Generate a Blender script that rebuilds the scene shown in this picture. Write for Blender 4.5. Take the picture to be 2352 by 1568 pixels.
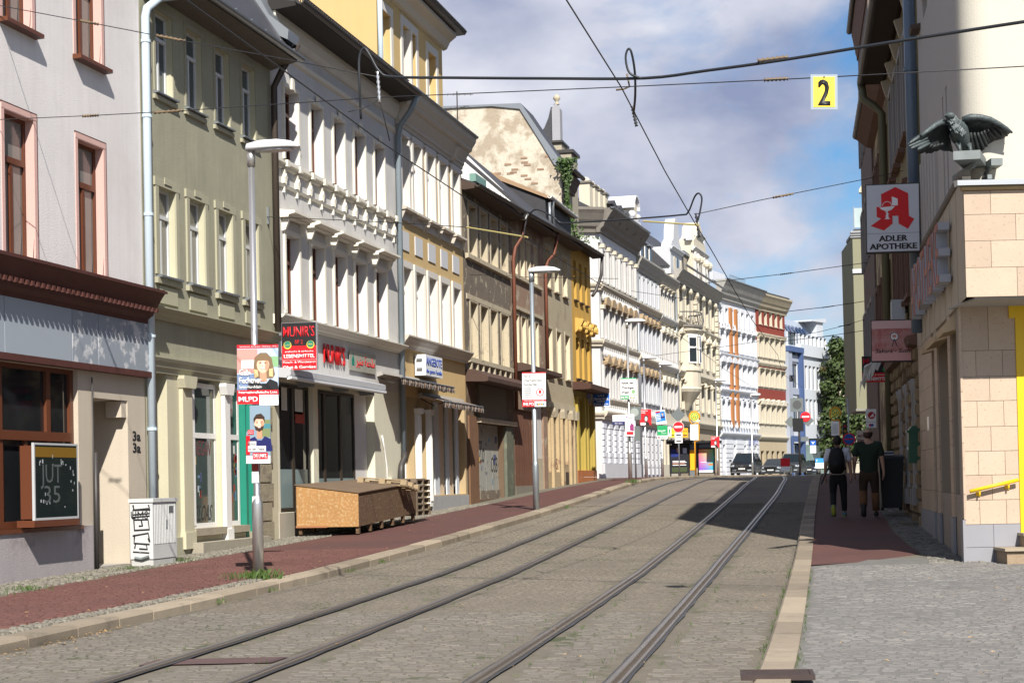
import bpy, bmesh, math, random
from math import radians, sin, cos, pi, atan, tan
from mathutils import Vector, Matrix
random.seed(7)
S = bpy.context.scene
COL = S.collection
for _o in list(bpy.data.objects):
    bpy.data.objects.remove(_o)

# ---------------------------------------------------------------- camera
YAW, PITCH, ROLL, EYE = atan(884/4000.), radians(1.28), radians(1.22), 1.6
fw = Vector((-sin(YAW)*cos(PITCH), cos(YAW)*cos(PITCH), sin(PITCH)))
rt = Vector((cos(YAW), sin(YAW), 0))
up = rt.cross(fw)
R_ = rt*cos(ROLL) - up*sin(ROLL)
U_ = up*cos(ROLL) + rt*sin(ROLL)
cd = bpy.data.cameras.new('camera')
cam = bpy.data.objects.new('camera', cd)
COL.objects.link(cam)
m = Matrix.Identity(4)
for i in range(3):
    m[i][0], m[i][1], m[i][2] = R_[i], U_[i], -fw[i]
m[2][3] = EYE
cam.matrix_world = m
cd.sensor_width = 36
cd.lens = 36*4000/2352.
cd.shift_y = 230.6/2352
cd.clip_start = .1
cd.clip_end = 3000
S.camera = cam

# ---------------------------------------------------------------- sky, sun, exposure
SUN_AZ = Vector((.387, -.922, 0))          # horizontal direction towards the sun
SUN_EL = radians(41.7)
W = bpy.data.worlds.new('World')
S.world = W
W.use_nodes = True
nt = W.node_tree
nt.nodes.clear()
def N(t, **k):
    n = nt.nodes.new(t)
    for a, b in k.items():
        setattr(n, a, b)
    return n
L = lambda a, b: nt.links.new(a, b)
sky = N('ShaderNodeTexSky', sky_type='NISHITA')
sky.sun_disc = False
sky.sun_elevation = SUN_EL
sky.sun_rotation = math.atan2(SUN_AZ.x, SUN_AZ.y)
sky.air_density = 1.0
sky.dust_density = .6
sky.ozone_density = 4.0
sky.altitude = 200
tc = N('ShaderNodeTexCoord')
mp = N('ShaderNodeMapping')
mp.inputs['Scale'].default_value = (1, 1, 1.9)
mp.inputs['Location'].default_value = (.55, .32, .2)
L(tc.outputs['Generated'], mp.inputs['Vector'])
n1 = N('ShaderNodeTexNoise'); n1.inputs['Scale'].default_value = 3.6
n1.inputs['Detail'].default_value = 7; n1.inputs['Roughness'].default_value = .58
n1.inputs['Distortion'].default_value = .25
L(mp.outputs['Vector'], n1.inputs['Vector'])
cr = N('ShaderNodeValToRGB')
cr.color_ramp.elements[0].position = .43; cr.color_ramp.elements[0].color = (0, 0, 0, 1)
cr.color_ramp.elements[1].position = .555; cr.color_ramp.elements[1].color = (1, 1, 1, 1)
L(n1.outputs['Fac'], cr.inputs['Fac'])
n2 = N('ShaderNodeTexNoise'); n2.inputs['Scale'].default_value = 5.5
n2.inputs['Detail'].default_value = 6
L(mp.outputs['Vector'], n2.inputs['Vector'])
cc = N('ShaderNodeValToRGB')                # cloud body: grey-violet bases to white puffs
cc.color_ramp.elements[0].position = .36; cc.color_ramp.elements[0].color = (2.5, 2.95, 4.5, 1)
cc.color_ramp.elements[1].position = .64; cc.color_ramp.elements[1].color = (7.2, 7.3, 8.0, 1)
L(n2.outputs['Fac'], cc.inputs['Fac'])
mx = N('ShaderNodeMixRGB')
L(cr.outputs['Color'], mx.inputs['Fac'])
hs = N('ShaderNodeHueSaturation'); hs.inputs['Saturation'].default_value = 1.22
L(sky.outputs['Color'], hs.inputs['Color'])
L(hs.outputs['Color'], mx.inputs['Color1'])
L(cc.outputs['Color'], mx.inputs['Color2'])
bg = N('ShaderNodeBackground'); bg.inputs['Strength'].default_value = .07
L(mx.outputs['Color'], bg.inputs['Color'])
wo = N('ShaderNodeOutputWorld')
L(bg.outputs['Background'], wo.inputs['Surface'])

sd = bpy.data.lights.new('sun', 'SUN')
sd.energy = 5.0
sd.angle = radians(.5)
sd.color = (1, .95, .87)
so = bpy.data.objects.new('sun', sd)
COL.objects.link(so)
so.location = (20, -40, 60)
so.rotation_euler = (SUN_AZ*cos(SUN_EL) + Vector((0, 0, sin(SUN_EL)))).to_track_quat('Z', 'Y').to_euler()
S.view_settings.view_transform = 'Standard'
S.view_settings.look = 'None'
S.view_settings.gamma = 1
S.view_settings.use_curve_mapping = False
S.view_settings.exposure = .74

# ---------------------------------------------------------------- materials
MATS = {}
def srgb(c):
    return tuple((x/12.92 if x <= .04045 else ((x+.055)/1.055)**2.4) for x in c)
def mat(name, col, rough=.85, var=.12, scale=1.2, bump=0., bscale=40., metal=0., dark=None, dscale=.6, dthr=.56,
        streak=0., spec=.4, tone=False, emit=0., dsoft=.12):
    """plaster / stone / paint: base colour, large blotches (var), rain streaks, a second colour in patches (dark)"""
    if name in MATS:
        return MATS[name]
    M = bpy.data.materials.new(name)
    M.use_nodes = True
    t = M.node_tree
    b = t.nodes['Principled BSDF']
    b.inputs['Roughness'].default_value = rough
    b.inputs['Metallic'].default_value = metal
    b.inputs['Specular IOR Level'].default_value = spec
    nn, ln = t.nodes.new, t.links.new
    co = nn('ShaderNodeTexCoord')
    col4 = (*col, 1)
    cur = None
    def mixmul(a, fac_socket, amt):
        mm = nn('ShaderNodeMath'); mm.operation = 'MULTIPLY_ADD'
        ln(fac_socket, mm.inputs[0]); mm.inputs[1].default_value = 2*amt; mm.inputs[2].default_value = 1-amt
        mi = nn('ShaderNodeMixRGB'); mi.blend_type = 'MULTIPLY'; mi.inputs['Fac'].default_value = 1
        if a is None: mi.inputs['Color1'].default_value = col4
        else: ln(a, mi.inputs['Color1'])
        ln(mm.outputs[0], mi.inputs['Color2'])
        return mi.outputs['Color']
    if var:
        no = nn('ShaderNodeTexNoise'); no.inputs['Scale'].default_value = scale
        no.inputs['Detail'].default_value = 6; no.inputs['Roughness'].default_value = .65
        ln(co.outputs['Object'], no.inputs['Vector'])
        cur = mixmul(cur, no.outputs['Fac'], var)
    if streak:
        ma = nn('ShaderNodeMapping'); ma.inputs['Scale'].default_value = (5, 5, .35)
        ln(co.outputs['Object'], ma.inputs['Vector'])
        no = nn('ShaderNodeTexNoise'); no.inputs['Scale'].default_value = 1.6; no.inputs['Detail'].default_value = 5
        ln(ma.outputs['Vector'], no.inputs['Vector'])
        cur = mixmul(cur, no.outputs['Fac'], streak)
    if dark:
        no = nn('ShaderNodeTexNoise'); no.inputs['Scale'].default_value = dscale
        no.inputs['Detail'].default_value = 9; no.inputs['Roughness'].default_value = .68
        ln(co.outputs['Object'], no.inputs['Vector'])
        r = nn('ShaderNodeValToRGB')
        r.color_ramp.elements[0].position = dthr-dsoft/2; r.color_ramp.elements[1].position = dthr+dsoft/2
        ln(no.outputs['Fac'], r.inputs['Fac'])
        mi = nn('ShaderNodeMixRGB'); ln(r.outputs['Color'], mi.inputs['Fac'])
        if cur is None: mi.inputs['Color1'].default_value = col4
        else: ln(cur, mi.inputs['Color1'])
        mi.inputs['Color2'].default_value = (*dark, 1)
        cur = mi.outputs['Color']
    if tone:
        at = nn('ShaderNodeAttribute'); at.attribute_name = 'tone'
        cur = mixmul(cur, at.outputs['Fac'], tone)
    if cur is None: b.inputs['Base Color'].default_value = col4
    else: ln(cur, b.inputs['Base Color'])
    if bump:
        no = nn('ShaderNodeTexNoise'); no.inputs['Scale'].default_value = bscale; no.inputs['Detail'].default_value = 5
        ln(co.outputs['Object'], no.inputs['Vector'])
        bp = nn('ShaderNodeBump'); bp.inputs['Strength'].default_value = bump; bp.inputs['Distance'].default_value = .02
        ln(no.outputs['Fac'], bp.inputs['Height']); ln(bp.outputs['Normal'], b.inputs['Normal'])
    if emit:
        b.inputs['Emission Color'].default_value = col4; b.inputs['Emission Strength'].default_value = emit
    MATS[name] = M
    return M
def paint(name, col, rough=.5, **k):
    return mat(name, col, rough=rough, var=k.pop('var', .05), scale=3, **k)
def glass(name, col=(.012, .014, .016), rough=.04):
    if name in MATS: return MATS[name]
    M = mat(name, col, rough=rough, var=.5, scale=.7, spec=.6)
    return M
def srgbmat(name, r, g, b, **k):
    return paint(name, srgb((r/255, g/255, b/255)), **k)

GL = glass('window_glass'); GLC = glass('curtained_glass', (.16, .155, .145), .12); GLB = glass('blueish_glass', (.05, .065, .08), .05)
WHITE = paint('white_paint', (.72, .71, .68)); BLACK = paint('black_paint', (.012, .012, .013), .45)
BROWNWOOD = paint('brown_wood_frame', (.11, .035, .016), .4, bump=.1)
ZINC = paint('zinc', (.25, .27, .29), .45, metal=.6); DARKZ = paint('dark_zinc', (.055, .05, .048), .5, metal=.2)
STEEL = paint('brushed_steel', (.58, .57, .56), .32, metal=.85); GALV = paint('galvanised_steel', (.36, .4, .43), .45, metal=.75, var=.15)
RED = srgbmat('sign_red', 205, 22, 35); SWHITE = paint('sign_white', (.78, .78, .78)); SBLACK = paint('print_black', (.012, .012, .014), .5)
SLATE = mat('slate', (.045, .045, .05), rough=.6, var=.35, scale=6, bump=.4, bscale=9)

# ---------------------------------------------------------------- mesh helpers
def tag(o, label=None, cat=None, group=None, kind=None):
    if label: o['label'] = label
    if cat: o['category'] = cat
    if group: o['group'] = group
    if kind: o['kind'] = kind
    return o
def empty(name, loc, rz=0., label=None, cat=None, group=None, kind=None):
    o = bpy.data.objects.new(name, None)
    o.empty_display_size = .2
    COL.objects.link(o)
    o.location = loc
    o.rotation_euler = (0, 0, rz)
    return tag(o, label, cat, group, kind)
def place(name, me, parent=None, loc=(0, 0, 0), rz=0.):
    o = bpy.data.objects.new(name, me)
    COL.objects.link(o)
    if parent: o.parent = parent
    o.location = loc
    if rz: o.rotation_euler = (0, 0, rz)
    return o
class MB:
    def __init__(s):
        s.v = []; s.f = []; s.t = []
    def add(s, vs, fs, tone=None):
        n = len(s.v)
        s.v += [tuple(v) for v in vs]
        s.f += [tuple(n+i for i in f) for f in fs]
        if tone is not None: s.t += [tone]*len(vs)
        return s
    def box(s, x0, x1, y0, y1, z0, z1, tone=None):
        if x0 > x1: x0, x1 = x1, x0
        if y0 > y1: y0, y1 = y1, y0
        if z0 > z1: z0, z1 = z1, z0
        return s.add([(x0, y0, z0), (x1, y0, z0), (x1, y1, z0), (x0, y1, z0), (x0, y0, z1), (x1, y0, z1), (x1, y1, z1), (x0, y1, z1)],
              [(0, 3, 2, 1), (4, 5, 6, 7), (0, 1, 5, 4), (1, 2, 6, 5), (2, 3, 7, 6), (3, 0, 4, 7)], tone)
    def quad(s, a, b, c, d):
        return s.add([a, b, c, d], [(0, 1, 2, 3)])
    def poly(s, pts):
        return s.add(pts, [tuple(range(len(pts)))])
    def prism(s, pts, d, ax='y'):
        """pts: closed outline in 2-D; extruded from d[0] to d[1] along ax"""
        n = len(pts)
        def P(p, h):
            return (p[0], h, p[1]) if ax == 'y' else ((h, p[0], p[1]) if ax == 'x' else (p[0], p[1], h))
        vs = [P(p, d[0]) for p in pts]+[P(p, d[1]) for p in pts]
        fs = [tuple(range(n)), tuple(range(2*n-1, n-1, -1))]+[(i, i+n, (i+1) % n+n, (i+1) % n) for i in range(n)]
        return s.add(vs, fs)
    def tube(s, pts, r, n=6, r2=None, cap=True):
        pts = [Vector(p) for p in pts]
        rings = []
        prev = None
        for i, p in enumerate(pts):
            a = pts[max(i-1, 0)]; b = pts[min(i+1, len(pts)-1)]
            d = (b-a).normalized()
            if prev is None:
                x = d.orthogonal().normalized()
            else:
                x = (prev - d*prev.dot(d))
                x = x.normalized() if x.length > 1e-6 else d.orthogonal().normalized()
            prev = x
            y = d.cross(x)
            rr = r if r2 is None else r+(r2-r)*i/(len(pts)-1)
            if isinstance(r, (list, tuple)): rr = r[i]
            rings.append([p+(x*cos(2*pi*k/n)+y*sin(2*pi*k/n))*rr for k in range(n)])
        vs = [v for R in rings for v in R]
        fs = [(i*n+k, i*n+(k+1) % n, (i+1)*n+(k+1) % n, (i+1)*n+k) for i in range(len(pts)-1) for k in range(n)]
        if cap:
            fs += [tuple(range(n-1, -1, -1)), tuple(range((len(pts)-1)*n, len(pts)*n))]
        return s.add(vs, fs)
    def lathe(s, prof, c=(0, 0, 0), n=12, sx=1., sy=1.):
        vs = []
        for r, z in prof:
            vs += [(c[0]+r*cos(2*pi*k/n)*sx, c[1]+r*sin(2*pi*k/n)*sy, c[2]+z) for k in range(n)]
        m_ = len(prof)
        fs = [(i*n+k, i*n+(k+1) % n, (i+1)*n+(k+1) % n, (i+1)*n+k) for i in range(m_-1) for k in range(n)]
        fs += [tuple(range(n-1, -1, -1)), tuple(range((m_-1)*n, m_*n))]
        return s.add(vs, fs)
    def loft(s, rings, closed=True, cap=True):
        n = len(rings[0])
        vs = [v for R in rings for v in R]
        fs = [(i*n+k, i*n+(k+1) % n, (i+1)*n+(k+1) % n, (i+1)*n+k) for i in range(len(rings)-1) for k in range(n if closed else n-1)]
        if cap:
            fs += [tuple(range(n-1, -1, -1)), tuple(range((len(rings)-1)*n, len(rings)*n))]
        return s.add(vs, fs)
    def ball(s, c, r, n=8, m_=6, sc=(1, 1, 1)):
        prof = [(max(r*sin(pi*i/m_), r*.02), -r*cos(pi*i/m_)) for i in range(m_+1)]
        k = len(s.v)
        s.lathe(prof, (0, 0, 0), n)
        for i in range(k, len(s.v)):
            v = s.v[i]; s.v[i] = (c[0]+v[0]*sc[0], c[1]+v[1]*sc[1], c[2]+v[2]*sc[2])
        return s
    def xf(s, M, start=0):
        for i in range(start, len(s.v)):
            s.v[i] = tuple(M @ Vector(s.v[i]))
        return s
    def mesh(s, name, m_=None, smooth=False):
        me = bpy.data.meshes.new(name)
        me.from_pydata(s.v, [], s.f)
        if s.t and len(s.t) == len(s.v):
            a = me.attributes.new('tone', 'FLOAT', 'POINT')
            a.data.foreach_set('value', s.t)
        if m_: me.materials.append(m_)
        if smooth:
            me.polygons.foreach_set('use_smooth', [True]*len(me.polygons))
        me.update()
        return me
    def build(s, name, m_=None, parent=None, loc=(0, 0, 0), smooth=False, rz=0.):
        return place(name, s.mesh(name, m_, smooth), parent, loc, rz)

# ---------------------------------------------------------------- lettering (one mesh per line of print)
TEXTS = []
def text(body, parent, m_, x, z, h, w=None, y=-.004, align='L', bold=0., shear=0., ext=.0015, name='lettering', spacing=1.):
    """flat print on a face that looks along local -Y; (x, z) = left/centre end of the base line, h = cap height"""
    TEXTS.append(dict(body=body, parent=parent, m=m_, x=x, z=z, h=h, w=w, y=y, al=align, bold=bold, shear=shear, ext=ext, name=name, sp=spacing))
def merge_into(src, dst):
    """hands the parts of one builder frame to another thing, keeping them where they stand"""
    A = Matrix.LocRotScale(src.location, src.rotation_euler, None); B = Matrix.LocRotScale(dst.location, dst.rotation_euler, None).inverted() @ A
    for ch in list(src.children):
        mb = B @ Matrix.LocRotScale(ch.location, ch.rotation_euler, None)
        ch.parent = dst; ch.location = mb.to_translation(); ch.rotation_euler = mb.to_euler()
    for q in TEXTS:
        if q['parent'] is src: q['frame'] = B; q['parent'] = dst
    bpy.data.objects.remove(src)
def flush_texts():
    tmp = []
    for q in TEXTS:
        c = bpy.data.curves.new('t', 'FONT')
        c.body = q['body']; c.size = 1; c.offset = min(q['bold'], .013); c.shear = q['shear']; c.space_character = q['sp']
        c.resolution_u = 2
        o = bpy.data.objects.new('t', c)
        COL.objects.link(o)
        tmp.append(o)
    dg = bpy.context.evaluated_depsgraph_get()
    for o, q in zip(tmp, TEXTS):
        me = bpy.data.meshes.new_from_object(o.evaluated_get(dg))
        if not len(me.vertices):
            continue
        me.name = 'lettering'
        xs = [v.co.x for v in me.vertices]; x0, x1 = min(xs), max(xs)
        sc = q['h']/.70
        sx = sc if q['w'] is None else q['w']/(x1-x0)
        wd = (x1-x0)*sx
        ox = q['x'] - (wd/2 if q['al'] == 'C' else (wd if q['al'] == 'R' else 0))
        bm = bmesh.new(); bm.from_mesh(me)
        if q['bold'] >= .015:           # heavier stroke: two more passes, a hair apart
            base = list(bm.faces)
            for kk, dx in enumerate((-.035, .035)):
                r = bmesh.ops.duplicate(bm, geom=base)
                for g in r['geom']:
                    if isinstance(g, bmesh.types.BMVert): g.co.x += dx*.7; g.co.z += .0006*(kk+1)/max(sc, 1e-3)
        for v in bm.verts:
            v.co = Vector((ox+(v.co.x-x0)*sx, -v.co.z*sc, q['z']+v.co.y*sc))
        if q['ext']:
            r = bmesh.ops.extrude_face_region(bm, geom=list(bm.faces))
            for g in r['geom']:
                if isinstance(g, bmesh.types.BMVert): g.co.y -= q['ext']
        for v in bm.verts: v.co.y += q['y']
        bmesh.ops.recalc_face_normals(bm, faces=bm.faces)
        bm.to_mesh(me); bm.free()
        me.materials.clear(); me.materials.append(q['m'])
        o_ = place(q['name'], me, q['parent'])
        if 'frame' in q: o_.location = q['frame'].to_translation(); o_.rotation_euler = q['frame'].to_euler()
    for o in tmp:
        bpy.data.objects.remove(o)
def flat(parent, pts, m_, y=-.003, name='print', th=.0008):
    """flat printed shape: outline in local (x, z)"""
    return MB().prism(pts, (y, y+th)).build(name, m_, parent)
def ell(cx, cz, rx, rz, n=16, a0=0., a1=360.):
    return [(cx+rx*cos(radians(a0+(a1-a0)*i/n)), cz+rz*sin(radians(a0+(a1-a0)*i/n))) for i in range(n+(0 if a1-a0 >= 360 else 1))]
def rect(x0, x1, z0, z1):
    return [(x0, z0), (x1, z0), (x1, z1), (x0, z1)]

# ---------------------------------------------------------------- ground profile (the street climbs to a crest)
PY = [-60, 5, 12, 14, 20, 25, 30, 35, 40, 45, 50, 56, 62, 70, 80, 300, 900]
PZ = [0.0, .03, .06, .08, .13, .2, .33, .49, .66, .84, 1.02, 1.22, 1.38, 1.5, 1.54, 1.5, 1.3]
WY = [-60, 20, 24.4, 30, 35.7, 43, 51, 60, 70, 76, 90]
WZ = [.1, .24, .31, .41, .53, .72, .93, 1.22, 1.50, 1.62, 1.64]
def interp(x, xs, ys):
    if x <= xs[0]: return ys[0]
    for i in range(1, len(xs)):
        if x <= xs[i]:
            return ys[i-1]+(ys[i]-ys[i-1])*(x-xs[i-1])/(xs[i]-xs[i-1])
    return ys[-1]
zr = lambda Y: interp(Y, PY, PZ)
zw = lambda Y: interp(Y, WY, WZ)
# ---------------------------------------------------------------- ground, road, pavements
STONE_R = mat('road_sett', (.150, .128, .098), rough=.8, var=.2, scale=.5, bump=.35, bscale=60, tone=.14, dark=(.112, .096, .075), dscale=.3, dthr=.53, dsoft=.3)
STONE_P = mat('plaza_sett', (.160, .151, .140), rough=.75, var=.2, scale=.4, bump=.35, bscale=60, tone=.24, dark=(.125, .12, .115), dscale=.35, dthr=.56, dsoft=.2)
JOINT_P = mat('plaza_joint', (.13, .125, .115), rough=.95, var=.3, scale=5)
JOINT = mat('joint_sand', (.125, .108, .083), rough=.95, var=.3, scale=5, dark=(.05, .06, .025), dscale=1.2, dthr=.6)
ROADFAR = mat('road_far_setts', (.165, .14, .11), rough=.85, var=.22, scale=1.2, bump=.5, bscale=7, dark=(.12, .10, .083), dscale=.2, dthr=.56, dsoft=.25)
REDP = mat('red_paver', (.10, .043, .035), rough=.85, var=.3, scale=.7, tone=.16, bump=.15, bscale=50)
REDFAR = mat('red_paving', (.095, .040, .033), rough=.85, var=.3, scale=.7, bump=.25, bscale=30, dark=(.075, .036, .031), dscale=.5, dthr=.56, dsoft=.2)
KERBM = mat('kerb_granite', (.25, .205, .15), rough=.85, var=.2, scale=2.5, bump=.35, bscale=70, tone=.28, dark=(.18, .15, .11), dscale=1.3, dthr=.6)
MOSM = mat('mosaic_stone', (.17, .155, .125), rough=.85, var=.2, scale=2, bump=.3, bscale=60, tone=.4)
MOSB = mat('mosaic_bed', (.13, .12, .09), rough=.95, var=.3, scale=3, bump=.4, bscale=30)
DIRT = mat('dirt_ground', (.14, .13, .105), rough=.95, var=.25, scale=.5)

def curve_at(pts, Y):
    return interp(Y, [p[1] for p in pts], [p[0] for p in pts])
KL = [(-8.0, -5), (-8.17, 14), (-8.3, 20), (-8.45, 27), (-8.5, 42), (-8.65, 51), (-8.98, 59), (-9.45, 69), (-9.55, 76), (-9.4, 83), (-8.0, 100), (-5.0, 125), (4, 170), (16, 220)]
KR = [(-.75, -5), (-1.04, 13), (-1.35, 21), (-1.7, 30), (-2.0, 37), (-2.6, 53), (-3.35, 73.5), (-3.4, 85), (-2.2, 100), (.8, 125), (10, 170), (22, 220)]
RAILS = [[(-6.0, 5), (-6.2, 12.8), (-6.66, 21), (-6.85, 26), (-7.05, 31), (-7.3, 38), (-7.5, 46), (-7.8, 54), (-8.3, 66), (-8.6, 72), (-8.75, 78), (-8.2, 90), (-7.0, 103)],
         [(-4.9, 5), (-5.1, 12.9), (-5.56, 21), (-5.75, 26), (-5.98, 31), (-6.22, 39), (-6.45, 46.5), (-6.75, 56), (-7.3, 67), (-7.6, 72), (-7.75, 78), (-7.2, 90), (-6.0, 103)],
         [(-3.0, 5), (-3.22, 13), (-3.6, 21.3), (-3.92, 29.3), (-4.28, 39.6), (-4.72, 52), (-5.35, 66), (-5.95, 74.7), (-6.2, 80), (-6.0, 90), (-4.7, 104)],
         [(-1.95, 5), (-2.15, 13), (-2.52, 20.8), (-2.80, 27.5), (-3.15, 39.3), (-3.45, 50.3), (-4.05, 64.1), (-4.75, 74), (-5.1, 80), (-4.9, 90), (-3.6, 104)]]
def smooth_curve(pts, ys):
    xs = [curve_at(pts, y) for y in ys]
    for _ in range(6):
        xs = [xs[0]]+[(xs[i-1]+2*xs[i]+xs[i+1])/4 for i in range(1, len(xs)-1)]+[xs[-1]]
    return xs
YS = [i*1. for i in range(-4, 131)]
def strip(name, fl, fr, zl, zrr, m_, ys=YS, kind='structure', nx=1, parent=None):
    b = MB(); n = nx+1
    for y in ys:
        a, c = fl(y), fr(y)
        for k in range(n):
            t_ = k/nx
            b.v.append((a+(c-a)*t_, y, zl(y)+(zrr(y)-zl(y))*t_))
    for i in range(len(ys)-1):
        for k in range(nx):
            b.f.append((i*n+k, i*n+k+1, (i+1)*n+k+1, (i+1)*n+k))
    o = b.build(name, m_, parent)
    if kind: o['kind'] = kind
    return o
sm = {}
def sc(pts, key):
    if key not in sm: sm[key] = smooth_curve(pts, YS)
    return lambda y: interp(y, YS, sm[key])
kl, kr = sc(KL, 'kl'), sc(KR, 'kr')
rails = [sc(r, 'r%d' % i) for i, r in enumerate(RAILS)]

g = MB()
gx = [-400, -120, -40, -13.2, 0, 40, 120, 400]; gy = list(range(-60, 130, 2))+[140, 200, 300, 600, 900]
for y in gy:
    for x in gx: g.v.append((x, y, zr(y)-.16))
for i in range(len(gy)-1):
    for k in range(len(gx)-1):
        a = i*len(gx)+k; g.f.append((a, a+1, a+1+len(gx), a+len(gx)))
g.build('ground', DIRT)['kind'] = 'structure'
ROADBED_END = 46.
road = strip('road', kl, kr, zr, zr, JOINT, [y for y in YS if y <= 46], nx=2)
strip('road', kl, kr, lambda y: zr(y)+.006, lambda y: zr(y)+.006, ROADFAR, [y for y in YS if y >= 46], nx=2)
kz = lambda y: zr(y)+.12
strip('left_pavement', lambda y: -12.62 if y < 74 else -12.62-(y-74)*.35, lambda y: kl(y)-.3, lambda y: zw(y)-.012, lambda y: kz(y)-.02, MOSB, nx=3)
def zl_pave(x, y):      # height of the left pavement
    a, c = -12.62, kl(y)-.3
    t_ = min(1, max(0, (x-a)/(c-a)))
    return zw(y)*(1-t_)+kz(y)*t_
redl = lambda y: interp(y, [10, 20, 26, 40, 60, 74], [-11.2, -11.45, -11.65, -11.55, -11.7, -11.8]) if y < 74 else -11.8-(y-74)*.35
redr = lambda y: (kl(y)-.62) if y < 23.3 else kl(y)-.31
strip('left_pavement', redl, redr, lambda y: zl_pave(redl(y), y)-.004, lambda y: zl_pave(redr(y), y)-.004, REDFAR, [y for y in YS if y >= 24], nx=3)
ws = 25.5
strip('right_pavement', kr, lambda y: 3.2, lambda y: zr(y)+.06, lambda y: zr(y)+.06, MOSB, [y for y in YS if y >= 27], nx=2)
redr2 = lambda y: interp(y, [25.4, 27.4, 29.3, 33.2, 41, 60, 80, 125], [.37, .34, .17, -.12, -.42, -1.0, -1.4, 3])
strip('right_pavement', lambda y: kr(y)+.26, redr2, lambda y: zr(y)+.078, lambda y: zr(y)+.078, REDFAR, [25.55]+[y for y in YS if y >= 28], nx=2)
for v in [o for o in COL.objects if o.name.startswith('right_pavement')][-1].data.vertices:
    if v.co.y < 26: v.co.y = 25.5+(v.co.x+1.32)*1.05
plaza = strip('plaza', lambda y: kr(y)+.25, lambda y: 14., lambda y: zr(y)+.06, lambda y: zr(y)+.06, JOINT_P, [y for y in YS if y <= 27], nx=2)

# ---- setts: the nearest 300 as parts, the rest joined
def sett_verts(cx, cy, z, wx, wy, jit, hh=.03, ang=0., base=None):
    dz = random.gauss(0, jit); tx, ty = random.gauss(0, jit*2.2), random.gauss(0, jit*2.2)
    a, b_ = wx/2, wy/2; k = min(wx, wy)*.12
    ca, sa_ = cos(ang), sin(ang)
    def P(x, y, zz): return (cx+x*ca-y*sa_, cy+x*sa_+y*ca, zz)
    zb_ = z-.02
    j = lambda: random.uniform(-.12, .12)*k*2
    top = [(-a+k+j(), -b_+k+j()), (a-k+j(), -b_+k+j()), (a-k+j(), b_-k+j()), (-a+k+j(), b_-k+j())]
    vs = [P(-a, -b_, zb_), P(a, -b_, zb_), P(a, b_, zb_), P(-a, b_, zb_)]
    vs += [P(x, y, z+hh*.5+dz+x*tx/wx+y*ty/wy) for x, y in top]
    return vs, [(4, 5, 6, 7), (0, 1, 5, 4), (1, 2, 6, 5), (2, 3, 7, 6), (3, 0, 4, 7)]
def lay(parent, x0f, x1f, y0, y1, wx, wy, zf, m_, name, skip=None, npart=300, jit=.0016, hh=.006, slope=0., gap=.012, stuffname=None, view=None):
    """courses across the street; nearest visible ones become single parts"""
    big = MB(); singles = 0
    y = y0; row = 0
    while y < y1:
        a, b_ = x0f(y), x1f(y)
        x = a + (random.random())*wx*.8
        while x < b_:
            w_ = wx*random.uniform(.75, 1.3)
            cx, cy = x+w_/2, y+wy/2+(x-a)*slope+random.gauss(0, wy*.03)
            x += w_
            if cx-w_/2 < a or cx+w_/2 > b_ or (skip and skip(cx, cy, w_)): continue
            vs, fs = sett_verts(cx, cy, zf(cx, cy), w_-gap, wy-gap, jit, hh)
            t_ = min(1, max(0, random.gauss(.5, .22)))
            if singles < npart and (view is None or view(cx, cy)):
                o = MB().add([(v[0]-cx, v[1]-cy, v[2]-zf(cx, cy)) for v in vs], fs, t_)
                o.build(name, m_, parent, (cx, cy, zf(cx, cy))); singles += 1
            else:
                big.add(vs, fs, t_)
        y += wy*random.uniform(.94, 1.06); row += 1
    o = big.build(stuffname or name+'s', m_, parent); o['kind'] = 'stuff'
    return o
def near_rail(cx, cy, w_):
    for r in rails:
        x = r(cy)
        if x-.07-w_/2 < cx < x+.23+w_/2: return True
    return False
BAND = lambda cx, cy: 14.05 < cy-(cx+5.6)*.22 < 14.55 and rails[0](cy) < cx < rails[1](cy)
def inframe(cx, cy):      # inside the picture's lower edge?
    dx = cx*cos(YAW)+cy*sin(YAW); dd = -cx*sin(YAW)+cy*cos(YAW)
    return abs(dx/dd) < .292 and dd > 12.75
STONE_N = mat('worn_grey_sett', (.148, .132, .110), rough=.78, var=.25, scale=.6, bump=.35, bscale=60, tone=.17, dark=(.12, .105, .087), dscale=.35, dthr=.52, dsoft=.3)
lay(road, lambda y: kl(y)+.02, lambda y: kr(y)-.02, 11.5, 19.2, .15, .10, lambda x, y: zr(y), STONE_N, 'sett',
    skip=lambda cx, cy, w_: near_rail(cx, cy, w_) or BAND(cx, cy), view=inframe, slope=-.02, jit=.0022, hh=.007, gap=.009)
lay(road, lambda y: kl(y)+.02, lambda y: kr(y)-.02, 19.25, 46, .105, .10, lambda x, y: zr(y), STONE_R, 'sett', npart=0,
    skip=lambda cx, cy, w_: near_rail(cx, cy, w_), jit=.0008, hh=.004, gap=.005, stuffname='road_pavers')
lay(plaza, lambda y: kr(y)+.285, lambda y: 5.2, 11.0, 27.6, .13, .085, lambda x, y: zr(y)+.06, STONE_P, 'sett',
    skip=lambda cx, cy, w_: (cx < .36 and cy > 25.6+(cx+1.32)*1.05) or cy-.22*cx > 25.75, view=inframe, slope=.06)
pr = MB()
band = MB()
for i in range(2):
    pass
bx0, bx1 = -6.4, -5.28
band.add([(bx0, 14.08+(bx0+5.6)*.22, zr(14)+.012), (bx1, 14.08+(bx1+5.6)*.22, zr(14)+.012), (bx1, 14.52+(bx1+5.6)*.22, zr(14)+.016), (bx0, 14.52+(bx0+5.6)*.22, zr(14)+.016)], [(0, 1, 2, 3)])
tag(band.build('paving_band', mat('band_brick', (.085, .05, .047), rough=.8, var=.2, scale=4, bump=.4, bscale=18)), kind='structure')
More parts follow.
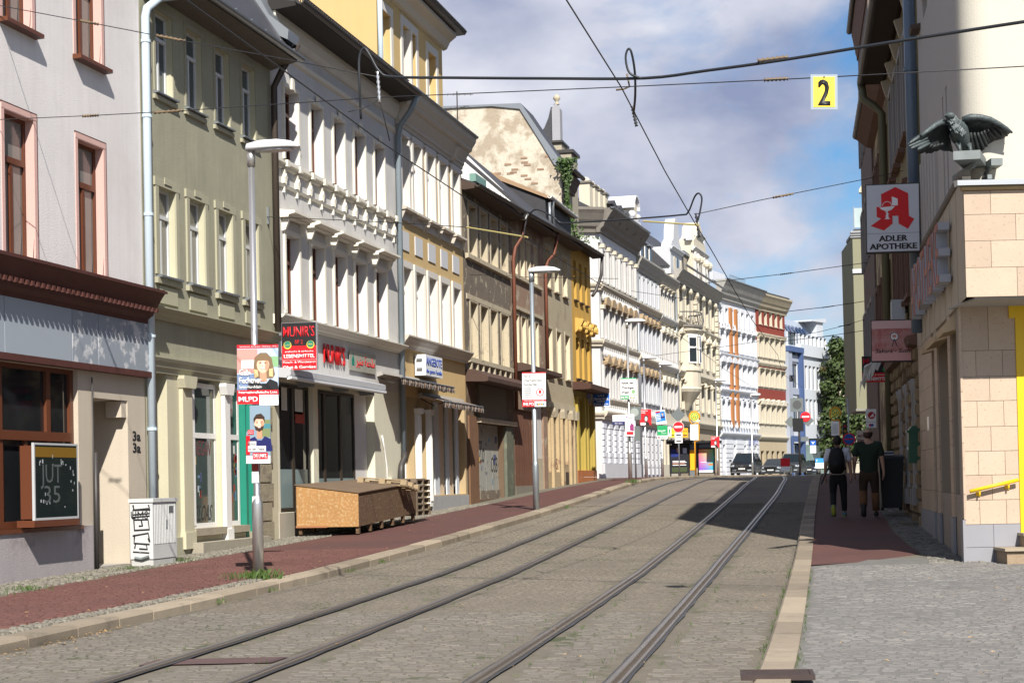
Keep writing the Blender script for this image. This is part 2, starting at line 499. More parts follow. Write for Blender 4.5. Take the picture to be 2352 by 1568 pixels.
left = bpy.data.objects['left_pavement']
lay(left, redl, redr, 12.5, 30, .2, .1, lambda x, y: zl_pave(x, y), REDP, 'paver', jit=.0002, hh=.004, gap=.005, view=inframe)
lay(left, lambda y: kl(y)-.62, lambda y: kl(y)-.31, 12.5, 23.4, .075, .07, lambda x, y: zl_pave(x, y), MOSM, 'mosaic_stone', npart=0, jit=.003, hh=.014, gap=.009)
lay(left, lambda y: -12.55, lambda y: redl(y)-.02, 18, 50, .09, .085, lambda x, y: zl_pave(x, y), MOSM, 'mosaic_stone', npart=0, jit=.004, hh=.014, gap=.011, stuffname='mosaic_strip')
rp = bpy.data.objects['right_pavement']
lay(rp, lambda y: redr2(y)+.02, lambda y: 1.25, 25.8, 44, .11, .1, lambda x, y: zr(y)+.065, mat('mosaic_grey', (.15, .14, .12), rough=.85, var=.2, scale=2, tone=.4), 'mosaic_stone', npart=0, jit=.004, hh=.014, gap=.012,
    skip=lambda cx, cy, w_: cx > 1.2-(cy-26)*.06)

# ---- kerbs, stone by stone
def kerb(name, f, wd, hgt, side, y0, y1, par_z, m_, label_parent):
    y = y0
    while y < y1:
        ln = random.uniform(.9, 1.25)
        y2 = min(y+ln, y1)
        xa, xb = f(y), f(y2)
        za, zb_ = zr(y), zr(y2)
        g_ = .011; b = MB(); q = .03
        s_ = side
        dz = random.gauss(0, .003)
        def ring(x, yy, z): return [(x, yy, z-.12), (x, yy, z+hgt-q+dz), (x+s_*q, yy, z+hgt+dz), (x+s_*wd, yy, z+hgt+dz), (x+s_*wd, yy, z-.12)]
        b.loft([ring(xa, y+g_, za), ring(xb, y2-g_, zb_)])
        b.t = [random.random()]*len(b.v)
        b.build('kerb_stone', m_, label_parent)
        y = y2
kp = empty('left_kerb', (0, 0, 0), kind='structure'); kerb('left_kerb', kl, .3, .12, -1, 12, 112, None, KERBM, kp)
kp2 = empty('right_kerb', (0, 0, 0), kind='structure'); kerb('right_kerb', kr, .27, .1, 1, 11.4, 100, None, KERBM, kp2)

# ---- tram rails
RAILM = mat('rail_steel', (.24, .21, .18), rough=.32, var=.25, scale=2, metal=.7)
GROOVE = mat('rail_groove', (.10, .075, .05), rough=.6, var=.3, scale=4, metal=.4)
BITU = mat('rail_bitumen', (.05, .05, .054), rough=.6, var=.2, scale=3)
RLAB = ['grooved tram rail nearest the left kerb of the street', 'grooved tram rail second from the left kerb',
        'grooved tram rail third from the left kerb, beside the middle of the road', 'grooved tram rail nearest the right-hand pavement']
ry = [i*.5 for i in range(10, 207)]
for i, r in enumerate(rails):
    t_ = empty('tram_rail', (0, 0, 0), label=RLAB[i], cat='tram rail', group='tram rails set in the cobbled road')
    wob = [random.uniform(0, .02) for _ in ry]
    def rs(a, b_, h1, h2, nm, mm, w_=False):
        b = MB()
        for k, y in enumerate(ry):
            e = wob[k] if w_ else 0
            b.v += [(r(y)+a-e, y, zr(y)+h1), (r(y)+b_+wob[-k-1]*(1 if w_ else 0), y, zr(y)+h2)]
        for k in range(len(ry)-1): b.f.append((2*k, 2*k+1, 2*k+3, 2*k+2))
        b.build(nm, mm, t_)
    rs(-.022, .148, .018, .018, 'bitumen_joint', BITU, True)
    def prof(pts, nm, mm):
        b = MB(); n = len(pts)
        for y in ry: b.v += [(r(y)+p, y, zr(y)+h) for p, h in pts]
        for k in range(len(ry)-1):
            for q in range(n-1): b.f.append((k*n+q, k*n+q+1, (k+1)*n+q+1, (k+1)*n+q))
        b.build(nm, mm, t_)
    prof([(.0, .015), (.0, .03), (.012, .036), (.05, .036), (.058, .028), (.060, .02)], 'rail_head', RAILM)
    prof([(.060, .021), (.10, .021)], 'groove', GROOVE)
    prof([(.10, .021), (.102, .034), (.125, .034), (.127, .02)], 'guard_lip', RAILM)

# ---- drain cover, litter and weeds
dr = empty('drain_cover', (-.88, 12.62, zr(12.62)), rz=.1, label='rusty iron drain grate at the bottom edge of the right kerb', cat='drain cover')
IRON = mat('rusty_iron', (.07, .05, .045), rough=.7, var=.3, scale=8, metal=.5)
b = MB()
for (a, c, e, f) in ((-.26, .26, -.2, -.17), (-.26, .26, .17, .2), (-.26, -.23, -.17, .17), (.23, .26, -.17, .17)): b.box(a, c, e, f, .09, .125)
b.build('frame', IRON, dr)
for k in range(7):
    MB().box(-.23, .23, -.15+k*.045, -.125+k*.045, .09, .12).build('bar', IRON, dr)
LEAFM = mat('dry_leaf', (.42, .27, .12), rough=.8, var=.5, scale=20)
b = MB()
def leaf(b, x, y, z, s):
    a = random.uniform(0, 6.28); t1, t2 = random.uniform(-.4, .4), random.uniform(.1, .6)
    pts = [(-s, 0, 0), (0, -s*.45, s*t2*.4), (s, 0, s*t1*.5), (0, s*.45, s*.2)]
    b.add([(x+p[0]*cos(a)-p[1]*sin(a), y+p[0]*sin(a)+p[1]*cos(a), z+.012+p[2]) for p in pts], [(0, 1, 2, 3)])
for k in range(420):
    if k < 130:
        y = random.uniform(13, 17.5); x = kl(y)+abs(random.gauss(0, .12))+.03; z = zr(y)+.01
    elif k < 230:
        y = random.uniform(13, 42); x = random.uniform(-11.6, -8.6); z = zl_pave(x, y)
    elif k < 330:
        y = random.uniform(12, 25); x = random.uniform(-.5, 4.5); z = zr(y)+.085
    else:
        y = random.uniform(12, 40); x = random.uniform(-8, -1.3); z = zr(y)+.025
    leaf(b, x, y, z, random.uniform(.012, .032))
tag(b.build('fallen_leaves', LEAFM), 'dry brown leaves and crumbs scattered over road and pavements', 'leaves', kind='stuff')
GRASSM = mat('weed_green', (.055, .095, .018), rough=.7, var=.4, scale=6)
b = MB()
def tuft(b, x, y, z, n, h, spread):
    for k in range(n):
        a = random.uniform(0, 6.28); r_ = abs(random.gauss(0, spread)); px, py = x+r_*cos(a), y+r_*sin(a)
        a2 = random.uniform(0, 6.28); hh = h*random.uniform(.4, 1.1); w_ = hh*.12
        lx, ly = cos(a2)*hh*.5, sin(a2)*hh*.5
        b.add([(px-ly*.2, py+lx*.2, z), (px+ly*.2, py-lx*.2, z), (px+lx*.5, py+ly*.5, z+hh*.75), (px+lx*1.1, py+ly*1.1, z+hh)], [(0, 1, 2), (1, 3, 2)])
for (x, y, n, h, s) in [(-9.0, 23.5, 220, .09, .25), (-8.75, 23.25, 90, .15, .12), (-11.6, 20.6, 60, .06, .25), (-11.5, 21.6, 110, .07, .25), (-11.7, 23.5, 60, .05, .4), (-11.9, 25.6, 90, .06, .25), (-11.9, 27.4, 110, .08, .25),
                        (-8.33, 22.3, 40, .06, .1), (-8.3, 20.4, 40, .07, .08), (-8.4, 26, 50, .05, .2), (-8.4, 27.8, 40, .06, .1), (-8.5, 45, 40, .08, .15), (-9, 60, 60, .15, .2)]:
    tuft(b, x, y, zl_pave(x, y) if x < -8.55 else zr(y)+.02, n, h, s)
for k in range(160):
    y = random.uniform(11.8, 25); tuft(b, kr(y)+random.choice((-.01, .28)), y, zr(y)+.06, 3, .04, .02)
for r in rails:
    for k in range(50):
        y = random.uniform(12, 26); tuft(b, r(y)+random.choice((-.18, .3)), y, zr(y)+.01, 3, .035, .03)
tag(b.build('weeds', GRASSM), 'green weeds and grass in the pavement joints and round the lamp foot', 'weeds', kind='stuff')
# ---------------------------------------------------------------- house builder
MESHC = {}
class House:
    """local frame: x along the street front, y into the building, z = world height"""
    def __init__(s, name, x, y, zb, rz, label, cat='building', group=None):
        s.e = empty(name, (x, y, zb), rz, label, cat, group); s.zb = zb
    def part(s, b, name, m_, smooth=False):
        return b.build(name, m_, s.e, (0, 0, -s.zb), smooth)
    def wall(s, L_, z0, z1, ops, m_, depth=9., rev=.2, name='wall', u0=0., revm=None, y=0., back=True):
        b = MB(); rl = []
        us = sorted({u0, L_} | {round(o[i], 4) for o in ops for i in (0, 1)}); zs = sorted({z0, z1} | {round(o[i], 4) for o in ops for i in (2, 3)})
        us = [u for u in us if u0 <= u <= L_]; zs = [z for z in zs if z0 <= z <= z1]
        ins = lambda u, z: any(o[0] < u < o[1] and o[2] < z < o[3] for o in ops)
        for i in range(len(us)-1):
            j = 0
            while j < len(zs)-1:
                if ins((us[i]+us[i+1])/2, (zs[j]+zs[j+1])/2): j += 1; continue
                k = j
                while k+1 < len(zs)-1 and not ins((us[i]+us[i+1])/2, (zs[k+1]+zs[k+2])/2): k += 1
                b.quad((us[i], y, zs[j]), (us[i+1], y, zs[j]), (us[i+1], y, zs[k+1]), (us[i], y, zs[k+1]))
                j = k+1
        for o in ops:
            rb = MB() if revm else b
            if revm: rl.append(rb)
            a, c, e, f = o[:4]; r_ = y+(o[4] if len(o) > 4 else rev)
            rb.quad((a, y, e), (a, r_, e), (a, r_, f), (a, y, f)); rb.quad((c, r_, e), (c, y, e), (c, y, f), (c, r_, f))
            rb.quad((a, y, f), (a, r_, f), (c, r_, f), (c, y, f)); rb.quad((a, r_, e), (a, y, e), (c, y, e), (c, r_, e))
            if len(o) > 5 and o[5] == 'back': rb.quad((a, r_, e), (c, r_, e), (c, r_, f), (a, r_, f))
        if back:
            b.quad((u0, depth, z0), (u0, y, z0), (u0, y, z1), (u0, depth, z1)); b.quad((L_, y, z0), (L_, depth, z0), (L_, depth, z1), (L_, y, z1))
            b.quad((L_, depth, z0), (u0, depth, z0), (u0, depth, z1), (L_, depth, z1)); b.quad((u0, y, z1), (L_, y, z1), (L_, depth, z1), (u0, depth, z1))
        o = s.part(b, name, m_)
        for rb in rl: s.part(rb, 'window_reveal', revm)
        return o
    def win(s, u0, u1, z0, z1, fm, pane=GL, rev=.2, style='T', fw_=.06, casing=None, sill=None, hood=None, y=0., inset=.03, noframe=False):
        """window > frame mesh itself, pane, casing, sill, hood; alike windows share meshes"""
        w_, h_ = u1-u0, z1-z0
        def share(key, fn, mm, sm_=False):
            k = key+(round(w_, 2), round(h_, 2), mm.name)
            if k not in MESHC:
                b = MB(); fn(b); MESHC[k] = b.mesh(key[0], mm, sm_)
            return MESHC[k]
        def fr(b):
            a, c = rev-.06, rev-.005
            b.box(0, fw_, a, c, 0, h_); b.box(w_-fw_, w_, a, c, 0, h_); b.box(fw_, w_-fw_, a, c, 0, fw_); b.box(fw_, w_-fw_, a, c, h_-fw_, h_)
            if 'T' in style:
                b.box(fw_, w_-fw_, a-.02, c, h_*.66, h_*.66+fw_*1.3)
                b.box(w_/2-fw_*.6, w_/2+fw_*.6, a-.008, c-.002, fw_, h_*.66)
            if 'M' in style: b.box(w_/2-fw_*.6, w_/2+fw_*.6, a-.008, c-.002, fw_, h_-fw_)
            if 'H' in style: b.box(fw_, w_-fw_, a-.008, c-.002, h_*.5, h_*.5+fw_)
        wo_ = place('window', share(('window', style, rev, fw_), fr, fm), s.e, (u0, y, z0-s.zb))
        place('pane', share(('pane', rev, fw_), lambda b: b.box(fw_*.5, w_-fw_*.5, rev-inset, rev-.01, fw_*.5, h_-fw_*.5), pane), wo_)
        if casing:      # (material, width, proud, lining, ears)
            cm, cw, cp, lin, ears = casing
            def cs(b):
                b.box(-cw, 0, -cp, 0, 0, h_); b.box(w_, w_+cw, -cp, 0, 0, h_); b.box(-cw-(ears), w_+cw+ears, -cp-.004, 0, h_, h_+cw*1.15)
                if ears: b.box(w_*.3, w_*.7, -cp-.02, -cp-.004, h_+cw*.5, h_+cw*1.4)
                if lin:
                    t_ = .012
                    b.box(0, t_, -cp, rev-.065, 0, h_); b.box(w_-t_, w_, -cp, rev-.065, 0, h_); b.box(t_, w_-t_, -cp, rev-.065, h_-t_, h_)
            place('casing', share(('casing', cw, cp, lin, ears, rev), cs, cm), wo_)
        if sill:        # (material, overhang sideways, proud, thickness)
            sm_, so_, sp_, st_ = sill
            place('sill', share(('sill', so_, sp_, st_, rev), lambda b: b.prism([(rev-.06, .002), (-sp_, -.02), (-sp_, -.02-st_), (0, -.03-st_), (rev-.06, -.01)], (-so_, w_+so_), 'x'), sm_), wo_)
        if hood:
            hm, kind, hp, lift = hood
            def hd(b):
                o_ = .12+w_*.1; z = h_+lift
                if kind == 'flat':
                    b.prism([(0, z), (-hp*.55, z), (-hp*.6, z+.05), (-hp, z+.08), (-hp, z+.13), (0, z+.17)], (-o_-.06, w_+o_+.06), 'x')
                    for x in (-o_*.8, w_+o_*.8-.09): b.prism([(0, z-.28), (-hp*.25, z-.25), (-hp*.55, z), (0, z)], (x, x+.09), 'x')
                elif kind == 'tri':
                    b.prism([(0, z), (-hp*.6, z), (-hp, z+.06), (-hp, z+.11), (0, z+.11)], (-o_-.08, w_+o_+.08), 'x')
                    b.prism([(-o_-.1, z+.11), (w_+o_+.1, z+.11), (w_+o_+.1, z+.18), (w_/2, z+.18+w_*.55), (-o_-.1, z+.18)], (-hp, 0))
                    for x in (-o_*.8, w_+o_*.8-.1): b.prism([(0, z-.42), (-hp*.3, z-.36), (-hp*.6, z), (0, z)], (x, x+.1), 'x')
                elif kind == 'arch':
                    b.prism([(0, z), (-hp*.6, z), (-hp, z+.06), (-hp, z+.11), (0, z+.11)], (-o_-.08, w_+o_+.08), 'x')
                    b.prism([(-o_-.1, z+.11)]+[(w_/2-(w_/2+o_+.1)*cos(pi*k/8), z+.18+w_*.5*sin(pi*k/8)) for k in range(9)]+[(w_+o_+.1, z+.11)], (-hp, 0))
                    for x in (-o_*.8, w_+o_*.8-.1): b.prism([(0, z-.42), (-hp*.3, z-.36), (-hp*.6, z), (0, z)], (x, x+.1), 'x')
                elif kind == 'block':
                    b.prism([(0, z), (-hp, z+.04), (-hp, z+.2), (0, z+.24)], (w_*.3, w_*.7), 'x'); b.box(-.05, w_+.05, -hp*.5, 0, z+.2, z+.28)
                elif kind == 'lion':
                    b.prism([(0, z-.05), (-hp*.6, z+.15), (-hp, z+.42), (-hp, z+.5), (0, z+.55)], (-.06, w_+.06), 'x')
                    b.ball((w_/2, -hp*.85, z+.25), .17, 8, 6); b.ball((w_/2, -hp*1.1, z+.16), .09, 6, 5)
                    for x in (.02, w_-.02): b.ball((x, -hp*.5, z+.1), .12, 6, 5)
            place('hood', share(('hood', kind, hp, lift), hd, hm), wo_)
        return wo_
    def run(s, prof, u0, u1, m_, name='cornice'):
        return s.part(MB().prism(prof, (u0, u1), 'x'), name, m_)
    def corn(s, u0, u1, z0, z1, p, m_, name='cornice', k=3):
        """stepped cornice growing outwards to p at the top"""
        h_ = z1-z0
        pr_ = [(0.002, z0)]
        for i in range(k):
            q = p*(i+1)/k
            pr_ += [(-q*.85, z0+h_*i/k), (-q, z0+h_*(i+.55)/k)]
        pr_ += [(-p, z1-.01), (0.002, z1)]
        return s.run(pr_, u0, u1, m_, name)
    def gutter(s, u0, u1, z, y, m_, r=.08, z_end=None, name='gutter'):
        b = MB(); n = 7; ze = z if z_end is None else z_end
        rings = []
        for (u, zz) in ((u0, z), (u1, ze)):
            rings.append([(u, y+r*cos(pi+pi*k/n), zz+r*sin(pi+pi*k/n)) for k in range(n+1)]+[(u, y+r*.85*cos(2*pi-pi*k/n), zz+.01+r*.85*sin(2*pi-pi*k/n)) for k in range(n+1)])
        b.loft(rings); 
        k = u0+.4
        while k < u1:
            b.tube([(k, y-r*1.05, (z+(ze-z)*(k-u0)/(u1-u0))+.015), (k, y+r, (z+(ze-z)*(k-u0)/(u1-u0))+.03)], .012, 4); k += .8
        return s.part(b, name, m_)
    def pipe(s, pts, r, m_, name='downpipe'):
        o = s.part(MB().tube(pts, r, 10), name, m_, True)
        zz = [p[2] for p in pts]
        return o
    def roof(s, u0, u1, y0, z0, run_, rise, m_, name='roof', z0e=None):
        ze = z0 if z0e is None else z0e
        b = MB(); b.add([(u0, y0, z0), (u1, y0, ze), (u1, y0+run_, ze+rise), (u0, y0+run_, z0+rise), (u0, y0+2*run_, z0), (u1, y0+2*run_, ze)], [(0, 1, 2, 3), (3, 2, 5, 4), (0, 3, 4), (1, 5, 2)])
        return s.part(b, name, m_)
    def box(s, name, m_, *a):
        return s.part(MB().box(*a), name, m_)
LX = -12.6
H90 = pi/2

# ---------------------------------------------------------------- grey house with brown shop front (nearest on the left)
Y0 = 19.
h = House('grey_house', LX, Y0, .28, H90, 'light grey rendered house with pink window surrounds and a brown shop cornice', 'house')
M1 = mat('grey_render', (.66, .63, .62), rough=.95, var=.16, scale=1.1, bump=.3, bscale=45, streak=.1, dark=(.53, .50, .485), dscale=.55, dthr=.6, dsoft=.25)
PINK = mat('pink_surround', (.56, .36, .32), rough=.9, var=.06, scale=2, bump=.15)
DRED = mat('oxblood_paint', (.075, .026, .02), rough=.6, var=.3, scale=3, bump=.3, bscale=15)
M1P = mat('grey_plinth', (.34, .31, .315), rough=.9, var=.12, scale=1.2, bump=.3, streak=.12, dark=(.20, .175, .175), dscale=1., dthr=.58)
CREAM1 = mat('cream_render', (.46, .40, .32), rough=.9, var=.07, scale=1.5, bump=.2, streak=.06)
U = lambda y: y-Y0
up1 = [(U(23.1), U(24.02)), (U(25.44), U(26.38)), (U(20.75), U(21.7))]
ops = [(a, c, 8.52, 10.3, .2) for a, c in up1]+[(a, c, 5.05, 7.19, .2) for a, c in up1]
h.wall(8.85, 4.99, 11.8, ops, M1)
for a, c in up1:
    for z0, z1 in ((8.52, 10.3), (5.05, 7.19)):
        h.win(a, c, z0, z1, BROWNWOOD, GLC, .2, 'T', .07, casing=(PINK, .075, .012, True, 0), sill=(BROWNWOOD, .1, .15, .06) if z0 > 8 else None)
        h.part(MB().box(a-.09, c+.09, -.016, -.001, z1+.087, z1+.105).box(c+.077, c+.09, -.016, -.001, z0, z1+.087), 'red_edge_line', DRED)
        for dx in (.3, .68):
            h.part(MB().tube([(a+dx, -.09, z0+.02), (a+dx+.02, -.1, z0+.3)], .006, 4, .002), 'sill_spike', SBLACK)
# shop zone
h.wall(8.85, .25, 4.99, [(U(25.83), U(27.15), .3, 3.08, .9, 'back'), (U(21.3), U(25.34), 1.05, 3.49, .25)], CREAM1, name='shop_wall', depth=6, back=False)
h.box('plinth', M1P, 0, U(25.80), -.03, .0, .2, 1.04)
h.corn(0, 8.87, 4.42, 5.0, .40, DRED, 'shop_cornice', 4)
h.run([(0, 4.96), (-.43, 4.93), (-.43, 4.97), (0, 5.04)], 0, 8.9, DRED, 'cornice_cap')
dent = MB().box(-.035, .035, -.335, -.25, 4.60, 4.67).mesh('dentil', DRED)
k = .1
while k < 8.8:
    place('dentil', dent, h.e, (k, 0, -h.zb)); k += .162
BLUEGREY = mat('blue_grey_panel', (.29, .33, .37), rough=.6, var=.06, scale=1)
PEEL = mat('peeled_panel', (.24, .27, .31), rough=.7, var=.1, scale=2, dark=(.48, .49, .51), dscale=3.2, dthr=.53, dsoft=.05)
for a, c, mm in ((19.02, 22.86, BLUEGREY), (22.88, 24.97, BLUEGREY), (24.99, 25.88, PEEL), (25.90, 27.84, PEEL)):
    h.box('fascia_panel', mm, U(a), U(c), -.1, -.001, 3.6, 4.42)
h.box('fascia_trim', DRED, 0, 8.85, -.14, -.001, 3.5, 3.6)
fr = MB()
for a, c in ((21.3, 21.4), (22.95, 23.1), (24.45, 24.58), (25.22, 25.34)): fr.box(U(a), U(c), .08, .2, 1.05, 3.49)
fr.box(U(21.4), U(25.22), .075, .205, 3.42, 3.49); fr.box(U(21.4), U(25.22), .06, .2, 2.36, 2.5); fr.box(U(21.4), U(25.22), .07, .205, 1.05, 1.16); fr.box(U(23.75), U(23.85), .085, .195, 1.16, 2.36)
so_ = h.part(fr, 'shop_window', BROWNWOOD)
for a, c, e, f in ((21.4, 22.95, 2.5, 3.42), (23.1, 24.45, 2.5, 3.42), (24.58, 25.22, 2.5, 3.42), (21.4, 22.95, 1.16, 2.36), (23.1, 23.75, 1.16, 2.36), (23.85, 24.45, 1.16, 2.36), (24.58, 25.22, 1.16, 2.36)):
    MB().box(U(a)-.01, U(c)+.01, .13, .14, e-.01, f+.01).build('pane', GL if a > 22 or e > 2 else GLC, so_)
h.box('shop_sill', BROWNWOOD, U(21.3), U(25.36), -.06, .1, .99, 1.05)
h.box('door_step', mat('step_stone', (.33, .31, .28), rough=.9, var=.15, scale=3), U(25.86), U(27.1), .02, .88, .28, .36)
h.box('door_leaf', paint('door_grey', (.30, .31, .33)), U(25.9), U(26.6), .82, .87, .36, 2.9)
h.box('lintel_bracket', CREAM1, U(26.95), U(27.13), .02, .3, 2.8, 3.07)
h.pipe([(U(25.74), -.05, 3.4), (U(25.74), -.05, .3)], .012, DARKZ, 'cable_conduit')
h.pipe([(U(25.80), -.06, 2.2), (U(25.80), -.06, .3)], .03, DARKZ, 'cable_conduit')
BLUEPIPE = paint('pale_blue_pipe', (.44, .52, .58), .45)
h.pipe([(U(27.9), -.1, .45), (U(27.9), -.1, 9.75), (U(27.93), -.12, 9.9), (U(28.2), -.25, 10.15), (U(28.9), -.5, 10.38)], .075, BLUEPIPE)
for zz in (2.6, 4.2, 6.3, 8.0, 9.3): h.part(MB().lathe([(.088, 0), (.088, .05)], (U(27.9), -.1, zz), 10), 'pipe_clamp', BLUEPIPE)
text('3a', h.e, SBLACK, U(27.33), 2.42-h.zb, .16, .3, y=-.004, bold=.02); text('3a', h.e, SBLACK, U(27.33), 2.22-h.zb, .16, .3, y=-.004, bold=.02)
h.roof(0, 8.85, -.3, 11.8, 4.5, 3.5, SLATE)

# ---------------------------------------------------------------- olive house
Y0 = 27.87
h = House('olive_house', LX, Y0, .4, H90, 'olive green rendered house with stepped window surrounds and a slate roof', 'house')
M2 = mat('olive_render', (.30, .29, .21), rough=.92, var=.17, scale=1.1, bump=.3, bscale=35, streak=.16, dark=(.25, .24, .18), dscale=.5, dthr=.58, dsoft=.2)
M2T = mat('olive_trim', (.34, .325, .235), rough=.9, var=.08, scale=2, bump=.2)
M2L = mat('olive_pale', (.44, .42, .30), rough=.9, var=.06, scale=2)
GREYW = paint('grey_white_frame', (.52, .53, .53), .5)
wu = [(28.5, 29.25), (29.87, 30.61), (31.27, 32.0), (32.67, 33.4)]
ops = [(U(a), U(c), 8.6, 10.06, .17) for a, c in wu]+[(U(a), U(c), 5.36, 6.92, .17) for a, c in wu]
h.wall(6.46, 4.74, 10.75, ops, M2, rev=.17, revm=M2L)
for a, c in wu:
    h.win(U(a), U(c), 8.6, 10.06, GREYW, GLB, .17, 'T', .05, casing=(M2, .075, .02, False, 0), sill=(ZINC, .09, .1, .025))
    h.win(U(a), U(c), 5.36, 6.92, GREYW, GLC, .17, 'T', .05, casing=(M2T, .13, .035, False, .03), sill=(ZINC, .1, .12, .035))
    h.box('sill_block', M2T, U(a)-.16, U(c)+.16, -.07, 0, 5.2, 5.30)
    h.box('apron', M2T, U(a)-.02, U(c)+.02, -.03, 0, 4.86, 5.16)
    h.box('sill_block', M2T, U(a)-.12, U(c)+.12, -.05, 0, 8.45, 8.53)
h.corn(0, 6.46, 4.55, 4.76, .26, M2T)
h.box('frieze', M2, 0, 6.46, -.02, .02, 3.92, 4.55)
h.corn(0, 6.46, 3.62, 3.92, .14, M2T, 'architrave')
M2S = mat('olive_shop', (.46, .43, .31), rough=.9, var=.1, scale=1.5, bump=.2, streak=.1)
sops = [(U(28.27), U(28.78), .6, 3.62, .35), (U(29.75), U(31.28), .82, 3.62, .22), (U(31.58), U(33.05), .7, 3.62, .22)]
h.wall(6.46, .3, 3.62, sops, M2S, name='shop_wall', back=False)
GREYP = paint('grey_blue_timber', (.38, .40, .41), .6, var=.15)
d_ = h.box('side_door', GREYP, U(28.27), U(28.78), .28, .33, .6, 2.75)
MB().box(U(28.34), U(28.70), .255, .28, 1.0, 1.7).box(U(28.34), U(28.70), .255, .28, 1.85, 2.6).build('door_panel', GREYP, d_)
h.win(U(28.27), U(28.78), 2.8, 3.6, GREYP, GL, .33, '', .05)
for a, z in ((29.30, 3.4), (31.3, 3.36)):      # pilaster and column with capitals
    w_ = .42 if a < 30 else .26
    mm = M2S if a < 30 else WHITE
    h.box('pilaster', mm, U(a), U(a)+w_, -.08, -.001, .55, z)
    h.part(MB().prism([(U(a)-.02, z), (U(a)+w_+.02, z), (U(a)+w_+.09, z+.16), (U(a)+w_+.09, z+.22), (U(a)-.09, z+.22), (U(a)-.09, z+.16)], (-.15, 0)), 'capital', mm)
    h.box('pilaster_base', mm, U(a)-.03, U(a)+w_+.03, -.11, -.002, .5, .8)
TEAL = glass('teal_shop_glass', (.06, .085, .078), .06)
for a, c, z0 in ((29.76, 31.27, .85), (31.6, 32.46, .85)):
    w_ = h.win(U(a), U(c), z0, 3.55, WHITE, TEAL, .16, '', .09, inset=.05)
    f_ = MB().box(U(a)+.05, U(c)-.05, .085, .15, 2.52, 2.62)
    if c-a > 1: f_.box(U(a)+.36, U(a)+.46, .088, .148, z0+.05, 3.5)
    h.part(f_, 'glazing_bar', WHITE)
    h.box('shop_sill', mat('worn_step', (.30, .26, .19), rough=.9, var=.3, scale=4, bump=.5), U(a), U(c), -.1, .1, .72, .85)
TORN = [srgb((.78, .78, .76)), srgb((.38, .5, .6)), srgb((.6, .22, .18)), srgb((.25, .28, .42)), srgb((.75, .65, .35))]
STICK = [paint('sticker_%s' % n_, c_, .6, var=.3) for n_, c_ in zip(('white', 'blue', 'red', 'navy', 'yellow'), TORN)]
for k in range(26):
    a = random.choice((random.gauss(30.4, .06), random.gauss(31.95, .08), random.gauss(32.2, .05))); z = random.uniform(1.3, 2.3); w_ = random.uniform(.03, .09)
    h.part(MB().box(U(a), U(a)+w_, .106, .108, z, z+random.uniform(.05, .2)), 'torn_poster', random.choice(STICK))
text('NEGAN', h.e, paint('graffiti_red', (.13, .03, .035)), U(30.22), 2.2-h.zb, .28, .8, y=.107, shear=.3, ext=.001); text('2LOAS', h.e, SBLACK, U(30.2), .98-h.zb, .3, .85, y=.107, shear=.5, ext=.001)
text('UNION', h.e, SBLACK, U(31.68), 1.95-h.zb, .2, .6, y=.107, shear=.2, ext=.001)
GREEN = paint('green_door_frame', (.012, .19, .13), .5, var=.15)
h.part(MB().box(U(32.5), U(32.62), -.02, .2, .6, 3.6).box(U(32.62), U(33.0), .1, .2, .62, .8).box(U(32.93), U(33.05), -.02, .2, .6, 3.6).box(U(32.62), U(32.93), .0, .2, 2.75, 2.85), 'shop_door_frame', GREEN)
h.box('shop_door', TEAL, U(32.62), U(32.93), .15, .17, .8, 3.6)
QU = mat('quoin_stone', (.27, .235, .165), rough=.95, var=.25, scale=3, bump=.7, bscale=18, dark=(.15, .13, .1), dscale=2, dthr=.6)
for k in range(8):
    z0 = .5+k*.39
    h.box('quoin', QU, U(33.12), U(33.12)+(.72 if k % 2 else .82), -.06, .0, z0+.015, z0+.375)
h.box('doorstep', mat('worn_step2', (.30, .27, .21), rough=.9, var=.25, scale=4, bump=.5), U(29.6), U(33.1), -.3, .02, .38, .6)
h.box('base_course', M2T, 0, U(29.6), -.05, 0, .3, .72)
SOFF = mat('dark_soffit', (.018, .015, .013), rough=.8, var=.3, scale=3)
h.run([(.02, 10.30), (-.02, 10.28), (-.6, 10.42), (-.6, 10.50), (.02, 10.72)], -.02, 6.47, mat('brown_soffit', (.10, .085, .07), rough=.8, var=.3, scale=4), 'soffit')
h.gutter(-.1, 6.6, 10.52, -.66, ZINC, .085)
h.roof(-.02, 6.46, -.62, 10.55, 3.6, 5.4, SLATE)
MB()
h.part(MB().prism([(-.45, 10.6), (.3, 11.9), (.3, 12.1), (-.5, 10.8)], (6.3, 6.5), 'x'), 'roof_flashing', ZINC)
h.part(MB().prism([(-.6, 10.75), (-.1, 11.0), (.5, 12.2), (.9, 12.3), (.9, 12.45), (.4, 12.4), (-.2, 11.3), (-.62, 10.95)], (5.9, 6.55), 'x'), 'flashing_sheet', ZINC)
h.pipe([(U(34.22), -.12, 4.8), (U(34.22), -.12, 9.9), (U(34.3), -.3, 10.3), (U(34.4), -.6, 10.8)], .07, paint('brown_pipe', (.05, .038, .03), .45))

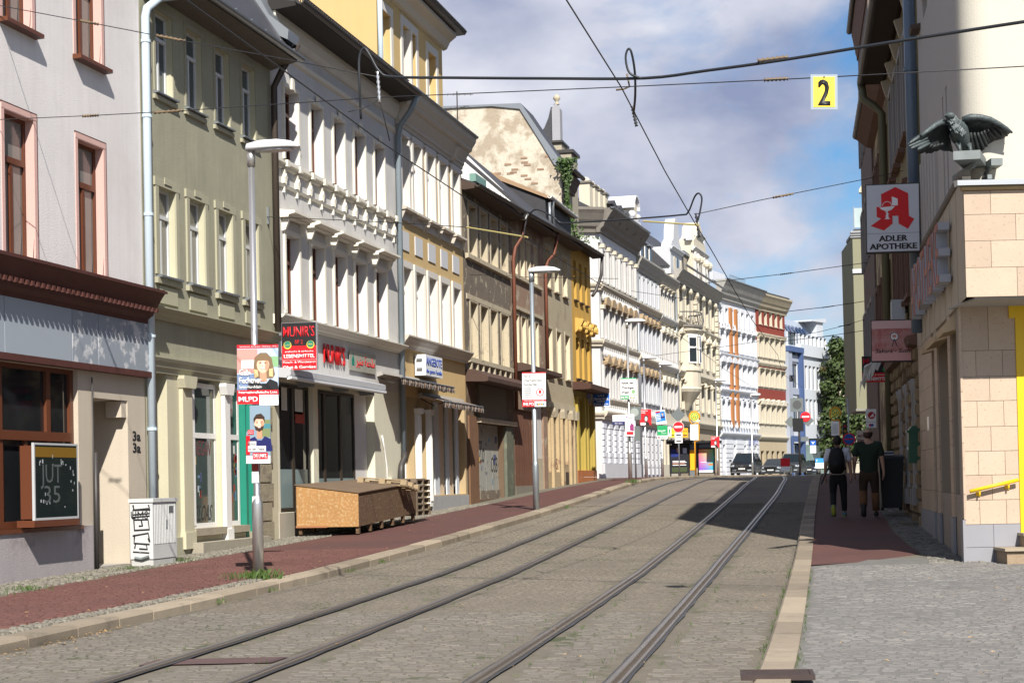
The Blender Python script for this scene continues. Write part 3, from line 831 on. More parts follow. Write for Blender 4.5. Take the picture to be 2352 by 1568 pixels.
# ---------------------------------------------------------------- white house with MUNIR'S shop
Y0 = 34.34
h = House('white_house', LX, Y0, .52, H90, 'grey-white house with flat stone window hoods above the red-lettered grocery shop', 'house')
M3 = mat('offwhite_render', (.54, .53, .51), rough=.92, var=.14, scale=1., bump=.25, bscale=35, streak=.16, dark=(.45, .435, .41), dscale=.4, dthr=.6, dsoft=.25)
M3T = mat('offwhite_trim', (.64, .61, .53), rough=.9, var=.1, scale=2, bump=.2)
M3W = mat('white_reveal', (.58, .57, .57), rough=.9, var=.04)
M3C = mat('cream_shop_front', (.58, .555, .44), rough=.9, var=.06, scale=1, streak=.05, bump=.1)
lw = [(35.03, 35.88), (36.70, 37.57), (38.32, 39.17), (39.9, 40.76), (41.58, 42.5)]
uw = [(35.1, 35.97), (36.81, 37.62), (38.43, 39.22), (40.0, 40.86), (41.67, 42.5)]
ops = [(U(a), U(c), 8.57, 10.12, .24) for a, c in uw]+[(U(a), U(c), 5.26, 6.95, .24) for a, c in lw]
h.wall(9.3, 3.95, 11.7, ops, M3, rev=.24, revm=M3W)
for a, c in uw:
    h.win(U(a), U(c), 8.57, 10.12, BROWNWOOD, GL, .24, 'T', .06, casing=(M3T, .08, .045, False, 0))
    h.box('keystone', M3T, U((a+c)/2)-.08, U((a+c)/2)+.08, -.09, -.05, 10.12, 10.36)
for a, c in lw:
    h.win(U(a), U(c), 5.26, 6.95, BROWNWOOD, GL, .24, 'T', .06, casing=(M3T, .09, .045, False, 0), hood=(M3T, 'flat', .34, .32))
    h.box('lintel_panel', M3, U(a)-.05, U(c)+.05, -.03, -.001, 7.06, 7.25)
h.run([(.002, 8.32), (-.05, 8.34), (-.07, 8.40), (-.12, 8.42), (-.12, 8.47), (.002, 8.53)], .0, 9.1, M3T, 'sill_band')
h.run([(.002, 7.93), (-.04, 7.93), (-.06, 7.99), (.002, 8.02)], .0, 9.1, M3T, 'rail_moulding')
col = MB().box(-.045, .045, -.075, 0, 8.02, 8.31).prism([(-.07, 8.14), (0, 8.22), (.07, 8.14), (0, 8.0)], (-.1, -.07)).box(-.02, .02, -.06, 0, 7.82, 7.94).box(-.07, .07, -.16, -.1, 8.36, 8.5).mesh('balustrade_post', M3T)
k = .62
for i in range(11):
    place('balustrade_post', col, h.e, (k+i*.825, 0, -h.zb))
h.run([(.002, 10.72), (-.05, 10.76), (-.07, 10.84), (.002, 10.9)], 0, 9.3, M3T, 'frieze_moulding')
h.run([(.002, 11.1), (-.04, 11.12), (-.1, 11.25), (-.14, 11.45), (-.14, 11.55), (.002, 11.6)], 0, 9.3, M3T, 'cornice')
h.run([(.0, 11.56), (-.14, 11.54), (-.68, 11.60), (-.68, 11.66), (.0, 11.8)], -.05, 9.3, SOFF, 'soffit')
h.gutter(-.1, 9.05, 11.7, -.72, DARKZ, .1)
h.roof(0, 9.3, -.6, 11.7, 4.5, 2.2, SLATE)
b = MB()
for k in range(62): b.box(.0+k*.145, .02+k*.145, -.5, -.48, 11.78, 12.0)
b.box(0, 9.0, -.505, -.475, 12.0, 12.02).box(0, 9.0, -.505, -.475, 11.78, 11.8)
h.part(b, 'snow_guard', DARKZ)
h.corn(-.1, 9.3, 4.98, 5.18, .26, M3T, 'shop_cornice')
h.pipe([(U(43.55), -.1, 2.4), (U(43.55), -.1, 10.6), (U(43.5), -.18, 10.9), (U(43.4), -.5, 11.25), (U(43.35), -.7, 11.62)], .075, BLUEPIPE if 0 else paint('grey_blue_pipe', (.19, .23, .26), .45))
h.pipe([(U(43.55), -.1, 2.4), (U(43.5), -.12, 2.25), (U(43.2), -.12, 2.05), (U(43.15), -.12, 1.9), (U(43.15), -.12, .85)], .08, DARKZ)
sops = [(U(34.5), U(36.66), 1.04, 3.8, .18), (U(37.0), U(41.3), 1.04, 3.78, .3)]
h.wall(9.3, .45, 3.95, sops, M3C, name='shop_wall', back=False)
DBR = paint('dark_bronze_frame', (.035, .025, .018), .4)
for a, c, r_ in ((34.52, 35.62, .15), (35.62, 36.64, .15), (37.04, 38.03, .25), (38.03, 39.22, .25), (39.22, 40.28, .25)):
    h.win(U(a), U(c), 1.06, 3.76, DBR, GL, r_, '', .07)
    h.box('frosted_film', glass('frosted_film', (.20, .26, .26), .3), U(a)+.08, U(c)-.08, r_-.045, r_-.04, 1.12, 1.75 if a > 37 else 1.95)
h.box('jamb_wall', paint('pale_jamb', (.60, .58, .57), .8), U(40.3), U(41.28), .2, .28, 1.04, 3.78)
for (a, z, w_, hh, q) in ((36.9, 3.1, .1, .5, 2), (34.9, 3.2, .35, .5, 0), (35.75, 3.15, .5, .55, 0), (35.75, 2.95, .6, .25, 2), (37.1, 2.95, .5, .4, 2), (34.55, 2.1, .2, .5, 4), (34.55, 1.6, .15, .45, 1)):
    h.part(MB().box(U(a), U(a)+w_, (.09 if a < 36.7 else .19), (.092 if a < 36.7 else .192), z, z+hh), 'window_sticker', STICK[q])
h.box('wall_base', mat('shop_base_tile', (.36, .33, .27), rough=.7, var=.15, scale=2), 0, 9.28, -.03, 0, .45, 1.03)
h.box('meter_box', paint('pale_box', (.55, .53, .45)), U(42.3), U(42.75), -.12, -.001, 1.3, 1.75)
h.pipe([(U(42.2), -.03, 1.0), (U(42.2), -.03, 2.0), (U(42.0), -.03, 2.5), (U(41.8), -.04, 2.8)], .02, WHITE, 'loose_cable')
MUN = srgbmat('munir_red', 190, 15, 20)
text("MUNIR'S", h.e, MUN, U(37.38), 4.36-h.zb, .44, 1.55, y=-.03, bold=.005, ext=.02)
ARAB = 'ﺮﻴﻨﻣ ﺔﻤﺤﻠﻣ'
pl_ = h.box('glass_plaque', glass('clear_plaque', (.34, .33, .28), .15), U(39.25), U(41.35), -.05, -.04, 4.3, 4.78)
text(ARAB, h.e, MUN, U(39.75), 4.45-h.zb, .22, 1.5, y=-.052, bold=.01, ext=.004)
h.part(MB().prism([(U(39.4), 4.42), (U(39.6), 4.42), (U(39.6), 4.55), (U(39.5), 4.7), (U(39.4), 4.55)], (-.054, -.051)), 'plaque_emblem', GREEN)
aw = empty('awning_box', (LX, Y0, .52), H90, label="long grey folded awning cassette below the red MUNIR'S letters", cat='awning')
b = MB().prism([(-.02, 3.85), (-.5, 3.8), (-.58, 3.86), (-.58, 3.97), (-.5, 4.0), (-.02, 4.04)], (-.7, 6.05), 'x')
b.build('cassette', paint('awning_grey', (.42, .43, .45)), aw, (0, 0, -.52))
MB().prism([(-.5, 3.76), (-.6, 3.78), (-.6, 3.83), (-.5, 3.83)], (-.7, 6.05), 'x').build('front_bar', paint('awning_bar', (.6, .61, .64)), aw, (0, 0, -.52))
for k in (1.2, 3.6, 5.6): MB().box(k, k+.25, -.35, -.05, 3.72, 3.84).build('arm_bracket', ZINC, aw, (0, 0, -.52))

# ---------------------------------------------------------------- tan house
Y0 = 43.66
h = House('tan_house', LX, Y0, .8, H90, 'ochre house with white fluted window frames and a set-back yellow attic storey', 'house')
M4 = mat('ochre_render', (.50, .36, .17), rough=.92, var=.06, scale=.8, bump=.2, streak=.06)
M4T = mat('greige_trim', (.46, .42, .36), rough=.9, var=.1, scale=2)
M4W = mat('fluted_white', (.55, .525, .485), rough=.85, var=.1, streak=.1)
lw = [(44.05, 44.8), (45.28, 46.08), (46.62, 47.4), (47.97, 48.75), (49.37, 50.13)]
uw = [(44.1, 44.8), (45.25, 46.08), (46.65, 47.48), (48.03, 48.85), (49.5, 50.3)]
ops = [(U(a), U(c), 8.9, 10.8, .2) for a, c in uw]+[(U(a), U(c), 5.47, 7.3, .2) for a, c in lw]
h.wall(7.05, 3.9, 11.9, ops, M4, revm=M4W)
for a, c in uw:
    h.win(U(a), U(c), 8.9, 10.8, WHITE, GLC, .2, 'T', .06, casing=(M4W, .14, .05, False, 0))
    h.part(MB().prism([(.0, 8.78), (-.2, 8.80), (-.2, 8.86), (.0, 8.92)], (U(a)-.2, U(c)+.2), 'x'), 'sill_hood', M4T)
    h.box('apron', M4W, U(a)-.1, U(c)+.1, -.03, 0, 8.55, 8.79)
    for x in (U(a)-.16, U(c)+.08): h.part(MB().prism([(0, 8.5), (-.05, 8.52), (-.17, 8.79), (0, 8.79)], (x, x+.08), 'x'), 'console', M4T)
for i, (a, c) in enumerate(lw):
    h.win(U(a), U(c), 5.47, 7.3, WHITE, GLC, .2, 'T', .06, casing=(M4W, .15, .05, False, 0))
    h.box('casing_flute', M4W, U(c)+.03, U(c)+.06, -.065, -.05, 5.5, 7.28); h.box('casing_flute', M4W, U(c)+.09, U(c)+.12, -.065, -.05, 5.5, 7.28)
    h.box('plaque', mat('plaque_white', (.50, .51, .53), var=.03), U(43.97)+i*1.36, U(44.72)+i*1.36, -.025, 0, 7.76, 8.26)
h.corn(-.05, 7.08, 5.15, 5.48, .28, M4T, 'shop_cornice')
h.run([(.002, 10.98), (-.04, 11.0), (-.06, 11.1), (-.1, 11.12), (-.1, 11.2), (-.28, 11.5), (-.46, 11.75), (-.5, 11.92), (.002, 11.95)], -.02, 7.08, M4T, 'main_cornice')
h.part(MB().prism([(0, 11.0), (-.16, 11.08), (-.3, 11.4), (0, 11.4)], (5.6, 5.85), 'x'), 'cornice_bracket', M4T)
h.run([(-.28, 11.48), (-.34, 11.52), (-.36, 11.6), (-.33, 11.6)], -.02, 7.08, M4T, 'cornice_bead'); h.run([(0, 10.84), (-.05, 10.86), (-.05, 10.94), (0, 10.96)], 0, 7.05, M4T, 'frieze_bead')
h.gutter(-.05, 7.1, 11.95, -.5, ZINC, .06)
# attic
YA = mat('attic_yellow', (.50, .36, .16), rough=.9, var=.05, streak=.05)
aops = [(1.2, 2.1, 12.2, 14.4, .25), (3.3, 4.7, 12.2, 14.5, .3), (6.0, 6.95, 12.2, 14.4, .25)]
at = h.wall(7.75, 11.95, 15.0, aops, YA, depth=9, u0=.84, name='attic_wall', y=.7, rev=.25)
for a, c, z0, z1, r_ in aops:
    h.win(a, c, z0, z1, WHITE, GLC, r_, 'M', .07, casing=(M4W, .2, .04, False, 0), y=.7)
h.box('attic_pillar', M4W, 3.95, 4.1, .62, .85, 12.2, 14.5)
h.run([(.72, 14.85), (.6, 14.9), (.5, 15.1), (.3, 15.25), (.3, 15.35), (.72, 15.4)], .8, 8.0, M4T, 'attic_cornice')
h.run([(.8, 15.36), (.12, 15.4), (.05, 15.5), (.1, 15.58), (.8, 15.8)], .7, 8.4, DARKZ, 'attic_eaves')
h.roof(.7, 8.3, .15, 15.55, 4.5, 2.5, SLATE, 'attic_roof')
h.pipe([(.9, .62, 11.9), (.9, .62, 15.4)], .07, BLUEPIPE)
# shop level
sops = [(U(43.95), U(44.9), .95, 3.9, .3), (U(45.25), U(46.05), .95, 3.9, .35), (U(46.6), U(50.5), 1.25, 3.9, .25)]
h.wall(7.05, .6, 3.9, sops, mat('tan_shop', (.40, .30, .17), rough=.9, var=.1, scale=1.5), name='shop_wall', back=False)
h.win(U(43.95), U(44.9), .97, 3.88, WHITE, GL, .28, 'M', .1)
h.win(U(45.25), U(46.05), .97, 3.88, DBR, GL, .33, '', .06)
for a in (45.0, 46.1):
    b = MB().box(U(a), U(a)+.26, -.1, .1, .95, 3.5)
    for k in range(4): b.box(U(a)+.03+k*.056, U(a)+.055+k*.056, -.125, -.1, 1.1, 3.4)
    h.part(b, 'fluted_column', WHITE)
    h.part(MB().prism([(U(a)-.02, 3.45), (U(a)+.28, 3.45), (U(a)+.34, 3.6), (U(a)-.08, 3.6)], (-.17, .05)), 'capital', WHITE)
CR4 = paint('cream_panel', (.55, .45, .32), .8); GB4 = paint('pale_blue_panel', (.50, .54, .58), .8)
for a, c, mm, y_ in ((46.62, 47.45, CR4, .2), (47.45, 47.95, GB4, .12), (47.95, 48.75, CR4, .2), (48.75, 49.05, GB4, .12), (49.05, 49.8, CR4, .2), (49.8, 50.1, GB4, .1), (50.1, 50.5, CR4, .2)):
    h.box('shutter_panel', mm, U(a), U(c), y_, y_+.04, 1.25, 3.88)
h.box('plinth', mat('grey_plinth4', (.30, .30, .30), rough=.9, var=.2, scale=2, bump=.3), U(46.55), 7.05, -.04, .0, .6, 1.22)

# striped awnings (things of their own)
STR = bpy.data.materials.new('awning_stripes'); STR.use_nodes = True
t_ = STR.node_tree; bs = t_.nodes['Principled BSDF']; bs.inputs['Roughness'].default_value = .9
wv = t_.nodes.new('ShaderNodeTexWave'); wv.inputs['Scale'].default_value = 1.15; wv.bands_direction = 'X'
co_ = t_.nodes.new('ShaderNodeTexCoord'); rp_ = t_.nodes.new('ShaderNodeValToRGB')
rp_.color_ramp.interpolation = 'CONSTANT'
rp_.color_ramp.elements[0].color = (.16, .085, .05, 1); rp_.color_ramp.elements[1].position = .3; rp_.color_ramp.elements[1].color = (.40, .385, .35, 1)
e_ = rp_.color_ramp.elements.new(.72); e_.color = (.06, .04, .03, 1)
t_.links.new(co_.outputs['Object'], wv.inputs['Vector']); t_.links.new(wv.outputs['Fac'], rp_.inputs['Fac']); t_.links.new(rp_.outputs['Color'], bs.inputs['Base Color'])
for nm, ya, yb, z1, z0, out, lab in (('shop_awning', 41.6, 46.9, 4.34, 4.1, .62, 'worn brown and cream striped awning below the blue-lettered white box sign'),
                                     ('shop_awning', 45.3, 49.9, 3.98, 3.66, .72, 'drooping striped awning with scalloped edge over the cream shutter panels')):
    a_ = empty(nm, (LX, ya, z0), H90, label=lab, cat='awning', group='striped shop awnings')
    L_ = yb-ya
    MB().prism([(.02, z1-z0+.02), (-.12, z1-z0+.06), (-.16, z1-z0-.03), (.02, z1-z0-.08)], (0, L_), 'x').build('roller_case', paint('awning_case', (.33, .31, .28)), a_)
    b = MB(); n_ = 40
    for k in range(n_+1):
        u = L_*k/n_
        w1 = .02*sin(k*1.7)
        b.v += [(u, -.1, z1-z0), (u, -out, .13+w1*.5), (u, -out-.01+w1, .02+.015*(k % 2)), (u, -out+.005+w1, -.05+.03*(k % 2))]
    for k in range(n_):
        for q in range(3): b.f.append((k*4+q, k*4+q+1, (k+1)*4+q+1, (k+1)*4+q))
    b.build('canvas', STR, a_)
    MB().tube([(0, -out, .13), (L_, -out, .13)], .02, 6).build('front_bar', ZINC, a_)
    for u in (.15, L_-.15): MB().tube([(u, -.05, z1-z0-.1), (u, -out*.6, .0), (u, -out, .11)], .018, 5).build('folding_arm', DARKZ, a_)

# ---------------------------------------------------------------- derelict brown house, two parts under one eave
Y0 = 50.72
h = House('derelict_house', LX, Y0, .95, H90, 'derelict house with peeling dark brown plaster and an iron-brown shop canopy', 'house')
M5 = mat('peeling_brown', (.15, .120, .092), rough=.95, var=.25, scale=2, bump=.8, bscale=10, dark=(.33, .29, .21), dscale=2.2, dthr=.57, dsoft=.04)
M5T = mat('worn_cream_stone', (.42, .365, .265), rough=.92, var=.2, scale=2.5, bump=.4, dark=(.2, .16, .11), dscale=2.5, dthr=.62)
BOARD = mat('window_board', (.58, .50, .36), rough=.9, var=.08, scale=1.5, streak=.08)
DARKW = mat('dark_timber', (.05, .035, .025), rough=.8, var=.3, scale=5, bump=.3)
lw = [(51.52, 52.4), (52.87, 53.83), (54.22, 55.13), (55.75, 56.8)]
uw = [(51.5, 52.5), (53.05, 53.92), (54.46, 55.37), (55.95, 56.9)]
ops = [(U(a), U(c), 8.52, 10.08, .22) for a, c in uw]+[(U(a), U(c), 5.37, 7.1, .22) for a, c in lw]
h.wall(6.68, 4.9, 10.6, ops, M5, revm=M5T)
for (a, c), z0, z1 in [(w, 8.52, 10.08) for w in uw]+[(w, 5.37, 7.1) for w in lw]:
    h.win(U(a), U(c), z0, z1, M5T, GLC if z0 > 8 else BOARD, .22, 'T' if z0 > 8 else '', .06, casing=(M5T, .12, .02, False, 0))
for z0, z1, p in ((8.36, 8.52, .1), (5.2, 5.37, .1), (7.12, 7.3, .03)): h.run([(0, z0), (-p, z0+.03), (-p, z1), (0, z1)], .3, 6.4, M5T, 'sill_band')
for k in range(8): h.box('corbel', M5T, .5+k*.78, .62+k*.78, -.09, 0, 5.0, 5.2)
RUST = mat('rust_brown_sheet', (.065, .036, .026), rough=.75, var=.35, scale=3, bump=.3)
h.run([(0, 4.98), (-.25, 4.98), (-.7, 4.75), (-.7, 4.62), (-.6, 4.6), (0, 4.62)], .0, 6.5, RUST, 'canopy')
h.box('shutter_box', mat('shutter_box', (.11, .085, .055), rough=.7, var=.2), 1.3, 5.0, -.12, .1, 3.55, 4.6)
h.box('shutter_rail', M5T, 1.2, 6.4, -.18, -.02, 3.42, 3.56)
h.wall(6.68, .8, 4.9, [(U(52.1), U(55.7), 1.05, 3.42, .3)], mat('brown_shop_wall', (.12, .08, .05), rough=.9, var=.3, scale=2, bump=.4, dark=(.28, .22, .15), dscale=2, dthr=.64), name='shop_wall', back=False)
SHUT = mat('graffiti_shutter', (.30, .30, .27), rough=.7, var=.2, scale=2, dark=(.10, .11, .12), dscale=4, dthr=.6, dsoft=.06)
for k in range(4):
    h.box('boarded_panel', SHUT, 1.42+k*.89, 2.29+k*.89, .18, .22, 1.32, 3.4)
h.box('board_base', M5, 1.4, 4.98, .14, .2, .95, 1.32)
text('dzZo', h.e, SBLACK, 1.6, 2.2-h.zb, .7, 1.4, y=.176, shear=.3, ext=.001); text('OSB', h.e, SBLACK, 3.9, 1.9-h.zb, .5, .9, y=.176, shear=.2, ext=.001)
for k in range(14):
    a = random.uniform(1.45, 4.8); z = random.uniform(1.3, 3.0); h.part(MB().box(a, a+random.uniform(.05, .3), .174, .178, z, z+random.uniform(.05, .25)), 'torn_poster', random.choice(STICK))
h.box('timber_post', mat('brown_post', (.16, .085, .045), rough=.8, var=.3, scale=3), U(50.9), U(52.05), -.05, .0, .9, 3.6)
PIL = mat('green_brown_pilaster', (.10, .11, .08), rough=.7, var=.3, scale=3, dark=(.2, .19, .13), dscale=2, dthr=.6)
h.box('pilaster', PIL, U(55.75), U(56.5), -.1, 0, .95, 3.4); h.box('pilaster', PIL, U(56.55), U(57.0), -.06, 0, .95, 3.4)
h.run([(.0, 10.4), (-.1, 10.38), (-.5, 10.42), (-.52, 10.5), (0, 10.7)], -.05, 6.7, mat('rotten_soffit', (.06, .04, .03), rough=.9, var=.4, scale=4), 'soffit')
h.gutter(-.1, 6.72, 10.52, -.52, DARKZ, .09, 10.68)
h.roof(0, 6.68, -.5, 10.55, 5, 2.0, SLATE)
h.box('roof_light', paint('copper_green', (.16, .28, .24)), .2, 1.6, -.4, -.2, 10.66, 10.9)
ORP = paint('rust_red_pipe', (.13, .042, .022), .6, var=.2)
h.pipe([(U(57.4), -.1, 4.0), (U(57.4), -.1, 9.1), (U(57.5), -.15, 9.5), (U(57.9), -.3, 9.9), (U(58.0), -.45, 10.6)], .062, ORP)

Y0 = 57.42
h = House('derelict_annexe', LX, Y0, 1.1, H90, 'brown annexe with a rusty plank gate, a white gable wall and red downpipes', 'house')
M6 = mat('brown_plaster', (.25, .165, .115), rough=.95, var=.2, scale=2, bump=.5, bscale=12, dark=(.37, .31, .23), dscale=1.8, dthr=.57, dsoft=.06)
lw = [(57.75, 58.44), (58.96, 59.63), (60.03, 60.6), (61.27, 61.8)]
ops = [(U(a), U(c), 8.7, 10.0, .2) for a, c in lw]+[(U(a), U(c), 5.65, 7.28, .2) for a, c in lw]
h.wall(5.66, 4.5, 10.7, ops, M6, revm=BOARD)
for a, c in lw:
    h.win(U(a), U(c), 8.7, 10.0, M5T, GLC, .2, 'T', .05, casing=(M5T, .09, .02, False, 0)); h.win(U(a), U(c), 5.65, 7.28, M5T, BOARD, .2, '', .05, casing=(M5T, .1, .02, False, 0))
for z0 in (8.5, 5.48, 7.42): h.run([(0, z0), (-.09, z0+.03), (-.09, z0+.14), (0, z0+.16)], .05, 5.0, M5T, 'sill_band')
h.wall(5.66, 1.0, 4.5, [(.0, 3.3, 1.25, 4.05, .15), (3.55, 5.0, 1.25, 4.3, .2)], M6, name='ground_wall', back=False)
h.run([(0, 5.6), (-.3, 5.6), (-.62, 5.5), (-.62, 5.36), (0, 5.3)], .2, 5.6, RUST, 'canopy')
GATE = mat('rusty_plank', (.13, .055, .03), rough=.85, var=.35, scale=2, bump=.4, streak=.3, dark=(.24, .18, .12), dscale=3, dthr=.66)
for k in range(8): h.box('gate_plank', GATE, .02+k*.41, .41+k*.41, .08, .12, 1.42, 4.02)
h.box('white_pier', paint('dirty_white', (.55, .53, .5), .8, var=.12), 3.6, 4.9, .06, .14, 2.4, 4.28); h.box('low_wall', M5T, 3.55, 5.0, .04, .16, 1.2, 2.4)
h.box('gate_base', mat('gate_base', (.19, .17, .14), var=.2), 0, 3.4, -.02, .1, 1.05, 1.42)
h.run([(.0, 10.62), (-.1, 10.58), (-.5, 10.60), (-.52, 10.66), (0, 10.85)], -.02, 5.66, bpy.data.materials['rotten_soffit'], 'soffit')
h.gutter(0, 5.66, 10.7, -.52, DARKZ, .09, 10.86)
b = MB().prism([(-.55, 10.45), (-.6, 10.62), (1.7, 12.95), (4.5, 15.2), (6, 15.2), (6, 10.45)], (.05, .3), 'x')
h.part(b, 'gable_wall', paint('gable_white', (.72, .71, .69), .85, var=.05))
h.part(MB().add([(.0, -.62, 10.68), (5.7, -.62, 10.85), (5.7, 4.4, 15.3), (.0, 4.4, 15.3), (0, -.62, 10.6), (0, 4.4, 15.15)], [(0, 1, 2, 3), (0, 3, 5, 4)]), 'roof', SLATE)
h.pipe([(U(62.95), -.1, 5.7), (U(62.95), -.1, 9.4), (U(63.1), -.15, 9.7), (U(63.6), -.3, 10.0), (U(63.65), -.45, 10.8)], .062, ORP)

# ---------------------------------------------------------------- beige house and yellow house
Y0 = 63.1
h = House('beige_house', LX, Y0, 1.25, H90, 'weathered beige house with four stuccoed ground floor pilasters beside the yellow house', 'house')
M7 = mat('beige_plaster', (.37, .315, .215), rough=.95, var=.12, scale=1.5, bump=.4, bscale=14, dark=(.27, .22, .16), dscale=.9, dthr=.58, dsoft=.1)
M7B = mat('crumbling_plaster', (.38, .29, .17), rough=.95, var=.2, scale=2, bump=.6, bscale=12, dark=(.24, .15, .10), dscale=1.2, dthr=.58, dsoft=.05)
lw = [(63.46, 64.4), (65.32, 66.13), (67.02, 67.98)]; uw = [(63.4, 64.3), (65.1, 65.9), (66.8, 67.7)]
ops = [(U(a), U(c), 8.8, 10.3, .2) for a, c in uw]+[(U(a), U(c), 5.55, 7.28, .2) for a, c in lw]
h.wall(5.55, 4.5, 11.0, ops, M7, revm=BOARD)
for (a, c), z0, z1 in [(w, 8.8, 10.3) for w in uw]+[(w, 5.55, 7.28) for w in lw]:
    h.win(U(a), U(c), z0, z1, M5T, GL, .2, 'T', .05, casing=(M5T, .1, .02, False, 0), sill=(M5T, .1, .1, .05))
sops = [(.1, .6, 1.9, 4.2, .2), (1.5, 2.3, 1.9, 4.2, .2), (3.25, 4.1, 2.2, 4.2, .2)]
h.wall(5.55, 1.15, 4.3, sops, M7B, name='ground_wall', back=False)
h.box('architrave', M5T, 0, 5.5, -.06, .1, 4.3, 4.52)
for a, c, z0, z1, r_ in sops: h.box('boarded_opening', BOARD, a, c, .15, .19, z0, z1)
for a in (.7, 2.55, 4.3, 5.1):
    h.box('pilaster', M7B, a, a+.4, -.1, -.001, 1.2, 3.95); h.part(MB().prism([(a-.02, 3.95), (a+.42, 3.95), (a+.5, 4.2), (a+.5, 4.3), (a-.1, 4.3), (a-.1, 4.2)], (-.2, 0)), 'capital', M5T)
h.box('cellar_hatch', DARKW, 3.3, 4.0, -.03, .0, 1.4, 1.9)
b = MB()
for r_ in range(5):
    for k in range(4):
        if random.random() < .75: h.box('brick', mat('bare_brick', (.24, .07, .035), rough=.9, var=.3, scale=8), 1.0+k*.2+(r_ % 2)*.1, 1.18+k*.2+(r_ % 2)*.1, -.012, -.001, 2.0+r_*.085, 2.07+r_*.085)
h.run([(.0, 10.85), (-.1, 10.75), (-.5, 10.80), (-.52, 10.86), (0, 11.05)], -.02, 5.6, bpy.data.materials['rotten_soffit'], 'soffit')
h.gutter(0, 5.56, 10.88, -.52, DARKZ, .09, 11.05)
dm = mat('dark_slate_cheek', (.035, .034, .038), rough=.7, var=.3, scale=5, bump=.3, bscale=8)
h.part(MB().prism([(-.1, 10.9), (-.1, 12.0), (2.2, 13.05), (4, 13.5), (5.5, 13.5), (5.5, 10.9)], (.05, 5.2), 'x'), 'dormer', dm)
h.part(MB().prism([(-.25, 12.0), (-.25, 12.12), (2.2, 13.25), (5.5, 13.7), (5.5, 13.5), (2.2, 13.05)], (-.05, 5.3), 'x'), 'dormer_roof', mat('tan_tile_edge', (.30, .20, .12), rough=.8, var=.2))
h.gutter(-.1, 5.35, 12.1, -.3, WHITE, .09)
h.pipe([(.1, -.25, 10.9), (.1, -.25, 11.9)], .06, ZINC); h.pipe([(.7, -.3, 10.9), (.7, -.25, 11.7), (.5, -.3, 12.0)], .06, ZINC)
h.roof(0, 5.55, -.5, 10.95, 5.5, 2.2, SLATE)

Y0 = 68.66
h = House('yellow_house', LX, Y0, 1.4, H90, 'narrow bright yellow house with lion-head window consoles and orange base tiles', 'house')
M8 = mat('yellow_render', (.48, .29, .06), rough=.9, var=.06, scale=1, streak=.05)
M8T = mat('yellow_trim', (.50, .32, .08), rough=.85, var=.12, scale=4)
M8S = mat('mustard_shop', (.36, .27, .055), rough=.8, var=.08, scale=1.5)
lw = [(69.4, 70.1), (70.7, 71.25), (71.99, 72.6)]; uw = [(69.22, 69.8), (70.5, 71.08), (71.8, 72.3)]
ops = [(U(a), U(c), 8.9, 10.5, .2) for a, c in uw]+[(U(a), U(c), 5.72, 7.38, .2) for a, c in lw]
h.wall(4.5, 5.45, 11.25, ops, M8)
for a, c in uw: h.win(U(a), U(c), 8.9, 10.5, DARKW, GL, .2, 'T', .05, sill=(DARKW, .08, .1, .05))
for a, c in lw: h.win(U(a), U(c), 5.72, 7.38, DARKW, GL, .2, 'T', .05, sill=(DARKW, .08, .1, .05), hood=(M8T, 'lion', .34, .22))
h.wall(4.5, 1.95, 5.45, [(U(70.0), U(70.55), 1.97, 4.9, .3), (U(72.05), U(72.75), 1.97, 4.9, .3)], M8S, name='shop_wall', back=False)
for a, c in ((70.0, 70.55), (72.05, 72.75)): h.win(U(a), U(c), 1.99, 4.88, M8S, GL, .28, 'H', .06)
for a in (69.0, 70.6, 71.3, 72.8): h.box('pilaster', M8S, U(a), U(a)+.3, -.1, -.001, 1.97, 4.95)
ORT = mat('orange_tile', (.38, .13, .04), rough=.5, var=.15, scale=4)
for k in range(6):
    for q in range(2): h.box('base_tile', ORT, .02+k*.745, .75+k*.745, -.11, 0, 1.42+q*.28, 1.69+q*.28)
h.run([(0, 5.5), (-.3, 5.52), (-.75, 5.42), (-.75, 5.22), (-.6, 5.2), (0, 5.2)], -.25, 4.3, mat('canopy_brown', (.06, .025, .015), rough=.6, var=.2), 'canopy')
h.run([(.0, 11.1), (-.1, 11.0), (-.5, 11.02), (-.52, 11.08), (0, 11.3)], 0, 4.65, SOFF, 'soffit')
h.gutter(0, 4.75, 11.06, -.52, DARKZ, .09, 11.16)
h.pipe([(4.7, -.5, 11.1), (4.72, -.45, 10.3), (4.6, -.2, 9.6), (4.4, -.1, 9.4)], .07, DARKZ)
h.roof(0, 4.5, -.5, 11.1, 5, 1.8, SLATE)

# ---------------------------------------------------------------- tall old house behind, with the bare gable
h = House('old_gable_house', -13.85, 73.6, 1.6, H90, 'tall old house with a bare blotchy plaster gable above the low roofs', 'house')
MG = mat('blotchy_gable', (.50, .455, .37), rough=.95, var=.2, scale=2.5, bump=.9, bscale=7, dark=(.33, .275, .205), dscale=.9, dthr=.52, dsoft=.1)
h.part(MB().prism([(.0, 1.5), (.0, 14.9), (.28, 15.5), (.85, 16.3), (1.75, 17.75), (3.0, 17.9), (18, 18.2), (18, 1.5)], (.0, .35), 'x'), 'gable', MG)
brk = MB().box(0, .3, -.02, 0, 0, .08).mesh('brick', mat('gable_brick', (.27, .18, .12), rough=.9, var=.2, scale=6))
for k in range(34):
    o = place('brick', brk, h.e, (-.001, random.uniform(.6, 6), random.uniform(12.8, 15.6)-h.zb), -H90)
h.wall(2.6, 1.5, 15.0, [(1.1, 2.0, z0, z0+1.7, .2) for z0 in (5.2, 8.6, 11.8)], mat('old_beige', (.38, .33, .25), rough=.9, var=.15, bump=.3), u0=.35, depth=12)
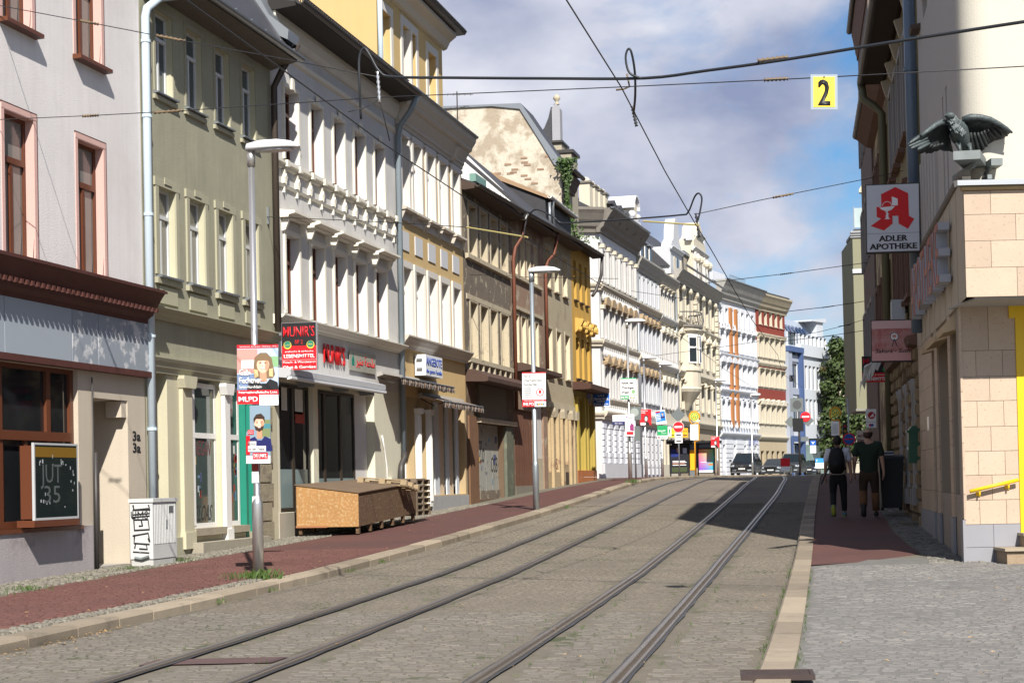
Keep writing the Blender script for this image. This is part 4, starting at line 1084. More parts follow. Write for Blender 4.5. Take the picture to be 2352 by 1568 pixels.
for k in range(1):
    for z0 in (5.2, 8.6, 11.8): h.win(1.1, 2.0, z0, z0+1.7, WHITE, GLC, .2, 'T', .06, casing=(M5T, .15, .05, False, 0), hood=(M5T, 'flat', .25, .25) if z0 < 11 else None)
h.part(MB().prism([(-.45, 15.0), (.1, 15.5), (.75, 16.45), (1.7, 17.95), (18, 18.4), (18, 18.2), (3.0, 17.9), (1.75, 17.7), (.85, 16.2), (.28, 15.2), (-.3, 14.85)], (-.08, .1), 'x'), 'verge_flashing', ZINC)
h.part(MB().prism([(-.45, 15.0), (.1, 15.5), (.75, 16.45), (1.7, 17.95), (12, 18.3), (12, 15.0)], (.1, 2.6), 'x'), 'roof', SLATE)
h.gutter(.1, 2.7, 15.0, -.5, DARKZ, .11)
h.pipe([(.35, -.4, 14.9), (.4, -.1, 14.2), (.4, -.1, 11)], .07, DARKZ)
h.corn(.3, 2.7, 14.2, 14.9, .35, mat('old_cornice', (.12, .09, .07), rough=.9, var=.2), 'eaves_cornice')
tw = House('turret_house', -15.05, 80., 1.6, H90, 'small dark curved turret roof with a pale stone pinnacle behind the bare gable', 'turret')
PINN = mat('pale_pinnacle', (.30, .30, .32), rough=.8, var=.15)
tw.box('tower_wall', mat('tower_cream', (.34, .30, .23), rough=.9, var=.2, scale=2), .0, 1.6, -.5, 4., 1.6, 16.9)
tw.box('tower_cornice', DARKZ, -.08, 1.7, -.62, 4., 16.9, 17.05); tw.box('tower_wall', bpy.data.materials['tower_cream'], 0, 1.5, -.05, 3., 17.05, 17.45)
tw.part(MB().prism([(-.02, 17.5), (.36, 17.5), (.36, 19.0), (.17, 19.25), (-.02, 19.0)], (-.1, .5), 'x'), 'pinnacle', PINN)
tw.part(MB().lathe([(.06, 0), (.15, .05), (.08, .12), (.08, .2), (.17, .3), (.15, .42), (.03, .52)], (.2, .17, 19.2), 10), 'finial', M5T, True)
tw.part(MB().prism([(.36, 17.5), (.36, 19.1), (.42, 19.1), (.55, 18.6), (.75, 18.15), (1.05, 17.8), (1.4, 17.6), (1.4, 17.5)], (.0, 1.4), 'x'), 'curved_roof', SLATE)
tw.box('roof_ledge', DARKZ, -.12, 1.7, -.12, 2.2, 17.4, 17.5)
# ivy on the gable corner
IVY = mat('ivy_leaf', (.04, .075, .015), rough=.6, var=.5, scale=4, tone=.4)
b = MB()
for k in range(2600):
    z = random.uniform(9.4, 15.4); wd = .22+.2*sin(z*1.7)+.12*(z < 12)
    x, y = -13.55+random.gauss(0, wd*.6)+(.3 if z < 12 else 0), 73.45-abs(random.gauss(0, .15)); s_ = random.uniform(.05, .11); a = random.uniform(0, 6.28)
    n_ = Vector((random.gauss(.3, .5), random.gauss(-.6, .5), random.gauss(.4, .4))).normalized(); t1 = n_.orthogonal().normalized(); t2 = n_.cross(t1); c_ = Vector((x, y, z))
    p = [c_+(t1*cos(a+q*2.09)+t2*sin(a+q*2.09))*s_ for q in range(3)]
    b.add(p, [(0, 1, 2)], random.random())
iv = empty('ivy', (-13.5, 73.4, 9.2), label='green ivy climbing the corner of the bare plaster gable', cat='ivy')
b.xf(Matrix.Translation((13.5, -73.4, -9.2))); b.build('leaves', IVY, iv)
MB().tube([(0, .05, 0), (.1, .04, 2.), (-.1, .05, 4), (.05, .05, 6.2)], .03, 5, .01).build('stem', DARKW, iv)
# ---------------------------------------------------------------- the long row beyond the crest (larger, ornate town houses)
FK = 1.22
zf = lambda z: 1.6+(z-1.6)*FK
def far_house(name, p, ang, label, L_, zb=1.45, cat='town house'):
    return House(name, p[0], p[1], zb, pi/2-ang, label, cat)
M9 = mat('pale_stone', (.48, .47, .455), rough=.9, var=.1, scale=1.2, bump=.2, streak=.1)
M9C = mat('cream_stone', (.52, .47, .37), rough=.9, var=.1, scale=1.2, bump=.2, streak=.1)
M9G = mat('light_grey_stone', (.46, .47, .49), rough=.9, var=.1, scale=1.2, streak=.08)
M9W = mat('white_stone', (.56, .575, .61), rough=.9, var=.06, scale=1.2)
TAN = mat('tan_gable_panel', (.30, .22, .13), rough=.9, var=.1)
LCOR = mat('weathered_cornice', (.30, .285, .255), rough=.9, var=.3, scale=2, bump=.3, bscale=6)
DCOR = mat('dark_stained_cornice', (.16, .145, .125), rough=.9, var=.4, scale=2, bump=.4, bscale=6)
ORB = mat('orange_brick', (.36, .15, .05), rough=.9, var=.2, scale=5)
def floors(h, L_, n, rows, m_, tm, fm=DARKW, ww=.5, u0=0., margin=.35, rev=.28, pane=GL, wall=True, pil=None, z0=None, z1=None, rustic=None, base=True, door=None):
    """rows: (sill, head, hood kind, hood material)"""
    us = [u0+margin+(L_-u0-2*margin)*(i+.5)/n for i in range(n)]
    st = (L_-u0-2*margin)/n
    hw = st*ww/2
    ops = [(u-hw, u+hw, a, c, rev) for (a, c, *_r) in rows for u in us]
    if wall: h.wall(L_, z0, z1, ops, m_, rev=rev, u0=u0, depth=11)
    for a, c, kind, hm in rows:
        for u in us:
            h.win(u-hw, u+hw, a, c, fm, random.choice((GL, GL, GLC, GLB)), rev, 'T', .07, casing=(tm, st*.11, .07, False, 0), sill=(tm, .12, .14, .1), hood=(hm or tm, kind, .34, .16) if kind else None)
    return us, st
def band(h, u0, u1, z, hh, p, m_, name='string_course'):
    h.corn(u0, u1, z, z+hh, p, m_, name, 2)
def balusters(h, u0, u1, z, m_, n):
    me_ = MB().lathe([(.07, 0), (.13, .12), (.13, .25), (.06, .45), (.09, .6)], n=8).mesh('baluster', m_)
    for i in range(n): place('baluster', me_, h.e, (u0+(u1-u0)*(i+.5)/n, -.16, z-h.zb))
def rustic(h, u0, u1, z0, z1, m_, ops, n=7):
    hh = (z1-z0)/n
    edges = sorted([u0]+[x for o in ops for x in o]+[u1])
    for i in range(0, len(edges), 2):
        a, c = edges[i], edges[i+1]
        if c-a < .1: continue
        for k in range(n):
            h.box('rusticated_block', m_, a, c, -.1, -.0, z0+k*hh+.03, z0+(k+1)*hh-.03)
P0 = (-18.36, 109.8); A0 = atan(.044)
def along(p, a, u): return (p[0]+sin(a)*u, p[1]+cos(a)*u)

# O1 white corner house with tan triangular gables
L1 = 10.1*FK
h = far_house('ornate_corner_house', P0, A0, 'ornate white corner house with rows of tan gable hoods and a dark stained eaves cornice', L1)
rows = [(zf(5.95), zf(7.5), 'tri', TAN), (zf(9.05), zf(10.6), 'arch', TAN), (zf(12.05), zf(13.7), None, None)]
us, st = floors(h, L1, 6, rows, M9, M9, z0=zf(5.0), z1=zf(14.5), ww=.46, margin=.5)
rustic_ops = [(u-st*.23, u+st*.23) for u in us]
h.wall(L1, 1.3, zf(5.0), [(a, c, 3.3, zf(4.3), .3) for a, c in rustic_ops], M9W, rev=.3, name='ground_wall', back=False)
rustic(h, 0, L1, 2.6, zf(4.55), M9W, rustic_ops)
for a, c in rustic_ops: h.win(a, c, 3.3, zf(4.3), WHITE, GL, .3, 'T', .07)
h.box('plinth', M9G, -.05, L1, -.16, 0, 1.3, 2.6)
band(h, -.1, L1, zf(4.72), .55, .42, M9C); band(h, -.1, L1, zf(5.6), .3, .25, M9C)
band(h, -.1, L1, zf(8.55), .4, .3, M9C); band(h, -.1, L1, zf(11.5), .35, .34, M9C)
balusters(h, .2, L1, zf(8.05), M9, 18); balusters(h, .2, L1, zf(5.02), M9, 18); balusters(h, .2, L1, zf(11.0), M9, 18)
for u in [us[0]-st/2]+[u+st/2 for u in us]:
    h.box('pilaster', M9, u-.16, u+.16, -.22, 0, zf(12.0), zf(13.75)); h.box('pilaster', M9, u-.13, u+.13, -.16, 0, zf(9.0), zf(10.7)); h.box('pilaster', M9, u-.13, u+.13, -.16, 0, zf(5.9), zf(7.6))
    h.box('capital', M9C, u-.22, u+.22, -.34, 0, zf(13.75), zf(13.95)); h.box('capital', M9C, u-.2, u+.2, -.26, 0, zf(10.55), zf(10.75))
h.box('frieze', M9G, 0, L1, -.12, 0, zf(14.0), zf(14.5))
h.corn(-.4, L1+.1, zf(14.5), zf(15.75), 1.1, DCOR, 'eaves_cornice', 4)
h.gutter(-.5, L1, zf(15.8), -1.1, ZINC, .12)
for u in (.5, 3, 5.5, 8, 10.5): h.part(MB().prism([(0, zf(14.5)), (-.5, zf(15.1)), (-.95, zf(15.3)), (0, zf(15.3))], (u, u+.35), 'x'), 'eaves_bracket', DCOR)
# chamfered corner side with a loggia
e2 = House('corner_front', P0[0], P0[1], 1.45, pi/2-A0-radians(62), 'narrow chamfered front of the white corner house with a flower box', 'house front')
for z0, z1 in ((3.0, 4.6), (6.0, 7.6), (9.1, 10.7), (12.1, 13.6)): pass
e2ops = [(-2.2, -1.2, zf(6.0), zf(7.5), .3), (-2.2, -1.2, zf(9.1), zf(10.6), .3), (-2.2, -1.2, zf(12.1), zf(13.5), .3)]
e2.wall(0, 1.3, zf(14.6), e2ops, M9, u0=-3.6, depth=1.5, rev=.3)
for o in e2ops: e2.win(*o[:4], WHITE, GLB, .3, 'T', .08, casing=(M9C, .2, .08, False, 0), sill=(M9C, .15, .2, .12), hood=(M9C, 'flat', .3, .1))
for z in (4.75, 8.55, 11.5): band(e2, -3.6, .1, zf(z), .45, .4, M9C)
e2.corn(-3.6, .2, zf(14.5), zf(15.75), 1., DCOR, 'eaves_cornice', 4)
e2.box('flower_box', M9C, -2.4, -.9, -.6, -.3, zf(11.65), zf(11.95))
for o in list(e2.e.children): pass
for k in range(60):
    e2.part(MB().ball((random.uniform(-2.35, -.95), random.uniform(-.6, -.3), zf(11.95)+random.uniform(0, .35)), .07, 5, 4), 'flower', paint(*random.choice((('pink_flower', (.5, .05, .15)), ('leaf_green', (.05, .12, .03))))))
for i in range(4):
    u = 1.4+i*1.6
    h.box('parapet_post', M9C, u-1.2, u-.3, .5, 1.2, zf(15.8), zf(17.2)); h.part(MB().ball((u-.75, .85, zf(17.35)), .28, 8, 6), 'post_urn', M9C)
    h.box('parapet_cap', DCOR, u-1.3, u-.2, .4, 1.3, zf(17.2), zf(17.3))
for i in range(3):
    u = 5.6+i*2.3
    h.box('dormer', SLATE, u, u+1.3, .4, 2.5, zf(15.8), zf(16.7)); h.part(MB().prism([(u-.3, zf(16.7)), (u+.65, zf(17.0)), (u+1.6, zf(16.7))], (.1, 2.6)), 'dormer_roof', DARKZ)
h.roof(0, L1, .2, zf(15.8), 4, 2.2, SLATE)

merge_into(e2.e, h.e)

# O2 + O3 grey and cream houses
p2 = along(P0, A0, L1); L2 = 7.6*FK
h = far_house('grey_town_house', p2, A0, 'light grey town house with slate dormers and a round-topped gable above its eaves', L2)
rows = [(zf(6.1), zf(7.5), 'tri', TAN), (zf(9.0), zf(10.6), 'tri', TAN), (zf(12.0), zf(13.4), None, None)]
us, st = floors(h, L2, 5, rows, M9G, M9G, z0=zf(4.9), z1=zf(14.2), ww=.46, margin=.5)
h.wall(L2, 1.3, zf(4.9), [(u-st*.28, u+st*.28, 2.6, zf(4.1), .3) for u in us], M9G, name='ground_wall', back=False, rev=.3)
rustic(h, 0, L2, 1.8, zf(4.5), M9G, [(u-st*.28, u+st*.28) for u in us], 6)
for u in us: h.win(u-st*.28, u+st*.28, 2.6, zf(4.1), DARKW, GL, .3, 'M', .08)
for z in (4.6, 8.35, 11.5): band(h, 0, L2, zf(z), .4, .32, M9C)
balusters(h, .2, L2, zf(8.6), M9, 12); balusters(h, .2, L2, zf(5.2), M9, 12)
for u in [us[0]-st/2]+[u+st/2 for u in us]:
    for a, c in ((12.0, 13.5), (9.0, 10.7), (6.0, 7.6)): h.box('pilaster', M9G, u-.14, u+.14, -.18, 0, zf(a), zf(c))
h.corn(0, L2, zf(13.7), zf(14.5), .55, LCOR, 'eaves_cornice', 3)
for i in range(4):
    u = .8+i*1.75
    h.box('dormer', SLATE, u, u+1.15, .1, 2.5, zf(14.5), zf(15.7)); h.box('dormer_window', GL, u+.2, u+.95, .06, .1, zf(14.65), zf(15.55)); h.box('dormer_frame', WHITE, u+.12, u+.2, .04, .12, zf(14.6), zf(15.6)); h.box('dormer_cap', ZINC, u-.12, u+1.27, -.05, 2.6, zf(15.7), zf(15.82))
h.roof(0, L2, .3, zf(14.5), 4.5, 5, SLATE)
h.pipe([(.1, -.15, 1.6), (.1, -.15, zf(13.6))], .09, ZINC)
def round_gable(h, u0, u1, z0, z1, m_, y=.0, tm=M9W):
    w_ = (u1-u0)
    h.box('gable_wall', m_, u0, u1, y, 2.6, z0, z0+(z1-z0)*.55)
    h.box('gable_shoulder', tm, u0-.25, u1+.25, y-.2, 2.6, z0+(z1-z0)*.55, z0+(z1-z0)*.6)
    h.part(MB().prism([(u0+w_*.2, z0+(z1-z0)*.6)]+[((u0+u1)/2-w_*.33*cos(pi*k/10), z0+(z1-z0)*.8+w_*.33*sin(pi*k/10)*.9) for k in range(11)]+[(u1-w_*.2, z0+(z1-z0)*.6)], (y-.05, 1.6)), 'gable_top', m_)
    h.part(MB().loft([[((u0+u1)/2-w_*.38*cos(pi*k/10)*s, yy, z0+(z1-z0)*.8+w_*.38*sin(pi*k/10)*.95*s) for yy, s in ((y-.25, 1.), (y-.25, 1.14), (1.7, 1.14), (1.7, 1.))] for k in range(11)]), 'gable_arch', tm)
    for u in (u0+w_*.1, u1-w_*.1): h.part(MB().ball((u, y, z0+(z1-z0)*.68), w_*.12, 8, 6), 'volute', tm)
    h.win(u0+w_*.36, u0+w_*.64, z0+(z1-z0)*.12, z0+(z1-z0)*.48, WHITE, GL, .2, 'M', .06, casing=(tm, .15, .05, False, 0), y=y-.21)
round_gable(h, -.9, 1.5, zf(14.6), zf(17.9), M9C)
p3 = along(p2, A0, L2); L3 = 5.9*FK
h = far_house('cream_town_house', p3, A0, 'cream town house with a tall stuccoed roof gable pierced by slim arched lights', L3)
rows = [(zf(6.0), zf(7.4), 'arch', M9C), (zf(8.9), zf(10.5), 'tri', M9C), (zf(11.9), zf(13.4), 'flat', M9C)]
us, st = floors(h, L3, 4, rows, M9C, M9, z0=zf(4.9), z1=zf(14.2), ww=.46, margin=.3)
h.wall(L3, 1.3, zf(4.9), [(u-st*.28, u+st*.28, 2.6, zf(4.1), .3) for u in us], M9C, name='ground_wall', back=False, rev=.3)
for u in us: h.win(u-st*.28, u+st*.28, 2.6, zf(4.1), DARKW, GL, .3, 'M', .08)
for z in (4.6, 8.35, 11.4): band(h, 0, L3, zf(z), .4, .32, M9)
balusters(h, .2, L3, zf(8.6), M9, 10)
for u in [us[0]-st/2]+[u+st/2 for u in us]:
    for a, c in ((9.0, 10.7), (6.0, 7.6)): h.box('pilaster', M9, u-.14, u+.14, -.18, 0, zf(a), zf(c))
h.corn(0, L3, zf(13.7), zf(14.4), .5, LCOR, 'eaves_cornice', 3)
h.roof(0, L3, .5, zf(14.4), 5, 5, SLATE)
h.pipe([(L3-.1, -.15, 1.6), (L3-.1, -.15, zf(13.6))], .09, ZINC)

# O4 sandstone house with corner oriel
p4 = along(p3, A0, L3); A4 = atan(.06); L4 = 17.3*FK
h = far_house('sandstone_house', p4, A4, 'richly carved cream sandstone house with a rounded oriel bay, iron balcony and scrolled gable', L4)
rows = [(zf(6.2), zf(7.9), 'flat', M9C), (zf(9.3), zf(11.0), 'tri', M9C), (zf(12.4), zf(14.1), None, None)]
us, st = floors(h, L4, 6, rows, M9C, M9C, z0=zf(5.2), z1=zf(14.9), ww=.38, margin=1.0, u0=0)
h.wall(L4, 1.3, zf(5.2), [(u-st*.3, u+st*.3, 2.0, zf(4.2), .3) for u in us], mat('brown_ground_floor', (.33, .27, .19), rough=.9, var=.15), name='ground_wall', back=False, rev=.3)
for u in us: h.win(u-st*.3, u+st*.3, 2.0, zf(4.2), BROWNWOOD, GL, .3, 'M', .1)
for z in (5.0, 8.3, 11.6): band(h, 0, L4, zf(z), .45, .4, M9C)
for k in range(22):
    z = zf(5.4)+k*.5
    if z > zf(14.2): break
    h.box('quoin', M9C, 8.7, 9.5, -.32, 0, z, z+.42); h.box('quoin', M9C, L4-.9, L4, -.22, 0, z, z+.42)
h.corn(0, L4+.3, zf(14.5), zf(15.3), .7, LCOR, 'eaves_cornice', 3)
h.gutter(0, L4, zf(15.55), -.95, ZINC, .12)
b = MB()
for k in range(7):
    a = pi*k/6; b.v += [(4.2-1.9*cos(a), -1.25*sin(a)-.02, z) for z in (zf(5.9), zf(7.9), zf(8.2), zf(11.4))]
bay = [[(4.2-r_*cos(pi*k/8), -.68*r_*sin(pi*k/8), z) for k in range(9)] for r_, z in ((.35, zf(6.1)), (.9, zf(6.6)), (1.8, zf(7.3)), (1.95, zf(7.5)), (1.85, zf(7.6)), (1.85, zf(8.6)), (2.0, zf(8.7)), (2.0, zf(8.85)), (1.8, zf(8.9)), (1.8, zf(11.2)), (2.1, zf(11.35)), (2.1, zf(11.6)))]
h.part(MB().loft(bay), 'oriel_bay', M9C)
for k in range(1, 4):
    a = pi*k/4; cx, cy = 4.2-1.82*cos(a), -1.24*sin(a)
    o = h.part(MB().box(-.42, .42, -.06, .02, zf(9.2), zf(11.0)).box(-.5, .5, -.09, -.03, zf(11.0), zf(11.12)), 'oriel_window', WHITE); o.location = (cx, cy, -h.zb); o.rotation_euler = (0, 0, a-pi/2)
    MB().box(-.34, .34, -.075, -.06, zf(9.3), zf(10.2)).box(-.34, .34, -.075, -.06, zf(10.32), zf(10.9)).build('pane', GL, o)
h.part(MB().loft([[(4.2-r_*cos(pi*k/8), -.68*r_*sin(pi*k/8), z) for k in range(9)] for r_, z in ((2.25, zf(11.6)), (2.25, zf(11.75)))]), 'balcony_floor', DCOR)
IRONW = paint('balcony_iron', (.08, .08, .08))
for k in range(17):
    a = pi*k/16; h.part(MB().tube([(4.2-2.15*cos(a), -1.46*sin(a), zf(11.75)), (4.2-2.3*cos(a), -1.6*sin(a), zf(12.1)), (4.2-2.15*cos(a), -1.46*sin(a), zf(12.6))], .03, 4), 'balcony_bar', IRONW)
h.part(MB().tube([(4.2-2.15*cos(pi*k/16), -1.46*sin(pi*k/16), zf(12.6)) for k in range(17)], .05, 5), 'balcony_rail', IRONW)
# tall stuccoed gable at the left end
G3 = 5.6
h.box('gable_wall', M9G, .2, G3-.5, .25, 9, zf(15.0), zf(16.8))
b = MB().prism([(.2, zf(16.8)), (G3-.5, zf(16.8)), (G3-.8, zf(17.1)), (G3*.72, zf(17.4)), (G3*.7, zf(18.0))]+[(G3*.5+G3*.2*cos(pi*k/10), zf(18.0)+1.1*sin(pi*k/10)) for k in range(1, 10)]+[(G3*.27, zf(18.0)), (G3*.25, zf(17.4)), (.5, zf(17.1))], (.2, 1.))
h.part(b, 'gable_top', M9G)
h.run([(.2, zf(16.55)), (-.05, zf(16.8)), (-.05, zf(16.75)), (.2, zf(16.8))], .0, G3-.3, M9W, 'gable_cornice')
for k in range(3): h.part(MB().prism([(1.4+k*1.5, zf(15.0))]+[(1.75+k*1.5-.35*cos(pi*q/6), zf(16.0)+.35*sin(pi*q/6)) for q in range(7)]+[(2.1+k*1.5, zf(15.0))], (.2, .24)), 'arched_light', GL if k == 1 else M9C)
# scrolled gable and dormer
h.box('gable_wall', M9C, 8.8, 15.6, -.05, 3, zf(15.4), zf(17.4))
h.part(MB().prism([(9.2, zf(17.4)), (15.2, zf(17.4)), (15.2, zf(18.1)), (13.6, zf(18.6)), (13.4, zf(19.2)), (12.2, zf(19.7)), (11.0, zf(19.2)), (10.8, zf(18.6)), (9.2, zf(18.1))], (-.1, 1.2)), 'gable_top', M9C)
for z, a, c in ((17.35, 8.6, 15.8), (18.5, 10.4, 14.0)): band(h, a, c, zf(z), .35, .35, M9)
for u in (9.3, 10.6, 13.8, 15.1):
    h.box('gable_pilaster', M9, u-.25, u+.25, -.3, 0, zf(15.5), zf(17.3)); h.part(MB().ball((u, -.35, zf(16.8)), .38, 8, 6), 'carved_figure', M9C)
h.box('gable_vase', M9W, 8.8, 9.3, 0, .5, zf(18.1), zf(18.9)); h.box('gable_vase', M9W, 15.1, 15.6, 0, .5, zf(18.1), zf(18.9))
h.win(11.4, 13.0, zf(15.7), zf(17.0), DARKW, GL, .1, 'M', .1, casing=(M9, .2, .06, False, 0), y=-.1)
for u in (6.2, 17.6):
    h.box('dormer', SLATE, u, u+2.4, .4, 3, zf(15.5), zf(16.9)); h.box('dormer_cap', ZINC, u-.2, u+2.6, .2, 3.1, zf(16.9), zf(17.1)); h.box('dormer_pane', GL, u+.4, u+2, .36, .4, zf(15.8), zf(16.7))
for u in us:
    for z in (11.3, 8.0, 14.2): h.part(MB().ball((u, -.3, zf(z)), .36, 7, 5, (1, .6, .8)), 'carving', M9C)
h.roof(0, L4, .3, zf(15.5), 5, 5, SLATE)

# O5 white house with orange brick strips
p5 = along(p4, A4, L4); A5 = atan(.2); L5 = 10.6*FK
h = far_house('white_brick_striped_house', p5, A5, 'bright white town house with orange brick strips and a deep stained cornice', L5)
rows = [(zf(5.95), zf(7.3), 'block', M9W), (zf(8.7), zf(10.1), 'arch', M9W), (zf(11.2), zf(12.6), 'flat', M9W), (zf(13.2), zf(14.4), None, None)]
us, st = floors(h, L5, 7, rows, M9W, M9W, z0=zf(5.0), z1=zf(15.2), ww=.46, margin=.4)
h.wall(L5, 1.3, zf(5.0), [(u-st*.3, u+st*.3, 2.2, zf(4.0), .3) for u in us[::2]], M9W, name='ground_wall', back=False, rev=.3)
rustic(h, 0, L5, 1.6, zf(4.4), M9W, [(u-st*.3, u+st*.3) for u in us[::2]], 8)
for u in us[::2]: h.win(u-st*.3, u+st*.3, 2.2, zf(4.0), WHITE, GLB, .3, 'M', .1)
for u in (us[2]-st/2, us[3]-st/2): h.box('brick_strip', ORB, u-.3, u+.3, -.26, 0, zf(5.4), zf(14.5))
h.box('brick_band', ORB, us[0]-st/2, us[3]-st/2, -.04, 0, zf(12.75), zf(13.1))
for z in (4.6, 7.9, 10.6): band(h, 0, L5, zf(z), .4, .35, M9W)
balusters(h, .2, L5, zf(5.25), M9W, 14); balusters(h, .2, L5, zf(12.75), M9W, 14)
for u in [us[0]-st/2]+[u+st/2 for u in us]:
    for a, c in ((11.1, 12.5), (8.6, 10.2), (5.9, 7.3)): h.box('pilaster', M9W, u-.13, u+.13, -.2, 0, zf(a), zf(c))
h.corn(0, L5+.4, zf(15.0), zf(16.4), 1.0, mat('grey_stained_cornice', (.32, .31, .29), rough=.9, var=.35, scale=2), 'eaves_cornice', 4)
h.gutter(0, L5+.5, zf(16.45), -1.05, ZINC, .1)
b = MB()
h.box('attic_panel', M9W, 0, 4, .3, 1, zf(16.4), zf(17.1))
for k in range(14): h.part(MB().tube([(6.5+k*.4, .6, zf(16.4)), (6.5+k*.4, .6, zf(17.3))], .025, 4), 'roof_railing_bar', ZINC)
h.part(MB().tube([(6.5, .6, zf(17.3)), (11.7, .6, zf(17.3))], .03, 4), 'roof_railing', ZINC)
text('galerie', h.e, paint('blue_print', (.05, .09, .35)), 9, zf(4.1)-h.zb, .6, 3, y=-.2)

# O6 cream house with red brick
p6 = along(p5, A5, L5); A6 = atan(.256); L6 = 7.4*FK
h = far_house('cream_red_house', p6, A6, 'cream stone town house with red brick fields under a heavy bracketed cornice', L6)
RB = mat('red_brick_field', (.20, .035, .022), rough=.9, var=.15, scale=4)
rows = [(zf(5.9), zf(7.2), 'tri', M9C), (zf(8.9), zf(10.1), 'flat', M9C), (zf(11.3), zf(12.7), 'flat', M9C), (zf(13.95), zf(14.9), None, None)]
us, st = floors(h, L6, 5, rows, M9C, M9C, z0=zf(4.7), z1=zf(15.3), ww=.5, margin=.4)
h.wall(L6, 1.3, zf(4.7), [(u-st*.3, u+st*.3, 2.0, zf(3.6), .3) for u in us], mat('tan_ground', (.40, .33, .22), var=.1), name='ground_wall', back=False, rev=.3)
for u in us: h.win(u-st*.3, u+st*.3, 2.0, zf(3.6), DARKW, GL, .3, 'M', .1)
for z0, z1 in ((13.15, 13.85), (7.85, 8.65), (10.3, 10.6)): h.box('brick_band', RB, .2, L6-.1, -.05, 0, zf(z0), zf(z1))
for u in [us[0]-st/2]+[u+st/2 for u in us]:
    h.box('brick_pier', RB, u-.34, u+.34, -.1, 0, zf(13.75), zf(15.0)); h.box('pilaster', M9C, u-.15, u+.15, -.2, 0, zf(11.2), zf(12.8)); h.box('pilaster', M9C, u-.15, u+.15, -.2, 0, zf(8.8), zf(10.2)); h.box('pilaster', M9C, u-.15, u+.15, -.2, 0, zf(5.8), zf(7.3))
for z in (4.5, 7.4, 10.5, 12.9): band(h, 0, L6, zf(z), .35, .3, M9C)
for z0, z1 in ((5.9, 7.3), (8.9, 10.2), (11.3, 12.8)): h.box('brick_pier', RB, .02, .3, -.04, 0, zf(z0), zf(z1))
h.corn(-.3, L6+.3, zf(15.0), zf(16.3), .9, mat('tan_cornice', (.36, .31, .22), rough=.9, var=.2), 'eaves_cornice', 4)
h.box('roof_block', DARKZ, -.2, L6+.2, -.6, 8, zf(16.3), zf(16.5))

# O7 modern blue-grey house with glazed mansard
p7 = along(p6, A6, L6); A7 = atan(.28); L7 = 11.8*FK
h = far_house('modern_office_house', p7, A7, 'modern pale grey and blue office house with a sloping glazed roof', L7, cat='office building')
BL = paint('facade_blue', (.06, .10, .22), .6); PG = paint('panel_pale', (.50, .53, .57), .7); MODG = paint('facade_grey', (.30, .33, .40), .7)
rows = [(zf(5.2), zf(7.0), None, None), (zf(7.7), zf(9.4), None, None), (zf(10.0), zf(11.6), None, None)]
u0 = 4.6
ops = []
n_ = 7; st = (L7-u0-.4)/n_
for a, c, *_ in rows:
    for i in range(n_): ops.append((u0+.2+st*i+.15, u0+.2+st*(i+1)-.25, zf(a), zf(c), .25))
    ops.append((1.2, 3.9, zf(a), zf(c), .25))
h.wall(L7, 1.3, zf(12.1), ops, PG, rev=.25, depth=12)
for o in ops: h.win(*o[:4], WHITE if o[0] > 4 else DARKZ, GLB, .23, 'M', .07)
h.box('blue_bay', MODG, -.05, 1.15, -.4, 0, 1.3, zf(12.0)); h.box('blue_column', BL, 3.95, 4.55, -.5, 0, 1.3, zf(12.2)); h.box('blue_beam', BL, -.05, 4.6, -.55, 0, zf(12.05), zf(12.5))
h.box('blue_portal', BL, -.05, 4.4, -.6, -.5, zf(4.4), zf(4.9)); h.box('blue_portal_post', BL, -.05, .4, -.6, -.5, 1.4, zf(4.4))
for a, c, *_ in rows: h.box('spandrel', MODG, 1.15, 3.95, -.12, 0, zf(a)-.7, zf(a)-.05)
h.part(MB().prism([(-.1, zf(12.3)), (1.9, zf(15.2)), (6, zf(15.5)), (6, zf(12.3))], (0, L7-2.2), 'x'), 'mansard', paint('zinc_mansard', (.40, .45, .52), .4, metal=.3))
sl = (zf(15.2)-zf(12.3))/2.0
for k in range(6):
    u = 3.8+k*1.15
    b = MB(); y0_, y1_ = .35, 1.5
    b.add([(u, y0_-.16, zf(12.3)+sl*(y0_+.1)), (u+.8, y0_-.16, zf(12.3)+sl*(y0_+.1)), (u+.8, y1_-.16, zf(12.3)+sl*(y1_+.1)), (u, y1_-.16, zf(12.3)+sl*(y1_+.1))], [(0, 1, 2, 3)])
    h.part(b, 'roof_window', glass('roof_glass', (.03, .06, .14), .05))
h.box('parapet', PG, 4.5, L7, -.25, .3, zf(11.9), zf(12.9)); h.box('roof_block', PG, L7-2.2, L7, .5, 6, zf(12.3), zf(15.3)); h.part(MB().prism([(L7-4.4, zf(15.2)), (L7+.4, zf(15.3)), (L7+.6, zf(15.7)), (L7-4.4, zf(15.3))], (.3, 6)), 'flying_roof', PG)
h.box('ground_glazing', GL, .6, 3.8, -.05, .0, 1.5, zf(4.3)); h.box('bank_front', glass('green_glass', (.2, .28, .26), .15), 5, L7-1, -.06, 0, 1.6, zf(4.2))
h.box('canopy', BLACK, 7, L7+1, -1.6, 0, zf(4.3), zf(4.75))

# O8 last house end behind the tree
p8 = along(p7, A7, L7+1)
h = far_house('distant_cream_house', p8, A7+.2, 'distant cream house front just showing between the office house and the tree', 10)
us, st = floors(h, 10, 5, [(zf(5), zf(6.5), 'flat', M9C), (zf(8), zf(9.5), 'flat', M9C), (zf(11), zf(12.2), None, None)], M9C, M9C, z0=1.3, z1=zf(13), ww=.5)
h.corn(-.2, 10, zf(12.6), zf(13.2), .6, DCOR, 'eaves_cornice')
